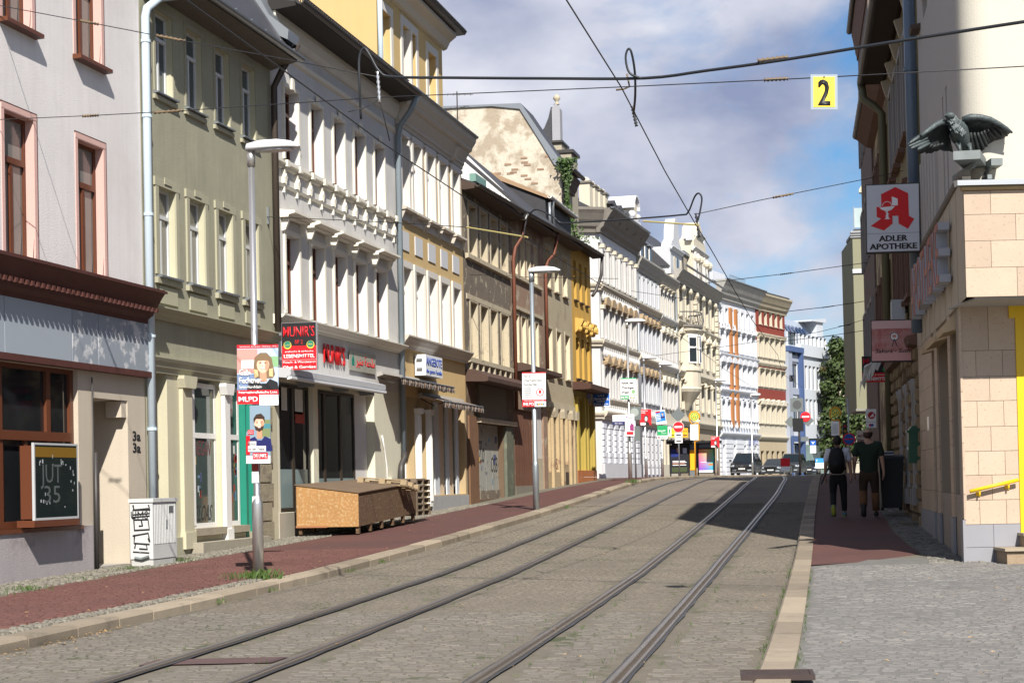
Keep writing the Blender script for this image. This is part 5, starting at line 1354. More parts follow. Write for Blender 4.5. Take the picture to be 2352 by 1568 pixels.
# ---------------------------------------------------------------- right-hand side
c0 = (0.95, 26.0); SA = -atan(.055)
RZ = pi/2-SA
def right_house(name, u, label, zb=.3, cat='building', off=0., Lr=0):
    """front along the right-hand building line; local x runs from far to near, so u is mirrored: local x = Lr-u"""
    x = c0[0]+sin(SA)*(u+Lr)-off*cos(SA)*0+off; y = c0[1]+cos(SA)*(u+Lr)
    return House(name, x, y, zb, -pi/2-SA, label, cat)
TILE = mat('terrazzo_tile', (.43, .33, .245), rough=.6, var=.10, scale=3, tone=.08, dark=(.32, .235, .165), dscale=24, dthr=.6, dsoft=.06)
TILEJ = mat('tile_joint', (.30, .25, .2), rough=.9)
GTILE = mat('grey_plinth_tile', (.25, .25, .27), rough=.5, var=.1, scale=2, tone=.06)
YEL = paint('bank_yellow', (.72, .46, .01), .45)
CREAMW = mat('cream_upper_render', (.50, .47, .40), rough=.95, var=.06, scale=1.2, bump=.3, bscale=60)
LRC = 8.7
rc = right_house('corner_bank_building', 0, 'corner building clad in beige terrazzo tiles with a cream upper wall and a yellow doorway', Lr=LRC)
X = lambda u: LRC-u                 # local x of a point u metres up the street
def tile_wall(h, rects, y, m_, th=.03, j=.003, name='stone_tile', zoff=None):
    for (a, c, e, f) in rects:
        b = MB().box(a+j, c-j, y-th, y, e+j, f-j)
        b.t = [random.random()]*8
        h.part(b, name, m_)
# side wall facing the street: pillars, windows, grey plinth
pil = [(-.02, .34), (1.55, 2.05), (4.1, 4.75), (5.3, LRC)]
wn = [(.34, 1.55), (2.05, 4.1), (4.75, 5.3)]
ops = [(X(c), X(a), 1.25, 3.85, .3) for a, c in wn]
rc.wall(LRC, .2, 4.0, ops, TILEJ, name='side_wall', back=False, rev=.3)
for a, c in pil:
    z = .9
    n_ = max(1, round((c-a)/.75))
    while z < 3.98:
        z2 = min(z+.37, 4.0)
        tile_wall(rc, [(X(a+(c-a)*(i+1)/n_), X(a+(c-a)*i/n_), z, z2) for i in range(n_)], 0, TILE); z = z2
    tile_wall(rc, [(X(c), X(a), .25, .9)], -.01, GTILE, .04)
for a, c in wn:
    tile_wall(rc, [(X(c), X(a), .25, .9)], .12, GTILE); tile_wall(rc, [(X(c), X(a), .9, 1.25)], .12, TILE)
    w_ = rc.win(X(c), X(a), 1.26, 3.84, YEL, glass('bank_glass', (.02, .035, .03)), .25, '', .1)
    rc.part(MB().box(X(c)+.1, X(a)-.1, .17, .24, 2.85, 2.97), 'transom', YEL)
    rc.part(MB().prism([(.0, 3.97), (-.24, 3.72), (-.22, 3.64), (.02, 3.70)], (X(c)+.03, X(a)-.03), 'x'), 'sun_blind', mat('blind_beige', (.50, .38, .24), var=.05))
    rc.box('blind_slot', BLACK, X(c), X(a), .0, .1, 3.86, 3.97)
rc.box('letter_plate', STEEL, X(6.6), X(6.2), -.04, -.03, 2.35, 2.6)
# band with big letters
rc.box('band_wall', mat('band_stone', (.43, .36, .27), rough=.7, var=.08, scale=2), 0, LRC+1.15, -.035, .08, 4.0, 5.68)
for i in range(9):
    rc.box('band_joint', TILEJ, i*1.1, i*1.1+.008, -.039, -.034, 4.0, 5.68)
rc.run([(.08, 5.66), (-.06, 5.66), (-.08, 5.69), (-.08, 5.75), (.08, 5.78)], 0, LRC+1.12, mat('parapet_cap', (.16, .135, .11), var=.2), 'parapet_cap')
LETR = paint('letter_red_edge', (.28, .05, .03), .5); LETG = paint('letter_grey', (.36, .37, .41), .4)
text('APOTHEKE', rc.e, LETG, X(7.05), 4.42-rc.zb, .92, 6.4, y=-.07, ext=.17, bold=0)
text('APOTHEKE', rc.e, LETR, X(7.05), 4.42-rc.zb, .92, 6.4, y=-.241, ext=.006, bold=0)
# front face (towards the camera): local frame x to the right
fx = House('corner_bank_front', c0[0], c0[1], .3, YAW, 'sunlit tiled front of the corner building with grey plinth tiles and a yellow handrail', 'building front')
fx.e['label'] = 'sunlit beige tiled front of the corner building with a projecting tiled bay above'
fx.wall(.78, .2, 4.0, [], TILEJ, name='front_wall', back=False, y=.03); fx.box('front_return', TILEJ, 0.0, .78, .03, .3, .2, 4.0)
rows_ = [(.83, 1.18), (1.18, 1.54), (1.54, 1.885), (1.885, 2.24), (2.24, 2.61), (2.61, 2.965), (2.965, 3.34), (3.34, 4.0)]
for i, (e, f) in enumerate(rows_):
    cuts = [-.03, .39, .78] if i % 2 else [-.03, .20, .585, .78]
    tile_wall(fx, [(cuts[k], cuts[k+1], e, f) for k in range(len(cuts)-1)], .03, TILE)
tile_wall(fx, [(-.03, .39, .5, .83), (.39, .78, .5, .83), (-.03, .39, .2, .5), (.39, .78, .2, .5)], .025, GTILE)
# doorway to the right with yellow frame
fx.box('door_frame', YEL, .78, .90, -.02, .1, .68, 3.8); fx.box('door_fascia', YEL, .69, 3.2, -.03, .3, 3.8, 3.98); fx.box('door_fascia_low', YEL, .78, 3.2, .0, .3, 3.22, 3.8)
fx.box('door_glass', GL, .9, 3.2, .12, .16, .68, 3.22)
b = MB()
for k in range(12):
    fx.part(MB().tube([(.92, .1, .9+k*.2), (1.4, .1, 1.15+k*.2)], .012, 4).tube([(.92, .1, 1.15+k*.2), (1.4, .1, .9+k*.2)], .012, 4), 'folding_grille', DARKZ)
STEP = mat('step_granite', (.27, .20, .13), rough=.8, var=.35, scale=7, bump=.4)
STEPT = mat('step_top', (.30, .25, .18), rough=.7, var=.2, scale=5)
fx.box('step', STEP, .42, 3.5, -.55, .03, .2, .46); fx.box('step_tread', STEPT, .38, 3.5, -.6, .03, .46, .50)
fx.box('step', STEP, .76, 3.5, -.28, .03, .5, .66); fx.box('step_tread', STEPT, .73, 3.5, -.32, .03, .66, .70)
# projecting bay: tiled front 1.2 m nearer
bx = House('projecting_bay', c0[0]+.055*1.2, c0[1]-1.2, 4.0, YAW, 'projecting upper bay faced with large pale terrazzo tiles above the yellow doorway', 'bay')
bx.part(MB().prism([(-.02, .03), (3.6, .03), (3.6, 1.6), (.24, 1.6)], (4.0, 5.47), 'z'), 'bay_body', TILEJ)
cz = [4.0, 4.405, 4.775, 5.14, 5.47]
for i in range(4):
    cuts = [-.03, .33, 1.05, 1.8, 2.6, 3.6] if i % 2 else [-.03, .68, 1.4, 2.2, 3.0, 3.6]
    if i == 3: cuts = [-.03, .34, 1.1, 1.9, 2.7, 3.6]
    tile_wall(bx, [(cuts[k], cuts[k+1], cz[i], cz[i+1]) for k in range(len(cuts)-1)], .03, TILE)
bx.box('soffit', mat('bay_soffit', (.36, .34, .31), var=.08), 3.6, .1, .05, 1.5, 3.975, 4.0)
ZB = paint('zinc_bright', (.5, .52, .54), .35, metal=.7)
bx.run([(.05, 5.47), (-.05, 5.48), (-.05, 5.52), (.1, 5.53)], -.06, 3.6, mat('bay_trim', (.42, .31, .17), var=.1), 'bay_moulding')
bx.run([(.05, 5.53), (-.12, 5.53), (-.12, 5.6), (.1, 5.63)], -.14, 3.6, ZB, 'bay_flashing')
# cream upper wall with rounded corner
uw_ = right_house('cream_upper_storeys', 0, 'cream rendered upper wall with a rounded corner rising behind the eagle', zb=5.6, Lr=7.0, cat='upper wall')
XU = lambda u: 7.0-u
r_ = .38
outl = [(0, 0)]
import mathutils
fdir = Vector((cos(YAW), sin(YAW)))       # front wall direction in world
# local frame of uw_: x' = towards the camera, y' = away from the street
ex = Vector((cos(-pi/2-SA), sin(-pi/2-SA))); ey = Vector((-ex.y, ex.x))
fl_ = Vector((fdir.dot(ex), fdir.dot(ey)))  # front wall direction in local frame
xn = XU(-.75)
cen = Vector((xn-r_, r_))
arc = []
a_end = math.atan2(-fl_.x, fl_.y)+0         # normal of front wall
n0 = -pi/2; n1 = math.atan2(-fl_.x, fl_.y)
nf = Vector((fl_.y, -fl_.x)) if (Vector((fl_.y, -fl_.x)).x > 0) else Vector((-fl_.y, fl_.x))
n1 = math.atan2(nf.y, nf.x)
for k in range(17):
    a = n0+(n1-n0)*k/16; arc.append((cen.x+r_*cos(a), cen.y+r_*sin(a)))
endp = Vector(arc[-1])+fl_*9
slits = [(1.25, 1.5, 7.6-.15), (1.95, 2.2, 7.45)]
b = MB(); Z0, Z1 = 5.6, 14.4
pts = [(0, 0)]+arc+[tuple(endp)]
for i in range(1, len(pts)-1):
    b.quad((*pts[i], Z0), (*pts[i+1], Z0), (*pts[i+1], Z1), (*pts[i], Z1))
top = [(p[0], p[1], Z1) for p in pts]+[(0, endp.y, Z1)]
b.poly(top)
uw_.part(b, 'rounded_corner', CREAMW, True).data.polygons.foreach_get
wo = [(XU(1.55), XU(1.3), 5.9, 7.5, .18), (XU(2.2), XU(1.95), 5.9, 7.48, .18), (XU(5.6), XU(4.6), 9.6, 11.4, .2)]
uw_.wall(arc[0][0], Z0, Z1, wo, mat('cream_side_render', (.42, .39, .36), rough=.9, var=.05, bump=.4, bscale=25), back=False, rev=.18)
for o in wo: uw_.win(*o[:4], WHITE, GL, .17, '', .04)
uw_.box('far_gable', CREAMW, -.02, .0, .0, 6, Z0, Z1)
for k in range(6):
    uw_.box('fluted_strip', bpy.data.materials['cream_side_render'], XU(6.7-k*.62), XU(6.4-k*.62), -.05, 0, 5.7, 7.2+.0*k)
for k in range(5):
    a = 2.6+k*.9; z = 11.3-k*.42
    uw_.part(MB().prism([(0, z), (-.16, z-.02), (-.18, z+.06), (0, z+.09)], (XU(a+.5), XU(a)), 'x'), 'stepped_flashing', mat('brown_lead', (.09, .065, .05), var=.2))
BPIPE = paint('blue_grey_pipe', (.11, .15, .20), .4)
uw_.pipe([(XU(7.35), -.12, 4.2), (XU(7.35), -.12, 13.5)], .11, BPIPE); 
for z in (6.0, 9.1, 11): uw_.part(MB().lathe([(.13, 0), (.13, .08)], (XU(7.35), -.12, z), 10), 'pipe_clamp', BPIPE)

for o_ in (fx, bx, uw_): merge_into(o_.e, rc.e)
# eagle on a bracket
# picture-plane frame of the eagle: metres to the right, up, and towards the viewer from its perch
ED = 24.2                      # distance of the perch
SRC = 4000*1.7415              # px per metre at 1 m in the photograph's own pixels
zoomf = 4.356
def el(px, pz):                # zoomed picture coordinates -> local metres (x right, z up) about the perch point (1300, 960)
    return ((px-1300)/zoomf*ED/SRC, -(pz-960)/zoomf*ED/SRC)
EB = mat('patinated_bronze_shaded', (.022, .026, .026), rough=.6, var=.4, scale=9, metal=.2, bump=.5, bscale=22, dark=(.06, .07, .07), dscale=6, dthr=.6, dsoft=.15)  # near-black bronze puts the shade under wings and tail into the colour
EBL = mat('patinated_bronze_lit', (.065, .08, .082), rough=.5, var=.35, scale=9, metal=.2, bump=.6, bscale=22)  # paler copy puts the light on body and feather tips into the colour
dxy = Vector((-sin(YAW), cos(YAW), 0))
cpx = ((3560+1300/zoomf)*2352/4096, (400+960/zoomf)*2352/4096)
ray_ = (fw + R_*((cpx[0]-1176)/4000) - U_*((cpx[1]-784-230.6)/4000))
ep = Vector((0, 0, EYE))+ray_*(ED/ray_.dot(fw))
eag = empty('eagle_statue', ep, YAW, 'dark bronze eagle statue with spread wings perched on a bracket above the tiled bay', 'eagle statue')
def tail3(px, pz, y): x, z = el(px, pz); return (x, y, z)
body = MB()
body.loft([[(cx+rx*cos(2*pi*k/12)*1.0, cy+ry*sin(2*pi*k/12), cz_+.35*rx*cos(2*pi*k/12)) for k in range(12)] for (cx, cy, cz_, rx, ry) in
           [(*[el(960, 330)[0]], -.20, el(960, 330)[1], .012, .012), (el(985, 330)[0], -.19, el(985, 335)[1], .035, .04), (el(1040, 335)[0], -.17, el(1040, 345)[1], .055, .055), (el(1090, 390)[0], -.13, el(1090, 395)[1], .068, .065),
            (el(1150, 450)[0], -.09, el(1150, 455)[1], .10, .10), (el(1200, 540)[0], -.03, el(1200, 540)[1], .125, .13), (el(1250, 640)[0], .04, el(1250, 640)[1], .125, .14), (el(1320, 740)[0], .1, el(1320, 740)[1], .09, .11), (el(1400, 830)[0], .16, el(1400, 830)[1], .05, .07), (el(1440, 880)[0], .2, el(1440, 880)[1], .02, .03)]])
body.build('body', EBL, eag, smooth=True)
hd = MB().ball((el(995, 335)[0], -.21, el(995, 325)[1]), .062, 10, 8, (1.15, 1, .85))
hd.build('head', EBL, eag, smooth=True)
MB().loft([[(el(px, pz)[0], -.235+dy, el(px, pz)[1]+dz) for (dy, dz) in ((-.022*s, 0), (0, .02*s), (.022*s, 0), (0, -.02*s))] for px, pz, s in ((945, 318, 1.), (905, 325, .8), (885, 345, .5), (888, 372, .1))]).build('beak', EBL, eag)
for y_ in (-.265, -.17): MB().ball((el(985, 318)[0], y_, el(985, 318)[1]), .009, 6, 5).build('eye', SBLACK, eag)
ft = MB().prism([(-.03, 0), (0, -.055), (.03, 0), (0, .02)], (0, .012)).mesh('neck_feather', EBL)
for k in range(70):
    t = random.random(); px, pz = 1010+200*t+random.gauss(0, 45), 340+260*t+random.gauss(0, 30)
    o = place('neck_feather', ft, eag, (el(px, pz)[0], -.235+t*.07+abs(px-1010-200*t)*.0004, el(px, pz)[1])); o.rotation_euler = (random.uniform(-.3, .1), random.uniform(-.3, .5), random.uniform(-.3, .3))
def feather(name, p, q, w, y0, y1, m_, bend=.0):
    """one long flight feather from root p to tip q (zoomed picture coordinates), width w metres"""
    a, c = Vector((*el(*p),)), Vector((*el(*q),)); d_ = (c-a); n_ = Vector((-d_.y, d_.x)).normalized()
    b = MB(); rings = []
    for t, ww in ((0, .6), (.3, 1), (.7, 1.), (.92, .7), (1, .15)):
        cpt = a+d_*t+n_*bend*sin(pi*t); y = y0+(y1-y0)*t
        L_ = cpt+n_*w*ww/2; R2 = cpt-n_*w*ww/2
        rings.append([(L_.x, y+.006, L_.y), (cpt.x, y-.008, cpt.y), (R2.x, y+.006, R2.y), (cpt.x, y+.016, cpt.y)])
    b.loft(rings).build(name, m_, eag, smooth=True)
# wing on the left (spread low): leading arm, then flight feathers fanning
def wing_sheet(pts_top, pts_bot, ys, yt, m_, name='wing'):
    rings = []
    for (a, c, y) in zip(pts_top, pts_bot, ys):
        A_, B_ = el(*a), el(*c)
        n = 6; front = []; back = []
        for k in range(n+1):
            t = k/n; x = A_[0]+(B_[0]-A_[0])*t; z = A_[1]+(B_[1]-A_[1])*t
            bow = .07*sin(pi*t)+.24*t
            front.append((x, y+bow, z)); back.append((x, y+bow+yt*(1-t*.7), z))
        rings.append(front+back[::-1])
    MB().loft(rings).build(name, m_, eag, smooth=True)
wing_sheet([(1060, 420), (940, 395), (860, 405), (760, 460), (640, 545), (520, 640), (420, 700)],
           [(1180, 860), (1090, 845), (980, 855), (880, 835), (800, 860), (720, 900), (640, 930)], [-.02, -.08, -.13, -.18, -.22, -.26, -.30], .05, EB)
MB().tube([tail3(1080, 420, -.0), tail3(960, 405, -.1), tail3(860, 420, -.15), tail3(740, 480, -.2), tail3(600, 580, -.25), tail3(460, 680, -.3)], [.04, .045, .045, .04, .035, .028], 8).build('wing_arm', EBL, eag, smooth=True)
for p, q, w in (((600, 590), (240, 815), .06), ((580, 650), (215, 835), .055), ((600, 700), (225, 870), .055), ((620, 750), (260, 905), .055), ((640, 790), (380, 925), .06), ((680, 820), (480, 935), .06), ((740, 830), (590, 935), .06), ((800, 810), (660, 935), .06), ((860, 800), (760, 905), .06)):
    feather('flight_feather', p, q, w, -.22, -.34 if q[0] < 470 else -.10, EBL if q[0] < 470 else EB)
# wing on the right
wing_sheet([(1270, 350), (1400, 305), (1560, 305), (1740, 350), (1900, 425), (2040, 510), (2130, 575)],
           [(1300, 700), (1420, 800), (1560, 880), (1680, 850), (1780, 740), (1920, 660), (2090, 620)], [0, -.04, -.05, -.04, -.02, .0, .02], .05, EB)
MB().tube([tail3(1275, 350, -.02), tail3(1400, 320, -.07), tail3(1560, 325, -.08), tail3(1740, 365, -.07), tail3(1900, 440, -.05), tail3(2040, 520, -.02), tail3(2140, 590, .0)], [.045, .05, .045, .04, .034, .028, .015], 8).build('wing_arm', EBL, eag, smooth=True)
for p, q, w in (((1900, 470), (2125, 605), .05), ((1800, 500), (2030, 630), .055), ((1720, 520), (1920, 650), .06), ((1650, 540), (1800, 720), .06), ((1600, 560), (1760, 790), .06), ((1540, 570), (1700, 835), .06), ((1480, 570), (1610, 870), .06), ((1420, 570), (1520, 880), .06)):
    feather('flight_feather', p, q, w, .0, .17, EB)
for x0_, y_ in ((1200, -.05), (1415, .03)):
    MB().tube([tail3(x0_-20, 760, y_+.03), tail3(x0_, 860, y_), tail3(x0_-5, 950, y_-.02)], [.045, .028, .022], 8).build('leg', EBL, eag, smooth=True)
    for dx in (-95, -45, 35): MB().tube([tail3(x0_, 945, y_-.02), tail3(x0_+dx*.6, 935, y_-.08), tail3(x0_+dx, 975, y_-.1)], [.018, .014, .005], 6).build('talon', EBL, eag)
b = MB(); b.loft([[tail3(1330, 720, .1), tail3(1450, 700, .12), tail3(1450, 700, .16), tail3(1330, 720, .14)], [tail3(1500, 900, .2), tail3(1640, 850, .22), tail3(1640, 850, .26), tail3(1500, 900, .24)], [tail3(1580, 960, .24), tail3(1730, 965, .25), tail3(1730, 965, .28), tail3(1580, 960, .27)]]).build('tail', EB, eag)
br = empty('eagle_bracket', ep-Vector((0, 0, .0)), YAW, 'rusty grey iron bracket carrying the eagle statue', 'bracket')
GBR = mat('bracket_iron', (.17, .19, .19), rough=.6, var=.3, scale=6, metal=.3, dark=(.16, .09, .04), dscale=5, dthr=.66)
a0, a1 = el(985, 1030), el(1430, 970); a2 = el(1780, 975); a3 = el(1430, 1080)
MB().prism([(a0[0], -.36), (a1[0], -.42), (a2[0], .3), (a2[0]-.2, .62), (a0[0]+.3, .3)], (-.13, -.01), 'z').build('perch_plate', GBR, br)
MB().box(a2[0]-.03, a2[0]+.13, -.05, .95, -.16, -.06).build('wall_arm', GBR, br)
MB().box(el(1690, 0)[0], el(1690, 0)[0]+.06, .0, .95, -.34, -.28).tube([(el(1800, 0)[0], .0, -.12), (el(1710, 0)[0], .6, -.33)], .03, 6).build('brace', GBR, br)
MB().box(el(1380, 0)[0], el(1420, 0)[0], -.2, .95, -.2, -.13).build('wall_arm', GBR, br)

# ---------------------------------------------------------------- stone-fronted olive building next up the street
LB = 9.4
bb = right_house('olive_rough_stone_building', 8.7, 'olive-brown house with a rough stone ground floor and deep dark eaves', Lr=LB, zb=.5)
XB = lambda u: LB-(u-8.7)
OLV = mat('olive_brown_render', (.20, .165, .085), rough=.9, var=.1, scale=1, streak=.08)
BRT = mat('brown_stone_trim', (.15, .085, .06), rough=.9, var=.3, scale=4, bump=.4); PALT = mat('pale_casing', (.27, .25, .235), rough=.8, var=.1)
wl = [(9.6, 10.6), (11.4, 12.4), (13.2, 14.2), (15.0, 16.0)]
ops = [(XB(c), XB(a), z0, z1, .2) for a, c in wl for z0, z1 in ((5.2, 7.2), (8.4, 10.4))]
bb.wall(LB, 4.1, 11.5, ops, OLV, rev=.2, depth=9)
for o in ops: bb.win(*o[:4], PALT, GL, .19, 'T', .06, casing=(PALT if o[2] > 8 else BRT, .12, .07, False, 0), sill=(BRT, .14, .16, .08), hood=(BRT, 'flat', .2, .1) if o[2] < 8 else None)
for k in range(5): bb.part(MB().prism([(.0, 10.55), (-.1, 10.6), (-.2, 10.95), (0, 11.0)], (XB(9.0+k*1.9), XB(8.85+k*1.9)), 'x'), 'scroll_console', mat('pale_console', (.42, .36, .27)))
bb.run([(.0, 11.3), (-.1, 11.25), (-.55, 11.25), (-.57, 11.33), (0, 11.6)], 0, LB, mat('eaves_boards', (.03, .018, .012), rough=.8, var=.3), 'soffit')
bb.gutter(-.05, LB, 11.33, -.6, DARKZ, .1)
bb.roof(0, LB, -.55, 11.4, 4.5, 2.5, SLATE)
bb.pipe([(-.02, -.6, 11.3), (-.0, -.55, 10.9), (.05, -.3, 10.7), (.08, -.12, 10.5), (.08, -.12, .9)], .1, mat('olive_pipe', (.12, .11, .06), rough=.5))
RST = mat('rough_ashlar', (.20, .145, .085), rough=.95, var=.3, scale=5, bump=.9, bscale=14, tone=.3)
dops = [(XB(10.1), XB(9.35), .55, 3.6, .35), (XB(12.2), XB(11.45), .6, 3.6, .35), (XB(14.6), XB(13.6), 1.2, 3.6, .35)]
bb.wall(LB, .3, 4.1, dops, JOINT, name='stone_backing', back=False, rev=.35, y=.02)
for row in range(13):
    z0 = .5+row*.275
    x = -.0 if row % 2 else -.25
    while x < LB:
        x2 = x+random.uniform(.42, .6)
        a, c = max(x, 0), min(x2, LB)
        hit_ = [o for o in dops if a < o[1] and c > o[0] and z0 < o[3]]
        if hit_:
            o = hit_[0]
            if a < o[0]-.1: c = o[0]
            elif c > o[1]+.1: a = o[1]
            else: x = x2; continue
        if c-a > .08:
            k_ = .03; p_ = random.uniform(.06, .11)
            b = MB().loft([[(a+.01, .02, z0+.008), (c-.01, .02, z0+.008), (c-.01, .02, z0+.267), (a+.01, .02, z0+.267)], [(a+.012, -p_*.4, z0+.012), (c-.012, -p_*.4, z0+.012), (c-.012, -p_*.4, z0+.262), (a+.012, -p_*.4, z0+.262)], [(a+.05, -p_, z0+.05), (c-.05, -p_, z0+.05), (c-.05, -p_, z0+.22), (a+.05, -p_, z0+.22)]])
            b.t = [random.random()]*len(b.v)
            bb.part(b, 'ashlar_block', RST)
        x = x2
for (a, c, z0, z1, r__) in dops:
    bb.box('door_leaf', paint('dark_door', (.025, .02, .018)), a, c, .3, .34, z0, z1)
    for x in (a-.02, c-.1): 
        bb.part(MB().lathe([(.09, 0), (.07, .1), (.06, .15), (.055, 1.9), (.08, 2.0), (.11, 2.2)], (x+.06, -.04, 1.25), 8), 'column', PALT, True); bb.box('column_base', PALT, x-.06, x+.18, -.16, .1, .95, 1.27)
bb.run([(.02, 4.05), (-.2, 4.1), (-.24, 4.25), (.02, 4.3)], 0, LB, BRT, 'string_course')
for k in range(2): bb.box('doorstep', mat('mossy_step', (.13, .12, .09), rough=.9, var=.3, scale=3, bump=.4), XB(10.3+k*2.1), XB(9.1+k*2.1), -.38, .05, .3, .62)
MB()
# green letter box on the stone wall
gb = right_house('green_cabinet', 8.35, 'dark green metal cabinet hung on the rough stone wall beside the corner building', Lr=.45, zb=1.75, cat='cabinet')
GCB = paint('cabinet_green', (.012, .07, .035), .4)
gb.part(MB().prism([(.0, 1.78), (-.24, 1.78), (-.24, 2.42), (-.18, 2.5), (0, 2.52)], (-.5, .0), 'x'), 'case', GCB); gb.box('case_lid', GCB, -.53, .03, -.27, 0, 2.38, 2.42); gb.box('lock', STEEL, -.3, -.26, -.26, -.24, 2.05, 2.1)

# next buildings up the right side
b2 = right_house('peeling_cream_house', 18.1, 'old house with cream paint peeling off brown plaster beyond the olive building', Lr=8.5, zb=.9, off=.05)
PCR = mat('peeling_cream', (.46, .40, .24), rough=.95, var=.15, scale=2, bump=.4, dark=(.19, .13, .085), dscale=.8, dthr=.5, dsoft=.04)
ops = [(.9+k*2.0, 1.9+k*2.0, z0, z1, .2) for k in range(4) for z0, z1 in ((5.0, 6.8), (8.4, 10.2))]
b2.wall(8.5, .6, 11.2, ops, PCR, rev=.2, depth=9)
for o in ops: b2.win(*o[:4], DARKW, GL, .19, 'T', .06, casing=(BRT, .12, .08, False, 0), sill=(BRT, .14, .18, .08))
b2.run([(0, 11.2), (-.2, 11.25), (-.5, 11.5), (0, 11.7)], 0, 8.5, BRT, 'eaves'); b2.gutter(0, 8.5, 11.6, -.5, DARKZ, .1)
b2.roof(0, 8.5, -.4, 11.6, 4.5, 2.5, SLATE)
b3 = right_house('dark_roofed_house', 26.8, 'tall sooty house whose dark eaves stand out over the street on the right', Lr=8.2, zb=1.1)
DKW = mat('soot_wall', (.16, .12, .10), rough=.95, var=.3, scale=2)
ops = [(.5+k*1.9, 1.6+k*1.9, z0, z1, .2) for k in range(4) for z0, z1 in ((4.8, 6.8), (8.4, 10.2), (12.0, 14.0))]
b3.wall(8.2, .8, 16.6, ops, DKW, rev=.2, depth=9)
for o in ops: b3.win(*o[:4], DARKW, GL, .19, 'T', .06, casing=(PALT, .12, .08, False, 0))
b3.corn(0, 8.2, 15.8, 16.8, .2, BRT, 'eaves_cornice', 4); b3.gutter(-.1, 8.2, 16.85, -.27, DARKZ, .1)
b3.roof(0, 8.2, -.2, 16.9, 4, 2.0, mat('brown_tile_roof', (.11, .075, .06), rough=.8, var=.3, scale=4, bump=.5, bscale=8))
def end_house(name, X0, Y0, Lr, H, wall_m, label, heading, gable=True, over=.35):
    a = -atan(heading)
    h = House(name, X0+sin(a)*Lr, Y0+cos(a)*Lr, 1.3, -pi/2-a, label, 'house')
    n_ = int(Lr/2.3)
    ops = [(.6+k*2.3, 1.7+k*2.3, z0, z1, .2) for k in range(n_) for z0, z1 in ((4.8, 6.8), (8.2, 10.2), (11.4, 13.0)) if z1 < H-1]
    h.wall(Lr, 1.2, H, ops, wall_m, rev=.2, depth=10)
    for o in ops: h.win(*o[:4], WHITE, GL, .19, 'T', .06, casing=(wall_m, .12, .06, False, 0))
    h.corn(0, Lr, H-.7, H+.1, over, M9W, 'eaves_cornice', 3); h.gutter(0, Lr, H+.15, -over-.05, DARKZ, .1)
    h.roof(0, Lr, -over*.8, H+.1, 4.5, 3, SLATE)
    return h
CRM = mat('warm_cream_wall', (.62, .56, .40), rough=.9, var=.05)
b5 = end_house('brown_eaved_house', -.55, 61.2, 10, 14.6, mat('grey_brown_wall', (.2, .16, .13), rough=.95, var=.25, scale=2), 'grey-brown house with a projecting dark gutter beyond the sooty house', .0165, over=.3)
b4 = end_house('slim_cream_house', -.9, 76, 28, 13.6, CRM, 'narrow cream house whose sunlit end wall shows as a pale strip on the right', .0165, over=.12)  # unseen length stretched up the street so its shadow covers the tram stop
b4.part(MB().prism([(0, 13.6), (-.4, 13.65), (-.42, 13.75), (-.1, 14.3), (.3, 15.0), (1.5, 15.4), (6, 15.4), (6, 13.6)], (27.6, 28.0), 'x'), 'curved_gable', CRM)
# yellow-green corner bay house farther on
TGP = (-2.2, 118.)
tg = House('olive_bay_house', TGP[0]*1.0, TGP[1], 1.4, YAW*.55, 'tall yellow-green house with an overhanging corner bay at the far end of the right pavement', 'house')
YG = mat('yellow_green_wall', (.21, .205, .135), rough=.9, var=.06, scale=.8)
k_ = 118/100.
tops = [(.62, 1.12, 1.6+3.9, 1.6+6.6, .2), (.1+.52, 1.12, 1.6+8.6*k_, 1.6+10.9*k_, .2), (.9, 1.3, 11.9*k_+1.6, 14.0*k_+1.6, .2)]
tg.wall(4.4, 5.9, 17.4, [(1.35, 2.35, 8.6, 11.6, .2), (1.35, 2.35, 12.4, 14.7, .2), (.9, 1.5, 15.3, 16.8, .2)], YG, rev=.2, depth=8, u0=-.35)
for o in [(1.35, 2.35, 8.6, 11.6), (1.35, 2.35, 12.4, 14.7), (.9, 1.5, 15.3, 16.8)]: tg.win(*o, WHITE, GLB, .19, 'M', .08)
tg.box('bay_floor', mat('bay_soffit_far', (.22, .21, .18)), -.4, 4.4, -.05, 6, 5.75, 5.92)
tg.wall(6, 1.2, 5.8, [(1.6, 3.8, 1.5, 4.6, .3)], M9G, rev=.3, depth=8, u0=1.2, y=1.2, name='ground_wall')
tg.corn(-.5, 4.5, 17.3, 17.7, .35, M9G, 'top_cornice'); tg.run([(0, 14.9), (-.12, 14.92), (-.12, 15.1), (0, 15.2)], -.4, 4.4, M9G, 'string_course')
tg.box('roof_terrace', DARKZ, -.2, 4.3, .2, 6, 17.7, 17.9)
for k in range(3): tg.part(MB().tube([(-.2+k*.8, .2, 17.9), (-.2+k*.8, .2, 19.4)], .04, 4), 'terrace_post', ZINC)
tg.box('terrace_screen', glass('terrace_glass', (.35, .42, .42), .1), -.2, 1.3, .2, .23, 18.0, 19.3)
tg.part(MB().lathe([(1.1, 0), (1.0, .5), (.7, .9), (.2, 1.2)], (2.0, 1.5, 17.9), 12), 'small_dome', SLATE, True)
# ---------------------------------------------------------------- positions from picture points at a known distance up the street
def at(px, py, Y):
    r = fw + R_*((px-1176)/4000.) - U_*((py-784-230.6)/4000.)
    return Vector((0, 0, EYE))+r*(Y/r.y)
def ppm(p): return 4000./((Vector(p)-Vector((0, 0, EYE))).dot(fw))

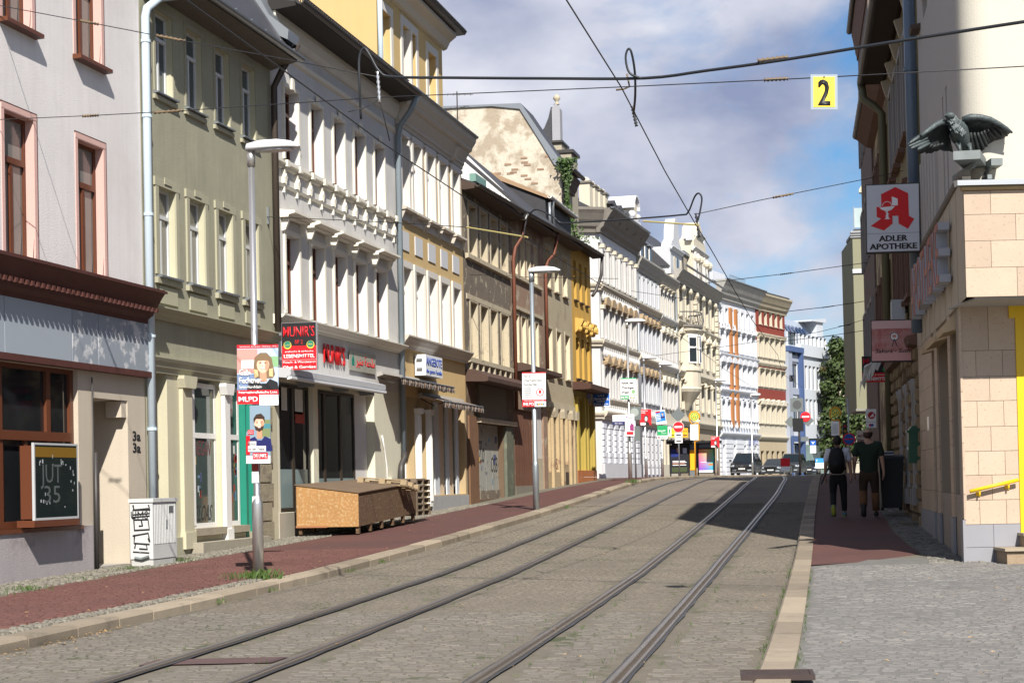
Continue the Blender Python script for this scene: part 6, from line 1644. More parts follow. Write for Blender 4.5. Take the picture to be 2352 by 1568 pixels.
# ---------------------------------------------------------------- street lamps
LAMPW = paint('lamp_white', (.62, .63, .64), .35); LAMPG = glass('lamp_diffuser', (.35, .36, .36), .3)
def lamp(px, py, Y, label, base_h=1.05, rb=.08, rt_=.05, m_=STEEL, H=6.2, head=.74, zg=None, rz=0.):
    p = at(px, py, Y)
    e = empty('street_lamp', p, rz, label, 'street lamp', 'street lamps along the left pavement')
    MB().lathe([(rb, -.1), (rb, base_h), (rb*.98, base_h+.02), (rt_+.004, base_h+.09), (rt_, base_h+.1), (rt_*.9, H-.12)], n=14).build('pole', m_, e, smooth=True)
    # boat-shaped head reaching over the road (+x)
    rings = []
    for t, w_, zt, zb_ in ((-.07, .05, .07, .0), (-.05, .09, .1, -.01), (.15, .15, .135, -.02), (.4, .165, .135, -.02), (.6, .13, .10, -.01), (head-.02, .05, .045, .0), (head, .02, .03, .01)):
        rings.append([(t, w_*cos(2*pi*k/12), (zt if sin(2*pi*k/12) >= 0 else -zb_*-1)*abs(sin(2*pi*k/12)) if sin(2*pi*k/12) >= 0 else zb_*abs(sin(2*pi*k/12))) for k in range(12)])
    hd_ = MB().loft(rings).build('lamp_head', LAMPW, e, (0, 0, H-.06), smooth=True)
    MB().prism([(.02+.33+.30*cos(2*pi*k/16), .13*sin(2*pi*k/16)) for k in range(16)], (-.035, -.018), 'z').build('diffuser', LAMPG, hd_)
    MB().lathe([(rt_*1.2, H-.3), (rt_*1.2, H-.05)], n=12).build('collar', m_, e, smooth=True)
    return e, p
l1, lp1 = lamp(594, 1325, 23.6, 'brushed steel street lamp with two election portraits, at the weeds beside the left kerb')
l2, lp2 = lamp(1232, 1170, 42.6, 'galvanised street lamp carrying the solidarity placard, in front of the rusty plank gate', m_=GALV, base_h=1.1, rt_=.06, H=6.0)
l3, lp3 = lamp(1448, 1102.6, 66.9, 'steel street lamp carrying the green forest placard at the end of the kerb', H=6.2)
l4, lp4 = lamp(1484.6, 1100, 88, 'street lamp holding a red portrait placard beside the white corner house')
l5, lp5 = lamp(1522, 1097.5, 94, 'street lamp with a tilted blue placard above a green one')
l6, lp6 = lamp(1649, 1094, 112, 'street lamp behind the bus shelter with a small red placard')
l7, lp7 = lamp(1729, 1092, 134, 'street lamp behind the black off-road car, farthest of the row')

# ---------------------------------------------------------------- placards and signs: local x right, z up, origin lower left, face to -y
def board(name, label, cat, x0, y0, x1, y1, Y, rz=.12, th=.012, m_=SWHITE, roll=0., group=None, frame=None):
    c = at(x0, y1, Y); s_ = ppm(c)
    e = empty(name, c, rz, label, cat, group)
    e.rotation_euler = (0, roll+.012, rz)
    w_, h_ = (x1-x0)/s_/cos(rz-YAW if abs(rz-YAW) < 1 else 0), (y1-y0)/s_
    b = MB().box(0, w_, 0, th, 0, h_).build('panel', m_, e)
    if frame: MB().box(-.02, w_+.02, .004, th+.01, -.02, h_+.02).build('frame', frame, e)
    return e, w_, h_
SKIN = srgbmat('print_skin', 226, 178, 152); SKIN2 = srgbmat('print_skin_shade', 196, 140, 112); HAIRB = srgbmat('print_hair_brown', 120, 98, 72); HAIRD = srgbmat('print_hair_dark', 62, 46, 36); BLOND = srgbmat('print_blond', 205, 176, 128)
SKYP = srgbmat('print_pale_blue', 172, 190, 212); PINKP = srgbmat('print_dull_red', 200, 140, 130); NAVY = srgbmat('print_navy', 34, 38, 92); PGREEN = srgbmat('print_green', 30, 150, 90); GREENP = srgbmat('print_soft_green', 128, 168, 122); YELP = srgbmat('print_yellow', 238, 200, 60)
def portrait(e, cx, cz, r, hair, long_, top, beard=None, y=-.002):
    if long_:
        flat(e, [(cx-r*1.15, cz-r*1.75), (cx-r*1.25, cz-r*.2), (cx-r*1.1, cz+r*.9), (cx-r*.4, cz+r*1.5), (cx+r*.5, cz+r*1.5), (cx+r*1.15, cz+r*.8), (cx+r*1.35, cz-r*.3), (cx+r*1.6, cz-r*1.3), (cx+r*1.25, cz-r*1.8)], hair, y-.001)
        flat(e, [(cx-r*1.1, cz-r*1.75), (cx-r*1.2, cz-r*.6), (cx-r*.7, cz-r*.7), (cx-r*.6, cz-r*1.5)], BLOND, y-.0015); flat(e, [(cx+r*1.3, cz-r*1.6), (cx+r*1.3, cz-r*.5), (cx+r*.8, cz-r*.6), (cx+r*.8, cz-r*1.5)], BLOND, y-.0015)
    flat(e, [(cx-r*.42, cz-r*2.2), (cx-r*.4, cz-r*.6), (cx+r*.42, cz-r*.6), (cx+r*.5, cz-r*2.2)], SKIN2, y-.002)
    flat(e, [(cx-r*2.3, -0+cz-r*4.1), (cx-r*1.9, cz-r*2.35), (cx-r*.75, cz-r*1.9), (cx-r*.3, cz-r*2.45), (cx+r*.4, cz-r*2.45), (cx+r*.9, cz-r*1.85), (cx+r*1.9, cz-r*2.3), (cx+r*2.2, cz-r*4.1)], top, y-.0025)
    flat(e, ell(cx, cz, r*.82, r*1.12), SKIN, y-.003)
    flat(e, ell(cx, cz-r*.02, r*.3, r*.5), srgbmat('print_skin_light', 238, 198, 174), y-.0033)
    if beard: flat(e, [(cx-r*.8, cz-r*.2), (cx-r*.62, cz-r*.85), (cx, cz-r*1.2), (cx+r*.62, cz-r*.85), (cx+r*.8, cz-r*.2), (cx+r*.45, cz-r*.42), (cx-r*.45, cz-r*.42)], beard, y-.0034)
    flat(e, ell(cx, cz-r*.5, r*.24, r*.075), SWHITE, y-.0038); flat(e, ell(cx, cz-r*.54, r*.28, r*.1), srgbmat('print_lip', 190, 100, 90), y-.0036); flat(e, ell(cx+r*.5, cz-r*.15, r*.26, r*.7), SKIN2, y-.0031); flat(e, ell(cx-r*.05, cz-r*.18, r*.12, r*.08), SKIN2, y-.0036)
    for s_ in (-1, 1):
        flat(e, ell(cx+s_*r*.34, cz+r*.18, r*.12, r*.05), HAIRD, y-.0038); flat(e, ell(cx+s_*r*.34, cz+r*.19, r*.2, r*.1), SKIN2, y-.0037); flat(e, rect(cx+s_*r*.34-r*.18, cx+s_*r*.34+r*.18, cz+r*.34, cz+r*.38), HAIRB, y-.0037)
    if long_: flat(e, [(cx-r*.85, cz+r*.2), (cx-r*.7, cz+r*.9), (cx, cz+r*1.2), (cx+r*.7, cz+r*.9), (cx+r*.88, cz+r*.2), (cx+r*.6, cz+r*.52), (cx-r*.6, cz+r*.5)], hair, y-.0042)
    else: flat(e, [(cx-r*.88, cz+r*.1), (cx-r*.95, cz+r*.8), (cx-r*.5, cz+r*1.4), (cx+r*.3, cz+r*1.55), (cx+r*.9, cz+r*1.0), (cx+r*.9, cz+r*.15), (cx+r*.62, cz+r*.7), (cx-r*.5, cz+r*.75)], hair, y-.0042)
def ribbon(e, x, z, w_, h_):
    n = 9
    for k in range(n):
        t = (k+.5)/n; mm = (PGREEN, srgbmat('print_purple', 110, 50, 130), YELP, RED, PGREEN, RED, YELP, srgbmat('print_blue', 40, 90, 170), PGREEN)[k]
        hh = h_*(.25+.75*abs(cos(pi*t)) if 0 < k < n-1 else .3)
        flat(e, rect(x+w_*k/n, x+w_*(k+1)/n, z-hh/2, z+hh/2), mm, -.004)
# poster 1
e, w_, h_ = board('election_placard', 'large election placard of a smiling fringe-haired woman, upper one on the nearest lamp', 'placard', 545, 792, 641, 928, 23.45, group='placards on the nearest lamp', m_=SKYP)
flat(e, rect(w_*.0, w_*.5, h_*.52, h_*.93), PINKP, -.001); flat(e, rect(w_*.1, w_*.42, h_*.6, h_*.74), srgbmat('print_pale', 225, 222, 228), -.0015); flat(e, rect(w_*.78, w_, h_*.62, h_*.8), GREENP, -.0015); flat(e, rect(w_*.0, w_*.5, h_*.23, h_*.5), srgbmat('print_slate_blue', 110, 128, 160), -.0012)
portrait(e, w_*.63, h_*.665, w_*.185, HAIRB, True, SBLACK)
flat(e, rect(0, w_, h_*.945, h_), RED, -.006); flat(e, rect(0, w_, h_*.16, h_*.235), RED, -.006); flat(e, rect(0, w_*.54, 0, h_*.16), RED, -.006); flat(e, rect(w_*.54, w_, -.02, h_*.155), SWHITE, -.006)
text('www.inter-liste.de', e, SWHITE, w_*.06, h_*.96, h_*.022, w_*.9, -.0065); text('Gabi', e, SWHITE, w_*.05, h_*.485, h_*.10, w_*.27, -.0065, bold=.015); text('Fechtner', e, SWHITE, w_*.05, h_*.35, h_*.10, w_*.55, -.0065, bold=.015)
text('Spitzenkandidatin', e, SWHITE, w_*.05, h_*.265, h_*.05, w_*.55, -.0065, bold=.01); text('Internationalistische Liste', e, SWHITE, w_*.04, h_*.178, h_*.042, w_*.93, -.0068, bold=.015); text('MLPD', e, SWHITE, w_*.04, h_*.04, h_*.085, w_*.46, -.0068, bold=.03)
ribbon(e, w_*.6, h_*.085, w_*.36, h_*.085)
# poster 2
e, w_, h_ = board('election_placard', 'narrower election placard of a bearded man in navy, lower one on the nearest lamp', 'placard', 566, 931, 624, 1064, 23.45, rz=-.1, group='placards on the nearest lamp', m_=srgbmat('print_grey_blue', 130, 150, 165))
flat(e, rect(0, w_*.15, h_*.55, h_), GREEN, -.001); flat(e, rect(w_*.6, w_, h_*.45, h_*.75), srgbmat('print_olive', 120, 130, 90), -.0012); flat(e, rect(w_*.72, w_, h_*.6, h_*.68), srgbmat('print_teal', 70, 130, 140), -.0014)
portrait(e, w_*.55, h_*.68, w_*.25, HAIRD, False, NAVY, HAIRD)
flat(e, rect(0, w_, 0, h_*.13), SWHITE, -.006); flat(e, rect(0, w_*.16, h_*.15, h_*.48), RED, -.006); flat(e, rect(.07*w_, w_*.32, h_*.5, h_*.58), RED, -.006); flat(e, rect(w_*.08, w_*.42, h_*.29, h_*.38), SWHITE, -.006); flat(e, rect(w_*.08, w_*.82, h_*.205, h_*.3), SWHITE, -.0062); flat(e, rect(w_*.27, w_*.9, h_*.07, h_*.185), RED, -.0066)
text('Schluss', e, SBLACK, w_*.1, h_*.315, h_*.05, w_*.3, -.0068, bold=.01); text('mit dem Theater', e, SBLACK, w_*.1, h_*.225, h_*.055, w_*.68, -.0068, bold=.012); text('DIE LINKE.', e, SWHITE, w_*.31, h_*.095, h_*.065, w_*.55, -.007, bold=.025); text('sichern!', e, SWHITE, w_*.09, h_*.515, h_*.03, w_*.2, -.0068); text('Kultur & Kino', e, SWHITE, w_*.09, h_*.555, h_*.015, w_*.2, -.0068)
for z, q in ((1.75, 1), (1.52, 2), (1.35, 0), (1.0, 0)):
    MB().box(-.055, .05, -.056, -.05, z, z+.16).build('sticker', STICK[q], l1)
# poster 3
e, w_, h_ = board('election_placard', 'white solidarity placard with a red round portrait on the second lamp', 'placard', 1200, 855, 1254, 934, 42.45)
flat(e, rect(0, w_, h_*.97, h_), RED); flat(e, rect(0, w_*1, h_*.155, h_*.21), RED); flat(e, rect(0, w_*.52, 0, h_*.15), RED)
for i, (t, ww) in enumerate((('Hoch die', .27), ('internationale', .75), ('Solidarität', .55))): text(t, e, SBLACK, w_*.08, h_*(.86-i*.12), h_*.065, w_*ww, bold=.012)
for i in range(6): flat(e, rect(w_*.08, w_*(.4 if i < 5 else .5), h_*(.56-i*.055), h_*(.575-i*.055)), SBLACK)
flat(e, ell(w_*.75, h_*.42, w_*.17, w_*.17), RED, -.002); flat(e, ell(w_*.75, h_*.42, w_*.135, w_*.135), SWHITE, -.003); flat(e, ell(w_*.75, h_*.43, w_*.06, w_*.085), RED, -.004); text('MLPD', e, SWHITE, w_*.05, h_*.03, h_*.09, w_*.44, bold=.03); text('Internationalistische Liste', e, SWHITE, w_*.08, h_*.165, h_*.03, w_*.85, bold=.01); ribbon(e, w_*.58, h_*.07, w_*.36, h_*.08)
# poster 4
e, w_, h_ = board('election_placard', 'white and green placard about saving the forest on the third lamp', 'placard', 1426, 868, 1462, 917, 66.7)
flat(e, rect(0, w_, h_*.95, h_), PGREEN); flat(e, rect(0, w_*.52, 0, h_*.16), PGREEN); flat(e, rect(0, w_, h_*.17, h_*.2), PGREEN)
for i, (t, ww) in enumerate((('Rettet den', .75), ('Thüringer', .8), ('Wald!', .45))): text(t, e, SBLACK, w_*.06, h_*(.72-i*.22), h_*.11, w_*ww, bold=.02)
flat(e, ell(w_*.8, h_*.36, w_*.13, w_*.13), GREENP); text('MLPD', e, SWHITE, w_*.03, h_*.03, h_*.1, w_*.44, bold=.02); ribbon(e, w_*.57, h_*.08, w_*.36, h_*.1)
e, w_, h_ = board('election_placard', 'pale placard with a small purple figure, lower on the third lamp', 'placard', 1436, 951, 1457, 1001, 66.6)
flat(e, [(w_*.55, h_*.25), (w_*.5, h_*.45), (w_*.7, h_*.6), (w_*.95, h_*.5), (w_*.95, h_*.22)], srgbmat('print_magenta', 140, 50, 110)); flat(e, rect(w_*.15, w_*.9, h_*.06, h_*.2), RED, -.002); text('GEMEINSAM', e, SBLACK, w_*.3, h_*.8, h_*.05, w_*.6)
flat(e, [(w_*.1, h_*.9), (w_*.3, h_*.9), (w_*.2, h_*.8)], srgbmat('print_purple', 110, 50, 130))
# 7, 8, 9
def redport(label, x0, y0, x1, y1, Y):
    e, w_, h_ = board('election_placard', label, 'placard', x0, y0, x1, y1, Y, m_=RED)
    text('ELISABETH', e, SWHITE, w_*.06, h_*.86, h_*.08, w_*.6, bold=.02); text('KAISER', e, SWHITE, w_*.06, h_*.74, h_*.08, w_*.42, bold=.02)
    flat(e, ell(w_*.55, h_*.42, w_*.2, h_*.22), SBLACK, -.002); flat(e, ell(w_*.54, h_*.4, w_*.13, h_*.16), srgbmat('print_grey_face', 190, 190, 190), -.004); flat(e, rect(w_*.05, w_*.5, 0, h_*.16), SWHITE, -.004); flat(e, [(w_*.3, 0), (w_*.35, h_*.2), (w_*.75, h_*.2), (w_*.85, 0)], SBLACK, -.003)
redport('red placard with a black and white portrait on the lamp by the white corner house', 1470, 940, 1496, 976, 87.8)
redport('small red portrait placard behind the bus shelter roof', 1633, 1002, 1652, 1027, 111.8)
e, w_, h_ = board('election_placard', 'tilted blue and white placard with a suited man, above the green placard', 'placard', 1508, 943, 1531, 975, 93.8, roll=-.12)
flat(e, rect(w_*.04, w_*.96, h_*.2, h_*.9), srgbmat('print_bright_blue', 20, 120, 200)); portrait(e, w_*.72, h_*.7, w_*.1, HAIRD, False, NAVY)
for i in range(4): flat(e, rect(w_*.05, w_*.5, h_*(.32+i*.12), h_*(.37+i*.12)), SWHITE, -.009)
text('AfD', e, srgbmat('print_bright_blue', 20, 120, 200), w_*.6, h_*.05, h_*.09, w_*.3)
flat(e, rect(w_*.04, w_*.5, h_*.84, h_*.95), RED, -.009)
e, w_, h_ = board('election_placard', 'green placard reading Bargeld below the tilted blue one', 'placard', 1510, 977, 1533, 1008, 93.8)
flat(e, rect(0, w_, h_*.27, h_), PGREEN); text('Bargeld', e, SWHITE, w_*.08, h_*.55, h_*.13, w_*.7, bold=.02); text('erhalten!', e, SWHITE, w_*.4, h_*.4, h_*.08, w_*.5); text('dieBasis', e, SBLACK, w_*.25, h_*.06, h_*.12, w_*.6, bold=.01); flat(e, rect(w_*.08, w_*.22, h_*.05, h_*.2), RED)
e, w_, h_ = board('notice_board', 'small white and green notice right of the green placard', 'notice', 1534, 979, 1542, 1002, 94)
flat(e, rect(w_*.3, w_*.75, h_*.3, h_*.75), PGREEN)
for x0, x1, t in ((1538, 1551, 'UMLEITUNG'), (1567, 1580, 'DER TIPP')):
    e, w_, h_ = board('yellow_sign', 'yellow sign left of the no-entry disc' if x0 < 1550 else 'orange-yellow sign right of the no-entry disc', 'sign', x0, 983, x1, 1004, 103, m_=srgbmat('sign_yellow' if x0 < 1550 else 'sign_amber', 238, 205 if x0 < 1550 else 165, 30))
    text(t, e, SBLACK, w_*.12, h_*.6, h_*.15, w_*.75); flat(e, [(w_*.15, h_*.22), (w_*.35, h_*.38), (w_*.35, h_*.28), (w_*.85, h_*.28), (w_*.85, h_*.16), (w_*.35, h_*.16), (w_*.35, h_*.08)], SBLACK)
# sign posts
GREYB = paint('sign_back_grey', (.15, .17, .17), .5, metal=.3)
def post(label, px, py, Y, H, parts, name='sign_post', r=.035, m_=GALV, cat='sign post'):
    p = at(px, py, Y); e = empty(name, p, .1, label, cat)
    MB().lathe([(r, -.05), (r, H)], n=10).build('post', m_, e, smooth=True)
    return e, p, ppm(p)
e, p, s_ = post('sign post with a no-entry disc under the back of a diamond sign', 1561, 1099.7, 100, 4.15, None)
def zz(py): return (1099.7-py)/s_
MB().prism(ell(0, 0, .42, .42, 4), (-.02, 0)).build('diamond_back', GREYB, e, (0, -.04, zz(953)))
d_ = MB().prism(ell(0, 0, .30, .30, 24), (-.03, 0)).build('no_entry_disc', RED, e, (0, -.05, zz(980)))
MB().box(-.22, .22, -.036, -.03, -.05, .05).build('white_bar', SWHITE, d_); MB().prism(ell(0, 0, .32, .32, 24), (-.02, .0)).build('white_rim', SWHITE, d_)
for a, c in ((993, 1003), (1004.5, 1017)):
    q = MB().box(-.22, .22, -.02, 0, 0, (c-a)/s_).build('supplement_plate', SWHITE, e, (0, -.05, zz(c)))
    MB().box(-.14, .14, -.024, -.02, .06, .14).build('print', SBLACK, q)
e, p, s_ = post('sign post showing the grey back of a zone sign, right of the third lamp', 1461, 1102, 69, 2.95, None)
MB().box(-.26, .26, -.015, 0, 2.4, 2.92).build('zone_board', GREYB, e, (0, -.04, 0)); MB().prism(ell(0, 2.7, .17, .17, 20), (-.02, -.012)).build('ring_print', paint('dull_grey_print', (.3, .34, .32)), e, (0, -.045, 0)); MB().box(-.03, .2, -.015, 0, 1.55, 2.15).build('plate_back', GREYB, e, (0, -.04, 0))
e, p, s_ = post('cluster of traffic signs seen from behind, beside the dark van', 1838, 1088, 120, 5.3, None, r=.07, m_=DARKZ)
zz = lambda py: (1088-py)/s_
MB().box(-.45, .42, -.02, 0, zz(945), zz(914)).build('zone_board', GREYB, e, (-.1, -.06, 0)); MB().prism(ell(0, 0, .3, .3, 20), (-.028, -.018)).build('ring_print', paint('dull_dark_print', (.07, .075, .075)), e, (-.1, -.062, zz(929)))
for x, z, r_, n_ in ((-.55, 968, .42, 4), (.6, 966, .42, 4)): MB().prism(ell(0, 0, r_, r_, n_), (-.02, 0)).build('diamond_back', GREYB, e, (x, -.05, zz(z)))
q = MB().prism(ell(0, 0, .34, .34, 24), (-.02, 0)).build('no_entry_disc', RED, e, (.45, -.09, zz(957))); MB().box(-.24, .24, -.026, -.02, -.05, .05).build('white_bar', SWHITE, q)
MB().box(-.42, .3, -.02, .12, zz(990), zz(960)).build('signal_back', BLACK, e, (0, -.1, 0)); MB().box(.1, .6, -.02, 0, zz(1013), zz(1003)).build('supplement_plate', GREYB, e, (0, -.05, 0))
# tram stop signs
def tramstop(label, x0, ytop, Y, ph0, ph1, base):
    p = at(x0, base, Y); s_ = ppm(p); e = empty('tram_stop_sign', p, .1, label, 'tram stop sign')
    OR = srgbmat('stop_orange', 205, 140, 25); z = lambda py: (base-py)/s_; w_ = .30
    zc = z(ytop)-.3
    MB().tube([(0, 0, 0), (0, 0, z(ph1)-.1), (.25, 0, z(ph1)-.02), (.27, 0, z(ph0)-.1), (.2, 0, z(ph0)+.1), (-.15, 0, zc-.5), (-.3, 0, zc-.25)]+[(-.32*cos(a*pi/8), 0, zc+.32*sin(a*pi/8)) for a in range(0, 9)]+[(.3, 0, zc-.2)], .045, 8).build('frame_tube', OR, e, smooth=True)
    d_ = MB().prism(ell(0, zc, .27, .27, 24), (-.03, 0)).build('stop_disc', YELP, e); MB().prism(ell(0, zc, .23, .23, 24), (-.034, -.03)).build('green_ring', PGREEN, d_); MB().prism(ell(0, zc, .17, .17, 24), (-.038, -.034)).build('yellow_disc', YELP, d_)
    text('H', e, PGREEN, 0, zc-.1, .2, .18, -.042, 'C', bold=.03)
    q = MB().box(-.27, .22, -.03, .02, z(ph1), z(ph0)).build('timetable', SWHITE, e)
    for k in range(9): MB().box(-.2, .16, -.033, -.03, z(ph1)+.12+k*.07, z(ph1)+.14+k*.07).build('print', GREYB, q)
tramstop('orange-framed tram stop sign beside the bus shelter', 1598, 945, 108, 974, 1010, 1094)
tramstop('tram stop sign in shade in front of the far tree', 1922, 936, 110, 967, 1000, 1090)
# bus shelter
SHC = at(1596, 1092, 113); s_ = ppm(SHC)
sh = empty('bus_shelter', SHC, .1, 'black-roofed tram stop shelter with two large advertising panels and an orange ticket machine', 'shelter')
X_ = lambda px: (px-1596)/s_; Z_ = lambda py: (1092-py)/s_
MB().box(X_(1533), X_(1659), -1.0, 1.2, Z_(1018), Z_(1013)).build('roof', BLACK, sh); MB().box(X_(1533), X_(1594), -1.2, 1., Z_(1012), Z_(1009)).build('roof_fin', BLACK, sh)
for px in (1541, 1583, 1604, 1642): MB().box(X_(px)-.04, X_(px)+.04, -.1, .0, -.1, Z_(1018)).build('post', BLACK, sh)
def ad(x0, x1, y0, y1, m_):
    f = MB().box(X_(x0)-.06, X_(x1)+.06, -.28, -.06, Z_(y1)-.06, Z_(y0)+.08).build('advert_case', BLACK, sh)
    return f
f = ad(1541, 1581, 1023, 1084, None)
MB().box(X_(1541), X_(1581), -.3, -.28, Z_(1084), Z_(1023)).build('poster', srgbmat('ad_dark', 22, 24, 34), f)
for a, c, e_, g_, mm in ((1543, 1562, 1030, 1048, srgbmat('ad_deep_blue', 20, 40, 110)), (1570, 1579, 1028, 1040, SKYP), (1556, 1563, 1028, 1037, SKIN), (1544, 1579, 1072, 1083, srgbmat('ad_moss', 60, 70, 40)), (1546, 1575, 1057, 1058.5, SWHITE), (1546, 1578, 1060, 1061.5, SWHITE), (1546, 1574, 1063, 1064, srgbmat('ad_orange', 210, 120, 40)), (1546, 1577, 1066, 1067.5, SWHITE)):
    MB().box(X_(a), X_(c), -.304, -.3, Z_(g_), Z_(e_)).build('print', mm, f)
f = ad(1606, 1640, 1032, 1085, None)
RB_ = bpy.data.materials.new('rainbow_advert'); RB_.use_nodes = True; t_ = RB_.node_tree; bs = t_.nodes['Principled BSDF']; bs.inputs['Roughness'].default_value = .4
co_ = t_.nodes.new('ShaderNodeTexCoord'); sx_ = t_.nodes.new('ShaderNodeSeparateXYZ'); t_.links.new(co_.outputs['Generated'], sx_.inputs[0])
r1_ = t_.nodes.new('ShaderNodeValToRGB'); r2_ = t_.nodes.new('ShaderNodeValToRGB'); mx_ = t_.nodes.new('ShaderNodeMixRGB')
for r__, cols in ((r1_, ((225, 110, 60), (235, 190, 110), (90, 190, 120))), (r2_, ((120, 60, 190), (70, 90, 200), (20, 170, 200)))):
    while len(r__.color_ramp.elements) < 3: r__.color_ramp.elements.new(.5)
    for k, c in enumerate(cols): r__.color_ramp.elements[k].position = k/2; r__.color_ramp.elements[k].color = (*srgb(tuple(v/255 for v in c)), 1)
    t_.links.new(sx_.outputs['X'], r__.inputs['Fac'])
t_.links.new(sx_.outputs['Z'], mx_.inputs['Fac']); t_.links.new(r2_.outputs['Color'], mx_.inputs['Color1']); t_.links.new(r1_.outputs['Color'], mx_.inputs['Color2']); t_.links.new(mx_.outputs['Color'], bs.inputs['Base Color'])
MB().box(X_(1606), X_(1640), -.3, -.28, Z_(1085), Z_(1032)).build('poster', RB_, f)
for a, c, e_, g_, mm in ((1606, 1640, 1080, 1085, SWHITE), (1628, 1638, 1065, 1069, srgbmat('ad_orange', 210, 120, 40)), (1610, 1632, 1061, 1062, SWHITE)):
    MB().box(X_(a), X_(c), -.304, -.3, Z_(g_), Z_(e_)).build('print', mm, f)
MB().box(X_(1586), X_(1599), -.3, .1, Z_(1079), Z_(1033)).build('ticket_machine', srgbmat('machine_orange', 240, 165, 20), sh); MB().box(X_(1585), X_(1600), -.26, .1, -.1, Z_(1079)).build('machine_base', GREYB, sh); MB().box(X_(1543), X_(1640), .9, .93, .5, Z_(1018)).build('back_glass', glass('shelter_glass', (.05, .06, .07)), sh)

# ---------------------------------------------------------------- shop signs on the left
e = empty('projecting_sign', at(648, 850.5, 33.8), 0.06, "double-sided MUNIR'S box sign, black over red, projecting from the white house", 'shop sign')
w_, h_ = .735, .97
MB().box(0, w_, 0, .12, 0, h_).build('case', paint('sign_case_grey', (.4, .4, .42)), e)
flat(e, rect(.004, w_-.004, h_*.51, h_-.004), SBLACK, -.004, 'black_field'); flat(e, rect(.004, w_-.004, .004, h_*.51), RED, -.004, 'red_field'); flat(e, rect(.01, w_-.01, h_*.212, h_*.216), SWHITE, -.005)
text("MUNIR'S", e, RED, w_*.05, h_*.70, h_*.22, w_*.9, -.005, bold=.01); text('№ 2', e, RED, w_*.39, h_*.55, h_*.085, w_*.22, -.005)
for x in (.17, .83):
    flat(e, ell(w_*x, h_*.53, .082, .082, 20), YELP, -.0055); flat(e, ell(w_*x, h_*.54, .07, .07, 20), GREEN, -.007); text('حلال' if x < .5 else 'HALAL', e, YELP, w_*x, h_*.525, .03, .09, -.008, 'C')
text('arabische & türkische', e, SWHITE, w_*.5, h_*.375, .035, w_*.82, -.005, 'C', bold=.01); text('LEBENSMITTEL', e, SWHITE, w_*.5, h_*.255, .075, w_*.88, -.005, 'C', bold=.015); text('Fleisch- & Wurstwaren', e, SWHITE, w_*.5, h_*.145, .045, w_*.94, -.005, 'C', bold=.01); text('Obst & Gemüse', e, SWHITE, w_*.5, h_*.03, .06, w_*.94, -.005, 'C', bold=.015)
for z in (.25, .75): MB().box(-.06, .0, .03, .09, z-.03, z+.03).build('wall_bracket', ZINC, e)
e = empty('box_sign', (LX, 44.98, 4.48), H90, 'white light box with blue ANGEBOTE lettering above the upper striped awning', 'shop sign')
MB().box(0, 1.75, -.34, -.04, 0, .56).build('case', paint('lightbox_white', (.66, .68, .72), .5), e)
LB_ = srgbmat('lightbox_blue', 40, 75, 165)
text('ANGEBOTE', e, LB_, .06, .27, .22, 1.62, -.342, bold=.025); text('die ganze Familie', e, LB_, .06, .07, .11, 1.62, -.342, bold=.015)
for z in (.15, .4): MB().box(-.05, 0, -.25, -.1, z, z+.05).build('clip', ZINC, e)
e, w_, h_ = board('shop_sign', 'blue and white phone and laptop shop sign projecting beside the yellow house', 'shop sign', 1361, 903, 1401, 934, 72.8, th=.12)
BLU = srgbmat('shop_blue', 20, 85, 170)
flat(e, rect(.0, w_*.97, h_*.08, h_*.95), BLU)
for i, (t, ww) in enumerate((('A & V', .38), ('Handy-Shop', .84), ('Laptop', .48), ('Tablet u.s.w.', .86))): text(t, e, SWHITE, w_*.49, h_*(.76-i*.205), h_*.12, w_*ww, -.006, 'C', bold=.02)
flat(e, rect(0, w_, h_*.49, h_*.51), SWHITE, -.006)
e, w_, h_ = board('shop_sign', 'faded lilac shop sign across the yellow house front', 'shop sign', 1333, 904, 1357, 930, 71.6, th=.1, m_=srgbmat('lilac_sign', 130, 130, 175))
text('A & V', e, SWHITE, w_*.3, h_*.7, h_*.12, w_*.4); text('Handy-Shop', e, SWHITE, w_*.1, h_*.4, h_*.12, w_*.8)
flat(e, rect(0, w_, 0, h_*.18), PINKP)
e, w_, h_ = board('shop_sign', 'white and dark blue regional office sign on the white corner house', 'shop sign', 1407, 953, 1435, 975, 106)
flat(e, rect(0, w_, 0, h_*.33), NAVY); flat(e, rect(0, w_, h_*.45, h_*.6), SKYP); text('regional', e, BLU, w_*.5, h_*.68, h_*.16, w_*.6, -.004, 'C'); text('Büro Gera', e, SWHITE, w_*.5, h_*.08, h_*.14, w_*.6, -.004, 'C')

# ---------------------------------------------------------------- shop signs on the right
def rsign(name, label, x0, y0, x1, y1, Y, m_, th=.16):
    return board(name, label, 'shop sign', x0, y0, x1, y1, Y, rz=.03, th=th, m_=m_)
e, w_, h_ = rsign('pharmacy_sign', 'white pharmacy light box with a red gothic A and black ADLER APOTHEKE', 1992, 426, 2107, 579, 32.6, paint('lightbox_pale', (.56, .58, .62), .4))
PR = srgbmat('pharmacy_red', 205, 20, 25)
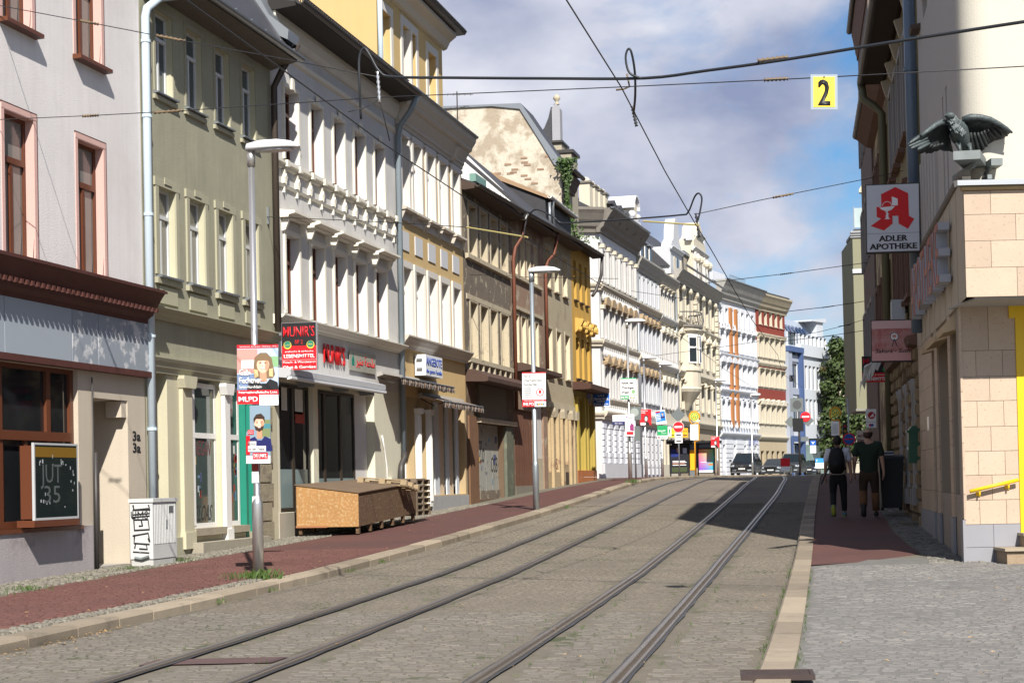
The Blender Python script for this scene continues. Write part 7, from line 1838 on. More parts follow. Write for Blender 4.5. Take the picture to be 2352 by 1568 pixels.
# red A with arrow feet, on a 400 x 520 grid
gx = lambda x, z: (w_*(x-332)/392, h_*(1-(z-85)/525))
flat(e, [gx(*p) for p in ((550, 105), (645, 158), (648, 335), (688, 360), (640, 438), (570, 393), (568, 332), (525, 332), (525, 393), (460, 445), (360, 405), (440, 350), (406, 335), (406, 257), (442, 257), (442, 158))], PR, -.004, 'red_letter')
flat(e, [gx(*p) for p in ((522, 178), (566, 198), (566, 250), (522, 250))], SWHITE, -.006, 'counter'); 
flat(e, [gx(*p) for p in ((425, 262), (545, 255), (520, 282), (495, 292), (470, 290), (445, 280))], SWHITE, -.006, 'bowl'); flat(e, [gx(*p) for p in ((480, 290), (490, 290), (496, 345), (508, 355), (466, 356), (476, 345))], SWHITE, -.006, 'bowl_stem')
b = MB().tube([(gx(452+34*(1-cos(a*pi/8)), 250-32*sin(a*pi/8))[0], -.008, gx(452+34*(1-cos(a*pi/8)), 250-32*sin(a*pi/8))[1]) for a in range(9)]+[(gx(470, 300)[0], -.008, gx(470, 300)[1]), (gx(500, 315)[0], -.008, gx(500, 315)[1]), (gx(472, 335)[0], -.008, gx(472, 335)[1])], .006, 5)
b.build('snake', SWHITE, e)
flat(e, rect(0, w_, h_*.27, h_*.274), BLACK, -.003); text('ADLER', e, SBLACK, w_*.5, h_*.155, h_*.085, w_*.54, -.004, 'C', bold=.025); text('APOTHEKE', e, SBLACK, w_*.5, h_*.035, h_*.085, w_*.9, -.004, 'C', bold=.025)
MB().box(-.02, w_+.02, .01, .18, -.02, h_+.02).build('housing', DARKZ, e)
for z in (.06, .92): MB().box(w_, w_+.28, .05, .1, h_*z, h_*z+.05).build('wall_bracket', BPIPE, e)
SAK = mat('sakura_print', (.50, .26, .24), rough=.5, var=.15, scale=3, dark=(.40, .10, .09), dscale=4, dthr=.52, dsoft=.2)
e, w_, h_ = rsign('sushi_sign', 'square pink sushi restaurant sign with a small tree logo', 2003, 737, 2099, 829, 35.6, SAK)
flat(e, rect(0, w_, h_*.8, h_), srgbmat('sakura_pale', 215, 178, 178), -.002); flat(e, rect(0, w_, 0, h_*.24), srgbmat('sakura_pale2', 214, 160, 155), -.002)
flat(e, ell(w_*.52, h_*.6, w_*.095, w_*.095, 20), SBLACK, -.004); flat(e, ell(w_*.52, h_*.6, w_*.083, w_*.083, 20), SWHITE, -.005); flat(e, ell(w_*.52, h_*.61, w_*.05, w_*.04, 12), PINKP, -.006)
for s in (-1, 1): MB().tube([(w_*.52, -.006, h_*.54), (w_*(.52+s*.06), -.006, h_*.35)], .007, 5).build('chopstick', SBLACK, e)
text('Sakura - Sushi', e, SBLACK, w_*.5, h_*.2, h_*.1, w_*.84, -.005, 'C', shear=.3, bold=.012)
MB().box(-.02, w_+.02, .01, .18, -.02, h_+.02).build('housing', BLACK, e)
for z in (.12, .85): MB().box(w_, w_+.2, .05, .11, h_*z, h_*z+.07).build('wall_bracket', BPIPE, e)
e, w_, h_ = rsign('blank_light_box', 'slim white light box sign seen edge-on above the pink sushi sign', 2048, 688, 2078, 744, 37.5, paint('lightbox_edge', (.45, .46, .48), .5), th=.7)
MB().box(w_, w_+.2, .3, .4, h_*.5, h_*.6).build('wall_bracket', BPIPE, e)
e, w_, h_ = rsign('projecting_sign', "second MUNIR'S grocery sign, on the right behind a torn white flag", 1980, 818, 2040, 878, 46.5, SBLACK, th=.12)
flat(e, rect(.0, w_, 0, h_*.36), RED); text("MUNIR'S", e, RED, w_*.05, h_*.68, h_*.24, w_*.9, -.004, bold=.01); text('arabische & türkische', e, SWHITE, w_*.05, h_*.25, h_*.07, w_*.9, -.005); text('LEBENSMITTEL', e, SWHITE, w_*.05, h_*.06, h_*.13, w_*.9, -.005, bold=.02)
for x in (.14, .86): flat(e, ell(w_*x, h_*.48, .07, .07, 16), PGREEN)
MB().box(w_, w_+.25, .04, .09, h_*.5, h_*.56).build('wall_bracket', BPIPE, e)
p = at(2030, 835, 45.8); s_ = ppm(p)
fl = empty('torn_flag', p, 0, 'torn white flag drooping from a slanted pole before the dark grocery sign', 'flag')
MB().tube([(.15, .1, .3), (-.5, -.1, -.1)], .02, 6).build('flag_pole', WHITE, fl)
b = MB(); rings = []
for k in range(10):
    t = k/9
    rings.append([(.0-.45*t+.05*sin(k*2.), -.03+.05*sin(k*1.3), .22-.25*t), (-.1-.5*t, .04*cos(k*1.9), .0-.5*t-.12*(k % 2)), (-.2-.45*t, .06*sin(k*2.3), -.15-.75*t+.2*(k % 3))])
b.loft(rings, closed=False, cap=False).build('cloth', WHITE, fl)
e, w_, h_ = rsign('card_sign', 'white sign with a red disc and an arrow, hung on the right-hand houses', 1989, 939, 2012, 982, 52, SWHITE, th=.1)
flat(e, ell(w_*.55, h_*.66, w_*.36, w_*.36, 20), srgbmat('disc_red', 170, 30, 40)); flat(e, [(w_*.35, h_*.55), (w_*.8, h_*.82), (w_*.72, h_*.66), (w_*.8, h_*.6)], SWHITE, -.005); flat(e, rect(0, w_, h_*.3, h_*.31), SBLACK); flat(e, ell(w_*.42, h_*.14, w_*.14, w_*.14), RED, -.004); flat(e, ell(w_*.6, h_*.14, w_*.14, w_*.14), BLU, -.005)
e, w_, h_ = rsign('kebab_sign', 'cream sign with dark red ANTALYA Döner lettering at the end of the right pavement', 1968, 988, 1997, 1026, 60, srgbmat('cream_sign', 205, 195, 180), th=.1)
text('ANTALYA', e, srgbmat('dark_red_print', 120, 20, 25), w_*.08, h_*.58, h_*.17, w_*.84, bold=.03); text('Döner', e, srgbmat('dark_red_print', 120, 20, 25), w_*.1, h_*.32, h_*.17, w_*.6, bold=.03); flat(e, ell(w_*.7, h_*.12, w_*.2, h_*.07), BROWNWOOD)
e, w_, h_ = rsign('bank_sign', 'white and blue bank totem in front of the office house', 1861, 1011, 1874, 1040, 150, SWHITE, th=.2)
flat(e, rect(0, w_, h_*.6, h_), BLU); flat(e, [(w_*.2, h_*.9), (w_*.5, h_*.7), (w_*.8, h_*.9), (w_*.65, h_*.9), (w_*.5, h_*.8), (w_*.35, h_*.9)], SWHITE, -.005)
e, w_, h_ = rsign('parking_sign', 'pale blue and white car park board before the office house', 1873, 1052, 1893, 1075, 145, SWHITE, th=.1)
flat(e, rect(0, w_, h_*.55, h_), srgbmat('pale_signal_blue', 50, 140, 210)); text('P', e, SWHITE, w_*.1, h_*.62, h_*.25, w_*.15)
e, w_, h_ = rsign('red_notice', 'small red and white notice beside the dark van', 1793, 1052, 1814, 1081, 140, SWHITE, th=.05)
flat(e, rect(0, w_, h_*.35, h_), RED)
e, p, s_ = post('dark traffic light on a mast before the far tree, over the boy in white', 1943, 1088, 90, 2.5, None, name='traffic_light', m_=DARKZ, cat='traffic light')
MB().box(-.12, .12, -.15, .05, 1.75, 2.6).build('signal_head', BLACK, e)
for k, c in enumerate(((.3, .02, .02), (.3, .2, .02), (.02, .2, .05))): MB().lathe([(.07, 0), (.07, .03)], n=12).build('lens', paint('lens_%d' % k if 0 else ('lens_red', 'lens_amber', 'lens_green')[k], c), e, (0, -.17, 2.42-k*.25)).rotation_euler = (pi/2, 0, 0)
e, p, s_ = post('round no-parking sign on a tall post before the far tree', 1952, 1088, 84, 3.6, None)
q = MB().prism(ell(0, 1.65, .3, .3, 20), (-.03, 0)).build('red_rim', RED, e); MB().prism(ell(0, 1.65, .24, .24, 20), (-.036, -.03)).build('blue_disc', BLU, q); MB().box(-.2, .2, -.04, -.036, 1.62, 1.68).build('red_bar', RED, q)

# ---------------------------------------------------------------- overhead wires
WIREM = paint('wire_black', (.02, .02, .022), .5); CABLE = paint('cable_rubber', (.018, .02, .024), .45); BRASS = paint('insulator_tan', (.15, .105, .06), .5); STRUT = paint('strut_yellow', (.42, .36, .14), .5)
def wire(name, label, pts, r, m_=WIREM, cat='wire', group='overhead wires', subdiv=1):
    P = [Vector(p) for p in pts]
    if subdiv > 1:
        Q = []
        for i in range(len(P)-1):
            a = P[max(i-1, 0)]; b_ = P[i]; c = P[i+1]; d = P[min(i+2, len(P)-1)]
            for k in range(subdiv):
                t = k/subdiv
                Q.append(.5*((2*b_)+(c-a)*t+(2*a-5*b_+4*c-d)*t*t+(3*b_-a-3*c+d)*t**3))
        P = Q+[P[-1]]
    o = empty(name, P[0], 0, label, cat, group)
    MB().tube([p-P[0] for p in P], r, 6).build('cable', m_, o, smooth=True)
    return o
def insulator(o, px, py, px2, py2, Y, m_=BRASS):
    a, c = at(px, py, Y), at(px2, py2, Y); d_ = c-a
    pts = [a+d_*k/12 for k in range(13)]; r = [.011 if k % 2 else .024 for k in range(13)]
    MB().tube([p-o.location for p in pts], r, 7).build('insulator', m_, o, smooth=True)
w1 = wire('contact_wire', 'nearer tram contact wire running down the middle of the sky to the far houses', [(-2.75, 8, 6.0), (-2.8, 15.31, 5.91), (-2.8, 18.47, 5.81), (-2.8, 22.1, 5.5), (-2.8, 25.46, 5.3), (-2.8, 27.6, 5.2), (-2.9, 33.05, 5.06), (-3.2, 40.6, 5.2), (-3.9, 60, 5.7), (-5, 80, 6.2), (-4.9, 95, 6.3)], .0075)
w2 = wire('contact_wire', 'left tram contact wire crossing the house fronts above the left track', [(-5.7, 8, 5.8), (-5.8, 15.95, 5.69), (-5.8, 19.58, 5.59), (-5.8, 27.4, 5.54), (-5.9, 38.4, 5.62), (-6.1, 52, 5.7), (-7, 74, 6.1), (-7.4, 92, 6.3)], .0075)
YA_ = 19.3
wa = wire('span_wire', 'upper thin span wire from the grey house to the thick cable', [at(-30, 8, 23), at(205, 52, 22), at(410, 92, 21), at(632, 132, 20.2), at(868, 177, YA_)], .006)
insulator(wa, 185, 48, 225, 56, 22); insulator(wa, 360, 82, 425, 95, 21)
wb = wire('span_wire', 'lower thin span wire with two insulators carrying the yellow number sign', [at(-30, 276, 23), at(205, 266, 22), at(410, 255, 21), at(868, 224, YA_), at(1430, 200, 18.6), at(1893, 178, 17.6), at(2400, 150, 16.8)], .0055)
insulator(wb, 190, 267, 225, 265, 22); insulator(wb, 355, 259, 420, 254, 21); insulator(wb, 1755, 184, 1810, 181, 17.9)
wc = wire('feeder_cable', 'thick black feeder cable sweeping across the sky with two looped jumpers', [at(829, 274, 19.4), at(826, 200, YA_), at(825, 135, YA_), at(836, 111, YA_), at(850, 128, YA_), at(872, 165, YA_), at(905, 177, YA_), at(1050, 179, 19.1), at(1250, 180.5, 18.8), at(1480, 180, 18.5), at(1620, 163, 18.2), at(1800, 138, 17.8), at(2050, 97, 17.3), at(2400, 43, 16.7)], .016, CABLE, subdiv=4)
insulator(wc, 1740, 140, 1810, 131, 17.9)
wire('jumper_cable', 'narrow upright cable loop at the clamp of the nearer contact wire', [at(1455, 262, 19.2), at(1459, 220, 18.8), at(1458, 165, 18.6), at(1450, 120, 18.5), at(1442, 114, 18.5), at(1437, 135, 18.5), at(1446, 168, 18.5), at(1475, 181, 18.5)], .013, CABLE, subdiv=4)
cl = wire('pull_off', 'small pull-off arms and clamps joining the span wire to the left contact wire', [at(800, 257, 19.), at(835, 248, 19.1), at(868, 232, YA_), at(875, 240, YA_), at(895, 324, 19.4)], .006, group='wire fittings')
insulator(cl, 867, 165, 872, 235, YA_, STEEL)
cl2 = wire('pull_off', 'brass clamps where the span wire meets the nearer contact wire', [at(1415, 207, 18.6), at(1432, 205, 18.6), at(1446, 200, 18.6), at(1440, 170, 18.6)], .01, BRASS, group='wire fittings'); insulator(cl2, 1452, 245, 1462, 290, 20, WIREM)
wd = wire('span_wire', 'span wire fixed to the olive house and held by yellow struts over both tracks', [at(613, 498, 34.), at(640, 499, 33.5), at(860, 509, 31), at(1060, 521, 29), at(1075, 523, 28.8)], .007)
MB().box(-.05, .05, -.02, .02, -.15, .2).build('wall_plate', ZINC, wd)
MB().tube([at(1072, 522, 28.8)-wd.location, at(1212, 545, 27.4)-wd.location], .014, 6).build('strut', STRUT, wd)
wire('feeder_cable', 'second feeder cable with a loop at each end, in front of the far white houses', [at(1204, 541, 27.5), at(1206, 520, 27.5), at(1212, 500, 27.5), at(1231, 481, 27.3), at(1269, 497, 27), at(1290, 512, 27), at(1340, 510, 26.8), at(1450, 503, 26.4), at(1560, 494, 26), at(1580, 488, 25.8), at(1595, 453, 25.7), at(1605, 444, 25.6), at(1612, 456, 25.6), at(1608, 485, 25.6), at(1603, 506, 25.6)], .013, CABLE, subdiv=4)
we = wire('span_wire', 'span wire rising from the struts to the pharmacy sign', [at(1598, 492, 25.7), at(1755, 458, 27), at(1800, 449, 27.5), at(1990, 411, 31), at(2075, 392, 33.5)], .006)
insulator(we, 1775, 454, 1822, 445, 27.4); MB().tube([at(1477, 508, 26.3)-we.location, at(1604, 517, 25.5)-we.location], .013, 6).build('strut', STRUT, we); insulator(we, 1598, 490, 1606, 545, 25.6, WIREM)
for k, (a, c, Y1, Y2, r) in enumerate((((1060, 630), (1420, 640), 52, 45, .007), ((1620, 650), (1992, 603), 44, 52, .009), ((1450, 668), (1800, 716), 60, 60, .008), ((1800, 716), (2003, 689), 60, 62, .011), ((1500, 745), (1801, 783), 70, 68, .009), ((1801, 783), (2003, 756), 68, 70, .011), ((1480, 820), (1877, 763), 78, 72, .009), ((1877, 763), (2003, 728), 72, 74, .010))):
    lab = ('thin span wire before the derelict house and the yellow house', 'rising span wire in the gap of sky left of the olive bay house', 'faint span wire over the fronts of the grey and sandstone houses', 'span wire with a knot crossing the sky to the olive bay house', 'low span wire crossing the white brick-striped house', 'low span wire reaching the olive bay house window', 'lowest rising span wire left of the office house', 'span wire above the glazed roof of the office house')[k]
    o = wire('span_wire', lab, [at(*a, Y1), at((a[0]+c[0])/2, (a[1]+c[1])/2+2, (Y1+Y2)/2), at(*c, Y2)], r)
    if k % 2: insulator(o, (a[0]*.5+c[0]*.5)-14, (a[1]+c[1])/2+4, (a[0]+c[0])/2+14, (a[1]+c[1])/2, (Y1+Y2)/2, WIREM)
def wsign(label, x0, y0, x1, y1, Y, t, field):
    e, w_, h_ = board('wire_sign', label, 'sign', x0, y0, x1, y1, Y, rz=YAW, th=.008, m_=paint('sign_pale_edge', (.26, .31, .36)))
    e.rotation_euler = (0, .02, YAW)
    flat(e, rect(w_*.1, w_*.9, h_*.07, h_*.93), field); text(t, e, SBLACK, w_*.5, h_*.13, h_*.72, w_*.42, -.005, 'C', bold=.035)
    MB().ball((w_*.5, -.006, h_*.93), .012, 8, 6).build('bolt', STEEL, e)
wsign('yellow number 2 sign hanging on the span wire in the sky', 1862, 171, 1924, 252, 17.4, '2', srgbmat('number_yellow', 250, 215, 60))
wsign('small white number 5 sign hanging on a far span wire', 1813, 861, 1825, 876, 60, '5', SWHITE)

# ---------------------------------------------------------------- things on the left pavement
# switch cabinet with tags
cb = empty('switch_cabinet', (-12.22, 26.35, .36), 0, 'pale grey electric switch cabinet with black graffiti, against the grey house downpipe', 'electric cabinet')
CAB = paint('cabinet_pale', (.50, .51, .50), .6, var=.12)
MB().box(0, .40, 0, .95, .1, 1.02).build('case', CAB, cb); MB().box(-.02, .42, -.02, .97, 1.02, 1.08).build('lid', CAB, cb); MB().box(.01, .39, .02, .93, -.05, .28).build('plinth', paint('cabinet_base', (.42, .42, .40), .8, var=.15), cb)
for k in range(14): MB().box(.40, .408, .06+k*.062, .085+k*.062, .34, .98).build('rib', CAB, cb)
MB().box(.402, .41, .62, .8, .84, .95).build('label_plate', ZINC, cb); MB().box(.40, .42, .5, .53, .6, .72).build('lock', ZINC, cb)
def scribble(e, pts, r, m_=SBLACK, name='graffiti'):
    MB().tube(pts, r, 5).build(name, m_, e)
G_ = lambda pts: [(x, -.003, z) for x, z in pts]
scribble(cb, G_([(.06, .98), (.08, .9), (.36, .9), (.33, .98)]), .014); scribble(cb, G_([(.05, .82), (.35, .84), (.34, .92), (.06, .9), (.05, .76)]), .013)
scribble(cb, G_([(.06, .78), (.35, .8)]), .013); scribble(cb, G_([(.09, .74), (.32, .74), (.34, .58), (.08, .57), (.07, .74), (.2, .74), (.22, .64), (.16, .64)]), .014)
scribble(cb, G_([(.05, .48), (.32, .52), (.34, .38), (.32, .44)]), .014); scribble(cb, G_([(.08, .5), (.07, .36), (.34, .34)]), .014); scribble(cb, G_([(.08, .28), (.1, .36), (.28, .34), (.3, .26), (.16, .27)]), .014); scribble(cb, G_([(.05, .22), (.33, .2)]), .013); scribble(cb, G_([(.08, .12), (.2, .1), (.33, .14)]), .03, GREYB)
text('UMS', cb, SBLACK, .02, .75, .13, .3, y=-.003)
# display case
dc = empty('display_case', (LX, 23.35, 1.17), H90, 'white-framed wall display case with torn notices and chalky tags beside the doorway', 'display case')
b = MB().box(0, 1.4, -.28, -.24, 0, .035).box(0, 1.4, -.28, -.24, 1.11, 1.14).box(0, .03, -.28, -.24, .035, 1.11).box(1.37, 1.4, -.28, -.24, .035, 1.11)
MB().box(.1, 1.38, -.22, 0, .02, 1.1).build('wooden_back', BROWNWOOD, dc)
b.build('frame', paint('case_frame', (.42, .43, .44), .4), dc); MB().box(.03, 1.37, -.275, -.222, .03, 1.11).build('glass', glass('case_glass', (.012, .02, .02)), dc); MB().box(-.02, 1.42, -.28, .0, -.1, 0).build('wood_ledge', BROWNWOOD, dc)
MB().box(.05, 1.35, -.278, -.276, .93, 1.08).build('yellow_strip', srgbmat('case_ochre', 120, 90, 25), dc)
CH = paint('chalk_grey', (.085, .10, .10)); PAP = paint('torn_paper', (.38, .40, .42), .8, var=.2)
text('JUT', dc, CH, .2, .55, .28, .65, y=-.2785, ext=.001); text('35', dc, CH, .3, .25, .26, .5, y=-.2785, ext=.001)
for k in range(22):
    x, z = random.choice(((random.uniform(.1, .9), random.uniform(.8, .92)), (random.uniform(.05, .5), random.uniform(.2, .42)), (random.uniform(.9, 1.3), random.uniform(.15, .95)), (random.uniform(1.2, 1.33), random.uniform(.1, .9))))
    MB().box(x, x+random.uniform(.01, .035), -.2792, -.278, z, z+random.uniform(.02, .06)).build('paper_scrap', PAP, dc)
# OSB box and pallets
OSB = mat('osb_board', (.34, .18, .065), rough=.85, var=.25, scale=3, bump=.25, bscale=18, dark=(.42, .29, .15), dscale=16, dthr=.56, dsoft=.1)
OSBD = mat('osb_grazing_shade', (.10, .058, .03), rough=.9, var=.3, scale=3, bump=.3, bscale=16, dark=(.18, .125, .075), dscale=16, dthr=.58, dsoft=.1)  # darker board colour stands in for the grazing sun on the crate sides
def osb_z(x, y): return zl_pave(x, y)
ob = empty('osb_crate', (-12.36, 34.75, .62), -.015, 'large low crate of OSB boards standing on the pavement before the white shop', 'crate')
zb0, hl, hr, Lw, Ll = .10, .98, .79, 1.38, 4.25
MB().prism([(0, zb0), (Lw, zb0), (Lw, hr), (0, hl)], (0, .018)).build('front_board', OSB, ob); MB().prism([(0, zb0+.2), (Lw, zb0+.2), (Lw, hr+.18), (0, hl+.1)], (Ll-.018, Ll)).build('back_board', OSBD, ob)
for a, c in ((.02, 1.72), (1.73, Ll-.02)):
    z_ = .19/Ll
    MB().prism([(a, zb0+z_*a), (c, zb0+z_*c), (c, hr+z_*c), (a, hr+z_*a)], (Lw-.018, Lw), 'x').build('side_board', OSBD, ob)
MB().prism([(0, zb0), (Ll, zb0+.2), (Ll, hl+.1), (0, hl)], (0, .018), 'x').build('side_board', OSBD, ob)
for a, c in ((-.02, 1.3), (1.305, 2.9), (2.905, Ll+.02)):
    z_ = .19/Ll
    b = MB(); b.add([(-.02, a, hl+z_*a*.5+.004), (Lw+.03, a, hr+z_*a+.004), (Lw+.03, c, hr+z_*c+.004), (-.02, c, hl+z_*c*.5+.004), (-.02, a, hl+z_*a*.5+.022), (Lw+.03, a, hr+z_*a+.022), (Lw+.03, c, hr+z_*c+.022), (-.02, c, hl+z_*c*.5+.022)], [(0, 3, 2, 1), (4, 5, 6, 7), (0, 1, 5, 4), (1, 2, 6, 5), (2, 3, 7, 6), (3, 0, 4, 7)]); b.build('lid_board', mat('osb_lid', (.14, .095, .06), rough=.9, var=.3, scale=3, bump=.2), ob)
for x in (.04, Lw-.08):
    for k in range(6): MB().box(x, x+.07, .05+k*.8, .13+k*.8, -.05+k*.035, zb0+k*.035+.02).build('foot', OSBD, ob)
MB().box(0, Lw*.5, -.02, .0, zb0-.01, zb0+.03).build('bottom_batten', mat('batten', (.30, .13, .06)), ob)
PAL = mat('pallet_wood', (.40, .30, .18), rough=.9, var=.25, scale=6, tone=.25); PALD = mat('pallet_weathered', (.17, .13, .09), rough=.9, var=.3, scale=6)
def pallet(loc, rot, label, m_, L_=1.2, W_=.8):
    e = empty('pallet', loc, 0, label, 'pallet', 'wooden pallets at the crate'); e.rotation_euler = rot
    for k in range(5): MB().box(0, L_, k*.17, k*.17+.1, .12, .142).build('deck_board', m_, e)
    for i in range(3):
        MB().box(i*(L_-.145)/2, i*(L_-.145)/2+.145, 0, W_, .1, .12).build('cross_board', m_, e)
        for j in range(3): MB().box(i*(L_-.145)/2, i*(L_-.145)/2+.145, j*(W_-.1)/2, j*(W_-.1)/2+.1, .022, .1).build('block', m_, e)
    for j in range(3): MB().box(0, L_, j*(W_-.1)/2, j*(W_-.1)/2+.1, 0, .022).build('runner', m_, e)
    return e
p = ob.location
pallet((p.x+.55, p.y+3.65, p.z+1.02), (pi-.16, 0.08, -pi/2+1.45), 'upturned wooden pallet lying on the crate lid', PAL)
for k in range(6): pallet((p.x+.62, p.y+4.36+.0*k, p.z+.22+k*.145), (0, .0, 0), ('bottom', 'second', 'third', 'fourth', 'fifth', 'top')[k]+' pallet of the stack behind the crate', PALD, .8, 1.2)

# ---------------------------------------------------------------- things on the right
hr_ = empty('handrail', (c0[0]+.976*.06, c0[1]+.216*.06-.1, 1.29), YAW, 'short yellow handrail on the sunlit tiled wall', 'handrail')
MB().tube([(0, 0, .02), (.70, 0, .17)], .027, 10).build('rail', YEL, hr_, smooth=True)
for t in (.2, .8): MB().tube([(.7*t, 0, .0+.15*t), (.7*t, .0, -.05+.15*t), (.7*t, .09, -.05+.15*t)], .013, 6).box(.7*t-.03, .7*t+.03, .07, .1, -.08+.15*t, -.02+.15*t).build('rail_bracket', YEL, hr_)
bn = empty('waste_bin', at(2050, 1172, 38.3), .05, 'tall black wheeled bin with papers on its lid, standing against the rough stone wall', 'bin')
PLB = paint('bin_black', (.012, .012, .013), .5)
MB().loft([[(-.22, -.22, .06), (.2, -.22, .06), (.2, .3, .06), (-.22, .3, .06)], [(-.27, -.27, 1.12), (.25, -.27, 1.12), (.25, .35, 1.12), (-.27, .35, 1.12)]]).build('body', PLB, bn); MB().prism([(-.3, 1.12), (.38, 1.12), (.36, 1.2), (-.28, 1.16)], (-.29, .27), 'x').build('lid', PLB, bn)
for s in (-.2, .18): MB().lathe([(.1, -.03), (.1, .03)], n=12).build('wheel', BLACK, bn, (s, .3, .1)).rotation_euler = (0, pi/2, 0)
pb = empty('paper_stack', bn.location+Vector((-.12, .0, 1.19)), .2, 'bundle of blue and white newspapers on the black bin', 'papers')
for k in range(3): MB().box(-.12, .16, -.1, .12, k*.03, k*.03+.026).build('newspaper', (STICK[0], STICK[3], STICK[0])[k], pb)

# ---------------------------------------------------------------- roof antenna
an = empty('roof_antenna', (-13.75, 55, 11.2), 0, 'tall roof antenna mast with two crossed aerials beside the bare gable', 'antenna')
MB().tube([(0, 0, 0), (0, 0, 3.15)], .022, 6).build('mast', DARKZ, an)
for z, L_, a in ((3.05, .75, .3), (2.6, .7, -.5)):
    MB().tube([(-L_*cos(a), -L_*sin(a), z), (L_*.7*cos(a), L_*.7*sin(a), z)], .01, 4).build('boom', DARKZ, an)
    for k in range(7):
        t = -.9+k*.25; q = .28-.02*k; MB().tube([(L_*t*cos(a)-q*sin(a), L_*t*sin(a)+q*cos(a), z), (L_*t*cos(a)+q*sin(a), L_*t*sin(a)-q*cos(a), z)], .006, 4).build('element', DARKZ, an)
MB().box(-.75, -.1, -.3, .1, .9, 1.2).build('white_panel', WHITE, an)
# ---------------------------------------------------------------- people
def skin(name, verts, edges, m_, parent, root=0, sub=1):
    me = bpy.data.meshes.new(name); me.from_pydata([v[0] for v in verts], edges, []); me.update()
    me.materials.append(m_)
    o = place(name, me, parent)
    o.modifiers.new('skin', 'SKIN')
    for i, v in enumerate(verts):
        r = v[1]; sv = me.skin_vertices[0].data[i]
        sv.radius = (r, r) if not isinstance(r, tuple) else r
        sv.use_root = i == root
    s_ = o.modifiers.new('sub', 'SUBSURF'); s_.levels = sub; s_.render_levels = sub
    o.modifiers['skin'].use_smooth_shade = True
    return o
def chain(V, E, pts, start=None):
    prev = start
    for p, r in pts:
        V.append((p, r)); i = len(V)-1
        if prev is not None: E.append((prev, i))
        prev = i
    return prev
FLESH = mat('skin_tone', (.42, .24, .17), rough=.6, var=.08, scale=6); FLESHD = mat('skin_tone_tan', (.36, .20, .14), rough=.6, var=.08, scale=6)
def person(loc, rz, H, label, top_m, leg_m, shoe_m, hair_m, flesh, broad=1., step=1, sole_m=None, bald=False, lower_m=None, shirt_low=.80):
    """local: x right, y = walking direction (away from the camera), z up; heights as shares of 1.75 m"""
    k = H/1.75
    e = empty('person', loc, rz, label, 'person', 'people walking away on the right pavement')
    P = lambda x, y, z: (x*k, y*k, z*k)
    s = step
    hipL, hipR = P(-.085*broad, 0, .92), P(.085*broad, 0, .92)
    # legs: s=1 -> left foot behind, lifted, right foot planted
    back = dict(knee=P(-s*.10*broad, .06, .50), ank=P(-s*.10*broad, -.22, .20), toe=P(-s*.10*broad, -.20, .06))
    front = dict(knee=P(s*.10*broad, .09, .50), ank=P(s*.11*broad, .14, .085), toe=P(s*.12*broad, .31, .035))
    legs = ((-s, back), (s, front))
    arm = {-1: [P(-.185*broad, -.01, 1.42), P(-.228*broad, -.04, 1.14), P(-.245*broad, .07*s, .92), P(-.245*broad, .11*s, .83)],
           1: [P(.185*broad, -.01, 1.42), P(.228*broad, -.03, 1.14), P(.25*broad, -.05*s, .91), P(.252*broad, -.06*s, .82)]}
    # body: one skinned figure
    V, E = [], []
    pel = chain(V, E, [(P(0, 0, .95), .125*k)])
    chest = chain(V, E, [(P(0, .0, 1.12), (.13*k*broad, .10*k)), (P(0, -.01, 1.32), (.155*k*broad, .105*k)), (P(0, -.01, 1.42), (.10*k, .075*k))], pel)
    nk = chain(V, E, [(P(0, .0, 1.52), .054*k), (P(0, .015, 1.58), (.066*k, .078*k)), (P(0, .02, 1.66), (.078*k, .095*k)), (P(0, .015, 1.73), (.05*k, .06*k))], chest)
    for sd_, L__ in legs:
        h_ = chain(V, E, [(P(sd_*.085*broad, 0, .88), .085*k*broad), (L__['knee'], .055*k), (L__['ank'], .036*k), (L__['toe'], .03*k)], pel)
    for sd_ in (-1, 1):
        a = arm[sd_]
        w_ = chain(V, E, [(a[0], .056*k*broad), (a[1], .042*k*broad), (a[2], .028*k), (a[3], (.034*k, .022*k))], chest)
        base = Vector(a[3])
        for q in range(4):
            dx = (q-1.5)*.016*k; ln = (.062, .072, .068, .054)[q]*k
            f = base+Vector((dx*.3-sd_*.006, dx, -.03*k))
            chain(V, E, [(tuple(f), .0095*k), (tuple(f+Vector((-sd_*.006, .004*s, -ln*.55))), .0088*k), (tuple(f+Vector((-sd_*.018, .012, -ln))), .0075*k)], w_)
        f = base+Vector((-sd_*.01, .034*k, .0)); chain(V, E, [(tuple(f), .0105*k), (tuple(f+Vector((-sd_*.012, .016*k, -.03*k))), .009*k)], w_)
    skin('body', V, E, flesh, e, 0, 2)
    # face and ears (turned up the street)
    for sd_ in (-1, 1): MB().ball(P(sd_*.079, .015, 1.63), .024*k, 8, 6, (.5, .8, 1.3)).build('ear', flesh, e, smooth=True)
    f = MB().ball(P(0, .118, 1.625), .018*k, 8, 6, (.8, 1.1, 1.3)).build('nose', flesh, e, smooth=True)
    for sd_ in (-1, 1): MB().ball(P(sd_*.032, .1, 1.65), .011*k, 6, 5).build('eye', SBLACK, e)
    MB().ball(P(0, .105, 1.585), .02*k, 8, 5, (1.3, .5, .35)).build('mouth', BROWNWOOD, e)
    # hair
    b = MB(); rings = []
    zs = (1.545, 1.575, 1.62, 1.67, 1.715, 1.75, 1.768) if not bald else (1.545, 1.57, 1.60, 1.63, 1.66, 1.675)
    for z in zs:
        rr = math.sqrt(max(.0004, 1-((z-1.655)/.118)**2))
        rings.append([P(.093*rr*cos(2*pi*q/16)*1.0, .0+(.116 if sin(2*pi*q/16) < 0 else (.088 if z > 1.68 else .03))*rr*sin(2*pi*q/16), z+random.uniform(-.004, .004)) for q in range(16)])
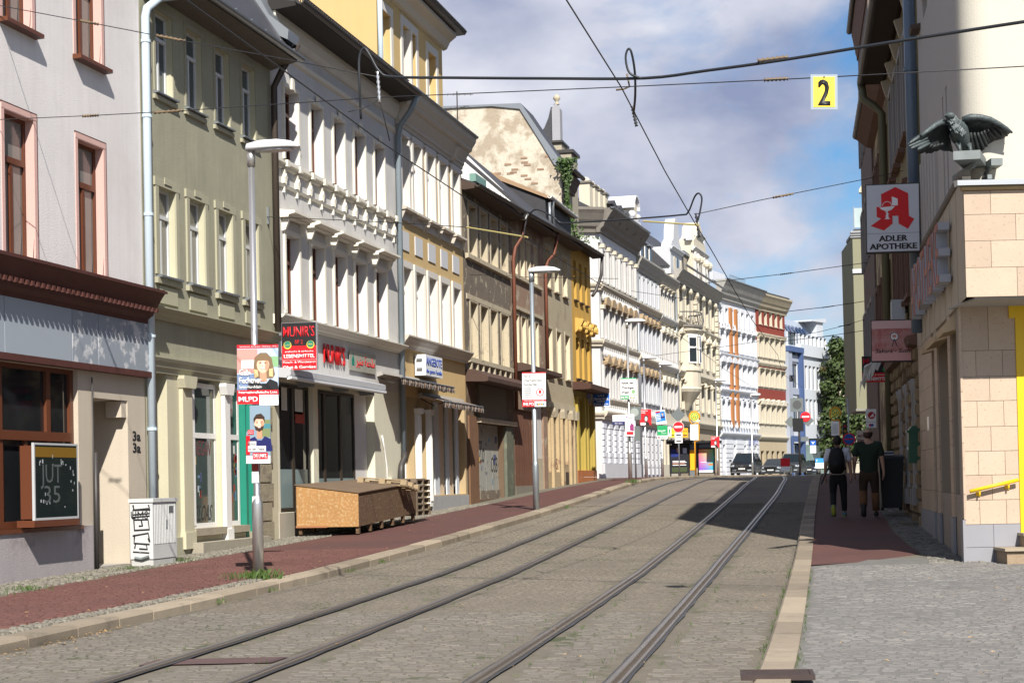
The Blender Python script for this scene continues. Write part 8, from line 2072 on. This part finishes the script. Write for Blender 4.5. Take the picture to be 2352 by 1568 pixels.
    b.loft(rings).build('hair', hair_m, e, smooth=True)
    # clothes
    V, E = [], []
    g = chain(V, E, [(P(0, 0, shirt_low), (.165*k*broad, .135*k)), (P(0, -.0, .96), (.168*k*broad, .135*k)), (P(0, 0, 1.14), (.17*k*broad, .13*k)), (P(0, -.012, 1.32), (.185*k*broad, .13*k)), (P(0, -.012, 1.43), (.12*k*broad, .085*k)), (P(0, -.003, 1.485), (.066*k, .06*k))])
    for sd_ in (-1, 1):
        a = [Vector(q) for q in arm[sd_]]
        chain(V, E, [(tuple(a[0]), .078*k*broad), (tuple(a[0].lerp(a[1], .5)), .07*k*broad), (tuple(a[0].lerp(a[1], .88)), .066*k*broad)], 3)
    skin('t_shirt', V, E, top_m, e, 0, 2)
    V, E = [], []
    pz = chain(V, E, [(P(0, .0, .99), (.155*k*broad, .12*k)), (P(0, .0, .90), (.165*k*broad, .13*k))])
    for sd_, L__ in legs:
        kn, an = Vector(L__['knee']), Vector(L__['ank'])
        chain(V, E, [(P(sd_*.09*broad, .0, .78), .098*k*broad), (tuple(kn), .078*k), (tuple(kn.lerp(an, .55)), .07*k), (tuple(kn.lerp(an, .93)), .062*k)], 1)
    skin('trousers', V, E, leg_m, e, 0, 2)
    if lower_m:
        for sd_, L__ in legs:
            kn, an = Vector(L__['knee']), Vector(L__['ank']); MB().tube([kn.lerp(an, .05), kn.lerp(an, .5), kn.lerp(an, .9)], [.083*k, .078*k, .072*k], 12).build('trouser_leg', lower_m, e, smooth=True)
    for sd_, L__ in legs:
        an, to = Vector(L__['ank']), Vector(L__['toe'])
        up_ = sd_ == -s
        if up_:      # heel up, sole facing the viewer
            c = an
            MB().loft([[(c.x+w_*cos(2*pi*q/12), c.y-.03*k+.045*k*sin(2*pi*q/12)+dy, z) for q in range(12)] for z, w_, dy in ((c.z+.06*k, .045*k, .02), (c.z, .052*k, .0), (c.z-.08*k, .05*k, .005), (c.z-.16*k, .055*k, .02), (c.z-.2*k, .03*k, .04))]).build('shoe', shoe_m, e, smooth=True)
            if sole_m: MB().loft([[(c.x+w_*cos(2*pi*q/12), y_, z+h_*sin(2*pi*q/12)) for q in range(12)] for y_, z, w_, h_ in ((c.y-.095*k, c.z-.06*k, .043*k, .125*k), (c.y-.07*k, c.z-.06*k, .05*k, .135*k))]).build('sole', sole_m, e, smooth=True)
        else:
            c = an
            MB().loft([[(c.x+w_*cos(2*pi*q/12), y_, max(.004, h_*.5+h_*.52*sin(2*pi*q/12))) for q in range(12)] for y_, w_, h_ in ((c.y-.085*k, .03*k, .07*k), (c.y-.06*k, .045*k, .1*k), (c.y, .048*k, .11*k), (c.y+.08*k, .052*k, .085*k), (c.y+.17*k, .05*k, .06*k), (c.y+.21*k, .03*k, .035*k))]).build('shoe', shoe_m, e, smooth=True)
            if sole_m: MB().prism([(c.x+.052*k*cos(2*pi*q/12), c.y+.06*k+.16*k*sin(2*pi*q/12)) for q in range(12)], (.0, .028*k), 'z').build('sole', sole_m, e)
    return e, P
TSW = mat('tshirt_white', (.62, .62, .66), rough=.9, var=.05, bump=.15, bscale=8); TSG = mat('tshirt_green', (.016, .030, .018), rough=.9, var=.15, bump=.2, bscale=8)
TRB = mat('trousers_black', (.010, .010, .011), rough=.9, var=.2, bump=.25, bscale=9); TRBR = mat('trousers_brown', (.045, .027, .016), rough=.9, var=.15, bump=.25, bscale=9); TRLT = mat('trousers_tan_leg', (.14, .065, .028), rough=.9, var=.15, bump=.2, bscale=9)
HAIRM = mat('hair_dark', (.018, .014, .011), rough=.7, var=.3, scale=20, bump=.4, bscale=40); HAIRM2 = mat('hair_brown_short', (.055, .035, .025), rough=.8, var=.3, scale=20, bump=.3, bscale=40)
SHB = paint('shoe_black', (.012, .012, .013), .6); LIME = srgbmat('sole_lime', 130, 135, 45); SHBL = srgbmat('shoe_teal', 70, 110, 120)
pb_ = at(1927, 1186, 37.4)
boy, PB = person(Vector((pb_.x, pb_.y, pb_.z)), .03, 1.70, 'person in a white t-shirt and black trousers with lime-soled shoes, on the left of two', TSW, TRB, SHBL, HAIRM, FLESHD, 1.12, 1, LIME, shirt_low=.88)
pm_ = at(1998, 1186, 37.5)
man, PM = person(Vector((pm_.x, pm_.y, pm_.z)), .02, 1.86, 'balding person in a dark green t-shirt and brown trousers, on the right of two', TSG, TRBR, SHB, HAIRM2, FLESH, 1.16, 1, None, True, TRLT, shirt_low=.80)
# backpack
bpk = empty('backpack', boy.location+Vector((-.02, -.02, 1.0)), .03, 'large black backpack worn by the person in white, with a dark rod sticking out', 'backpack')
BPM = mat('backpack_black', (.008, .008, .009), rough=.75, var=.3, scale=6, bump=.3, bscale=8)
rings = []
for z, w_, d_ in ((-.1, .09, .06), (-.06, .14, .12), (.05, .17, .17), (.2, .17, .18), (.33, .15, .16), (.42, .11, .12), (.46, .05, .05)):
    rings.append([(w_*(abs(cos(t))**.7)*(1 if cos(t) > 0 else -1), -.15-d_*.5+d_*.5*sin(t), z) for t in [2*pi*q/16 for q in range(16)]])
MB().loft(rings).build('bag', BPM, bpk, smooth=True)
MB().loft([[(.13*cos(2*pi*q/14), -.32-.03*s_, .1+.12*sin(2*pi*q/14)) for q in range(14)] for s_ in (-1, 0, 1)]).build('front_pocket', BPM, bpk, smooth=True)
for s_ in (-1, 1): MB().tube([(s_*.1, -.12, .42), (s_*.12, .0, .47), (s_*.14, .13, .35), (s_*.16, .1, .1), (s_*.17, -.1, .0)], .02, 6).build('strap', BPM, bpk, smooth=True)
MB().tube([(-.05, -.15, .46), (0, -.17, .5), (.05, -.15, .46)], .01, 6).build('handle', BPM, bpk)
MB().tube([(-.18, -.12, .02), (-.33, -.2, -.3)], .018, 8).build('rod', BLACK, bpk)

# ---------------------------------------------------------------- cars
CARGL = glass('car_glass', (.012, .016, .018), .03); CHROME = paint('chrome', (.6, .6, .6), .15, metal=1.); TYRE = paint('tyre', (.012, .012, .012), .8); HLAMP = glass('headlight', (.35, .38, .42), .08)
def car(loc, rz, label, paintm, Lc=4.8, Wc=1.93, Hc=1.8, hood=1.05, kind='suv', plate='G·FB 990', emblem=None):
    """front faces local -y"""
    e = empty('parked_car' if kind != 'van' else 'dark_van', loc, rz, label, 'car' if kind != 'van' else 'van')
    w = Wc/2; hz = hood; gc = .22 if kind != 'saloon' else .17
    def ring(y, hw, zb, zt, zs):
        return [(-hw*.94, y, zb), (-hw, y, zb+.12), (-hw, y, zs), (-hw*.93, y, zt-.02), (-hw*.6, y, zt+.01), (0, y, zt+.03), (hw*.6, y, zt+.01), (hw*.93, y, zt-.02), (hw, y, zs), (hw, y, zb+.12), (hw*.94, y, zb)]
    sh_ = hz*.82
    body = [ring(0, w*.80, gc+.1, hz*.72, hz*.6), ring(.06, w*.9, gc, hz*.84, hz*.66), ring(.3, w*.985, gc, hz*.93, sh_*.95), ring(1.1, w, gc, hz, sh_), ring(Lc*.3, w, gc, hz+.02, sh_), ring(Lc*.75, w, gc, hz+.05, sh_+.02), ring(Lc-.25, w*.97, gc+.05, hz+.03, sh_), ring(Lc, w*.86, gc+.12, hz*.9, sh_*.9)]
    MB().loft(body).build('body', paintm, e, smooth=False)
    # greenhouse
    y0, y1, y2, y3 = 1.15, (1.15+.85 if kind != 'van' else 1.75), Lc-(.55 if kind != 'saloon' else 1.4), Lc-(.12 if kind != 'saloon' else .5)
    def g(y, hw, z): return [(-hw, y, z), (hw, y, z)]
    zb_ = hz+.0
    R4 = [(-w*.90, y0, zb_), (w*.90, y0, zb_), (w*.74, y1, Hc-.05), (-w*.74, y1, Hc-.05)]
    cab = MB()
    A_ = [(-w*.92, y0, zb_), (w*.92, y0, zb_), (w*.94, y3, zb_), (-w*.94, y3, zb_)]
    T_ = [(-w*.72, y1, Hc-.04), (w*.72, y1, Hc-.04), (w*.72, y2, Hc-.06), (-w*.72, y2, Hc-.06)]
    M_ = [(-w*.66, y1+.15, Hc), (w*.66, y1+.15, Hc), (w*.66, y2-.15, Hc-.02), (-w*.66, y2-.15, Hc-.02)]
    cab.loft([A_, T_, M_]).build('cabin', paintm, e)
    def pane(name, q, off, m_=CARGL):
        q = [Vector(v) for v in q]; n_ = (q[1]-q[0]).cross(q[2]-q[0]).normalized(); c = sum(q, Vector())/4
        MB().poly([c+(v-c)*.90+n_*off for v in q]).build(name, m_, e)
    pane('windscreen', [A_[0], A_[1], T_[1], T_[0]], .006); pane('rear_window', [A_[2], A_[3], T_[3], T_[2]], .006)
    for a, b_, t0, t1 in ((1, 2, 1, 2), (3, 0, 3, 0)):
        q = [Vector(A_[a]), Vector(A_[b_]), Vector(T_[t1]), Vector(T_[t0])]
        for f0, f1 in ((.03, .36), (.38, .68), (.70, .95)):
            pane('side_window', [q[0].lerp(q[1], f0), q[0].lerp(q[1], f1), q[3].lerp(q[2], f1), q[3].lerp(q[2], f0)], .006)
    for s in (-1, 1):
        MB().loft([[(s*w*.92, .07, hz*.66), (s*w*.60, .0, hz*.66), (s*w*.60, .02, hz*.80), (s*w*.93, .16, hz*.80)], [(s*w*.90, .03, hz*.67), (s*w*.62, -.03, hz*.67), (s*w*.62, -.01, hz*.79), (s*w*.90, .1, hz*.79)]]).build('headlight', HLAMP, e)
        MB().loft([[(s*(w+.02), y0+.15, hz+.06), (s*(w+.2), y0+.12, hz+.06), (s*(w+.2), y0+.12, hz+.2), (s*(w+.02), y0+.15, hz+.2)], [(s*(w+.02), y0+.25, hz+.06), (s*(w+.17), y0+.25, hz+.07), (s*(w+.17), y0+.25, hz+.19), (s*(w+.02), y0+.25, hz+.2)]]).build('mirror', paintm, e)
        if kind == 'suv': MB().tube([(s*w*.66, y1+.3, Hc), (s*w*.66, y1+.4, Hc+.06), (s*w*.66, y2-.4, Hc+.05), (s*w*.66, y2-.3, Hc-.02)], .02, 5).build('roof_rail', CHROME, e)
        MB().box(s*w*.62-.16, s*w*.62+.16, -.015, .08, gc+.18, gc+.28).build('fog_light', HLAMP, e)
        for y in (.95, Lc-1.0):
            t = MB().lathe([(.22, -.11), (.34, -.11), (.36, -.06), (.36, .06), (.34, .11), (.22, .11)], n=18).build('tyre', TYRE, e, (s*(w-.1), y, .34)); t.rotation_euler = (0, pi/2, 0)
            MB().lathe([(.08, .09), (.21, .10), (.22, .115), (.0, .105)], n=10).build('rim', CHROME, t) if s > 0 else MB().lathe([(.0, -.105), (.22, -.115), (.21, -.10), (.08, -.09)], n=10).build('rim', CHROME, t)
    gr = MB().prism([(-w*.46, hz*.60), (w*.46, hz*.60), (w*.54, hz*.80), (-w*.54, hz*.80)], (-.035, .06)).build('grille', BLACK, e)
    for k in range(3): MB().box(-w*.5, w*.5, -.05, -.03, hz*.63+k*hz*.06, hz*.645+k*hz*.06).build('grille_bar', CHROME, gr)
    if emblem == 'star':
        b = MB()
        MB().loft([[(.13*s_*cos(2*pi*q/16), y, hz*.70+.13*s_*sin(2*pi*q/16)) for s_, y in ((1, -.06), (1, -.08), (.84, -.08), (.84, -.06))] for q in range(17)]).build('emblem_ring', CHROME, gr)
        for q in range(3): MB().prism([(.03*cos(pi/2+q*2.094+pi/3), hz*.70+.03*sin(pi/2+q*2.094+pi/3)), (.12*cos(pi/2+q*2.094), hz*.70+.12*sin(pi/2+q*2.094)), (.03*cos(pi/2+q*2.094-pi/3), hz*.70+.03*sin(pi/2+q*2.094-pi/3))], (-.08, -.06)).build('emblem_arm', CHROME, gr)
    elif emblem == 'bar':
        MB().prism([(-w*.4, hz*.78), (-w*.36, hz*.78), (w*.4, hz*.63), (w*.36, hz*.63)], (-.06, -.05)).build('emblem_bar', CHROME, gr)
    MB().prism([(-w*.85, gc+.02), (w*.85, gc+.02), (w*.8, gc+.13), (-w*.8, gc+.13)], (-.03, .1)).build('bumper_lip', CHROME if emblem == 'star' else paintm, e)
    MB().box(-w*.55, w*.55, -.01, .06, gc+.15, hz*.52).build('air_intake', BLACK, e)
    p = MB().box(-.26, .26, -.05, -.02, hz*.46, hz*.46+.11).build('number_plate', SWHITE, e)
    q = len(TEXTS); text(plate, e, SBLACK, 0, hz*.46+.02, .075, .42, -.052, 'C')
    return e
CB = paint('car_black', (.010, .010, .012), .18, spec=.6); CG = paint('car_grey', (.055, .06, .065), .2, spec=.6, metal=.3); CD = paint('car_dark_blue', (.02, .026, .04), .2, spec=.6)
p = at(1704, 1092.5, 140); car((p.x, p.y, p.z), -.06, 'black off-road car facing the camera, left one of the parked cars', CB, 5.1, 1.98, 1.84, 1.12, 'suv', 'G·FB 990', 'star')
p = at(1770, 1092, 148); car((p.x, p.y, p.z), -.14, 'low dark grey saloon car between the black off-road car and the van', CG, 4.8, 1.9, 1.45, .92, 'saloon', 'G·EV 121', 'bar')
p = at(1812, 1090.5, 158); car((p.x, p.y, p.z), -.10, 'dark people-carrier van behind the grey saloon car', CG, 4.9, 1.95, 1.95, 1.12, 'van', 'G·TS 47')
p = at(1858, 1089, 185); car((p.x, p.y, p.z), -.05, 'small dark car far off left of the boy in white', CD, 4.3, 1.8, 1.5, .95, 'saloon', 'G·A 12')
p = at(1882, 1088.5, 205); car((p.x, p.y, p.z), -.05, 'farthest tiny dark car at the end of the street', CD, 4.3, 1.8, 1.5, .95, 'saloon', 'G·A 31')

# ---------------------------------------------------------------- trees
def tree(loc, H, Rw, label, n=5200, lm=None):
    e = empty('tree', loc, 0, label, 'tree', 'trees at the end of the street')
    tr = MB().tube([(0, 0, 0), (.1, 0, H*.25), (-.05, .1, H*.5), (0, 0, H*.8)], [.35, .28, .2, .05], 9).build('trunk', mat('bark', (.08, .06, .045), rough=.95, var=.3, scale=4, bump=.5), e)
    cl_ = []
    for k in range(26):
        a = random.uniform(0, 6.28); h = random.uniform(.22, .97)
        rr = Rw*(sin(pi*min(1, h*.9+.12)))*random.uniform(.3, .95)
        c = Vector((rr*cos(a), rr*sin(a), H*h)); cl_.append((c, random.uniform(.7, 1.5)*Rw*.28))
        MB().tube([(0, 0, H*h*.75), (c.x*.5, c.y*.5, H*h*.9), tuple(c)], [.09, .06, .02], 5).build('limb', bpy.data.materials['bark'], e)
    b = MB()
    for k in range(n):
        c, r = random.choice(cl_)
        d_ = Vector((random.gauss(0, 1), random.gauss(0, 1), random.gauss(0, .8))).normalized()*r*random.uniform(.5, 1.12)
        n_ = (d_.normalized()+Vector((random.gauss(0, .5), random.gauss(0, .5), random.gauss(.3, .5)))).normalized(); t1 = n_.orthogonal().normalized(); t2 = n_.cross(t1); s_ = random.uniform(.12, .3)
        q = c+d_
        b.add([q+t1*s_, q+t2*s_*.7, q-t1*s_, q-t2*s_*.7], [(0, 1, 2, 3)], min(1, max(0, random.gauss(.5, .25))))
    b.build('crown', lm, e)
LF = mat('tree_leaf', (.042, .066, .016), rough=.6, var=.5, scale=.35, tone=.45, dark=(.15, .085, .03), dscale=.5, dthr=.64, dsoft=.12)
tree(tuple(at(1930, 1093, 192)), 15.0, 3.3, 'tall broad-leaved tree with a few browning leaves behind the yellow-green house', 6500, LF)
tree(tuple(at(1990, 1093, 205)), 14.5, 5, 'second leafy tree mostly hidden behind the yellow-green house', 4000, LF)
tree(tuple(at(1950, 1093, 170)), 6.0, 3.2, 'low dark tree at the end of the right pavement', 3500, LF)

flush_texts()
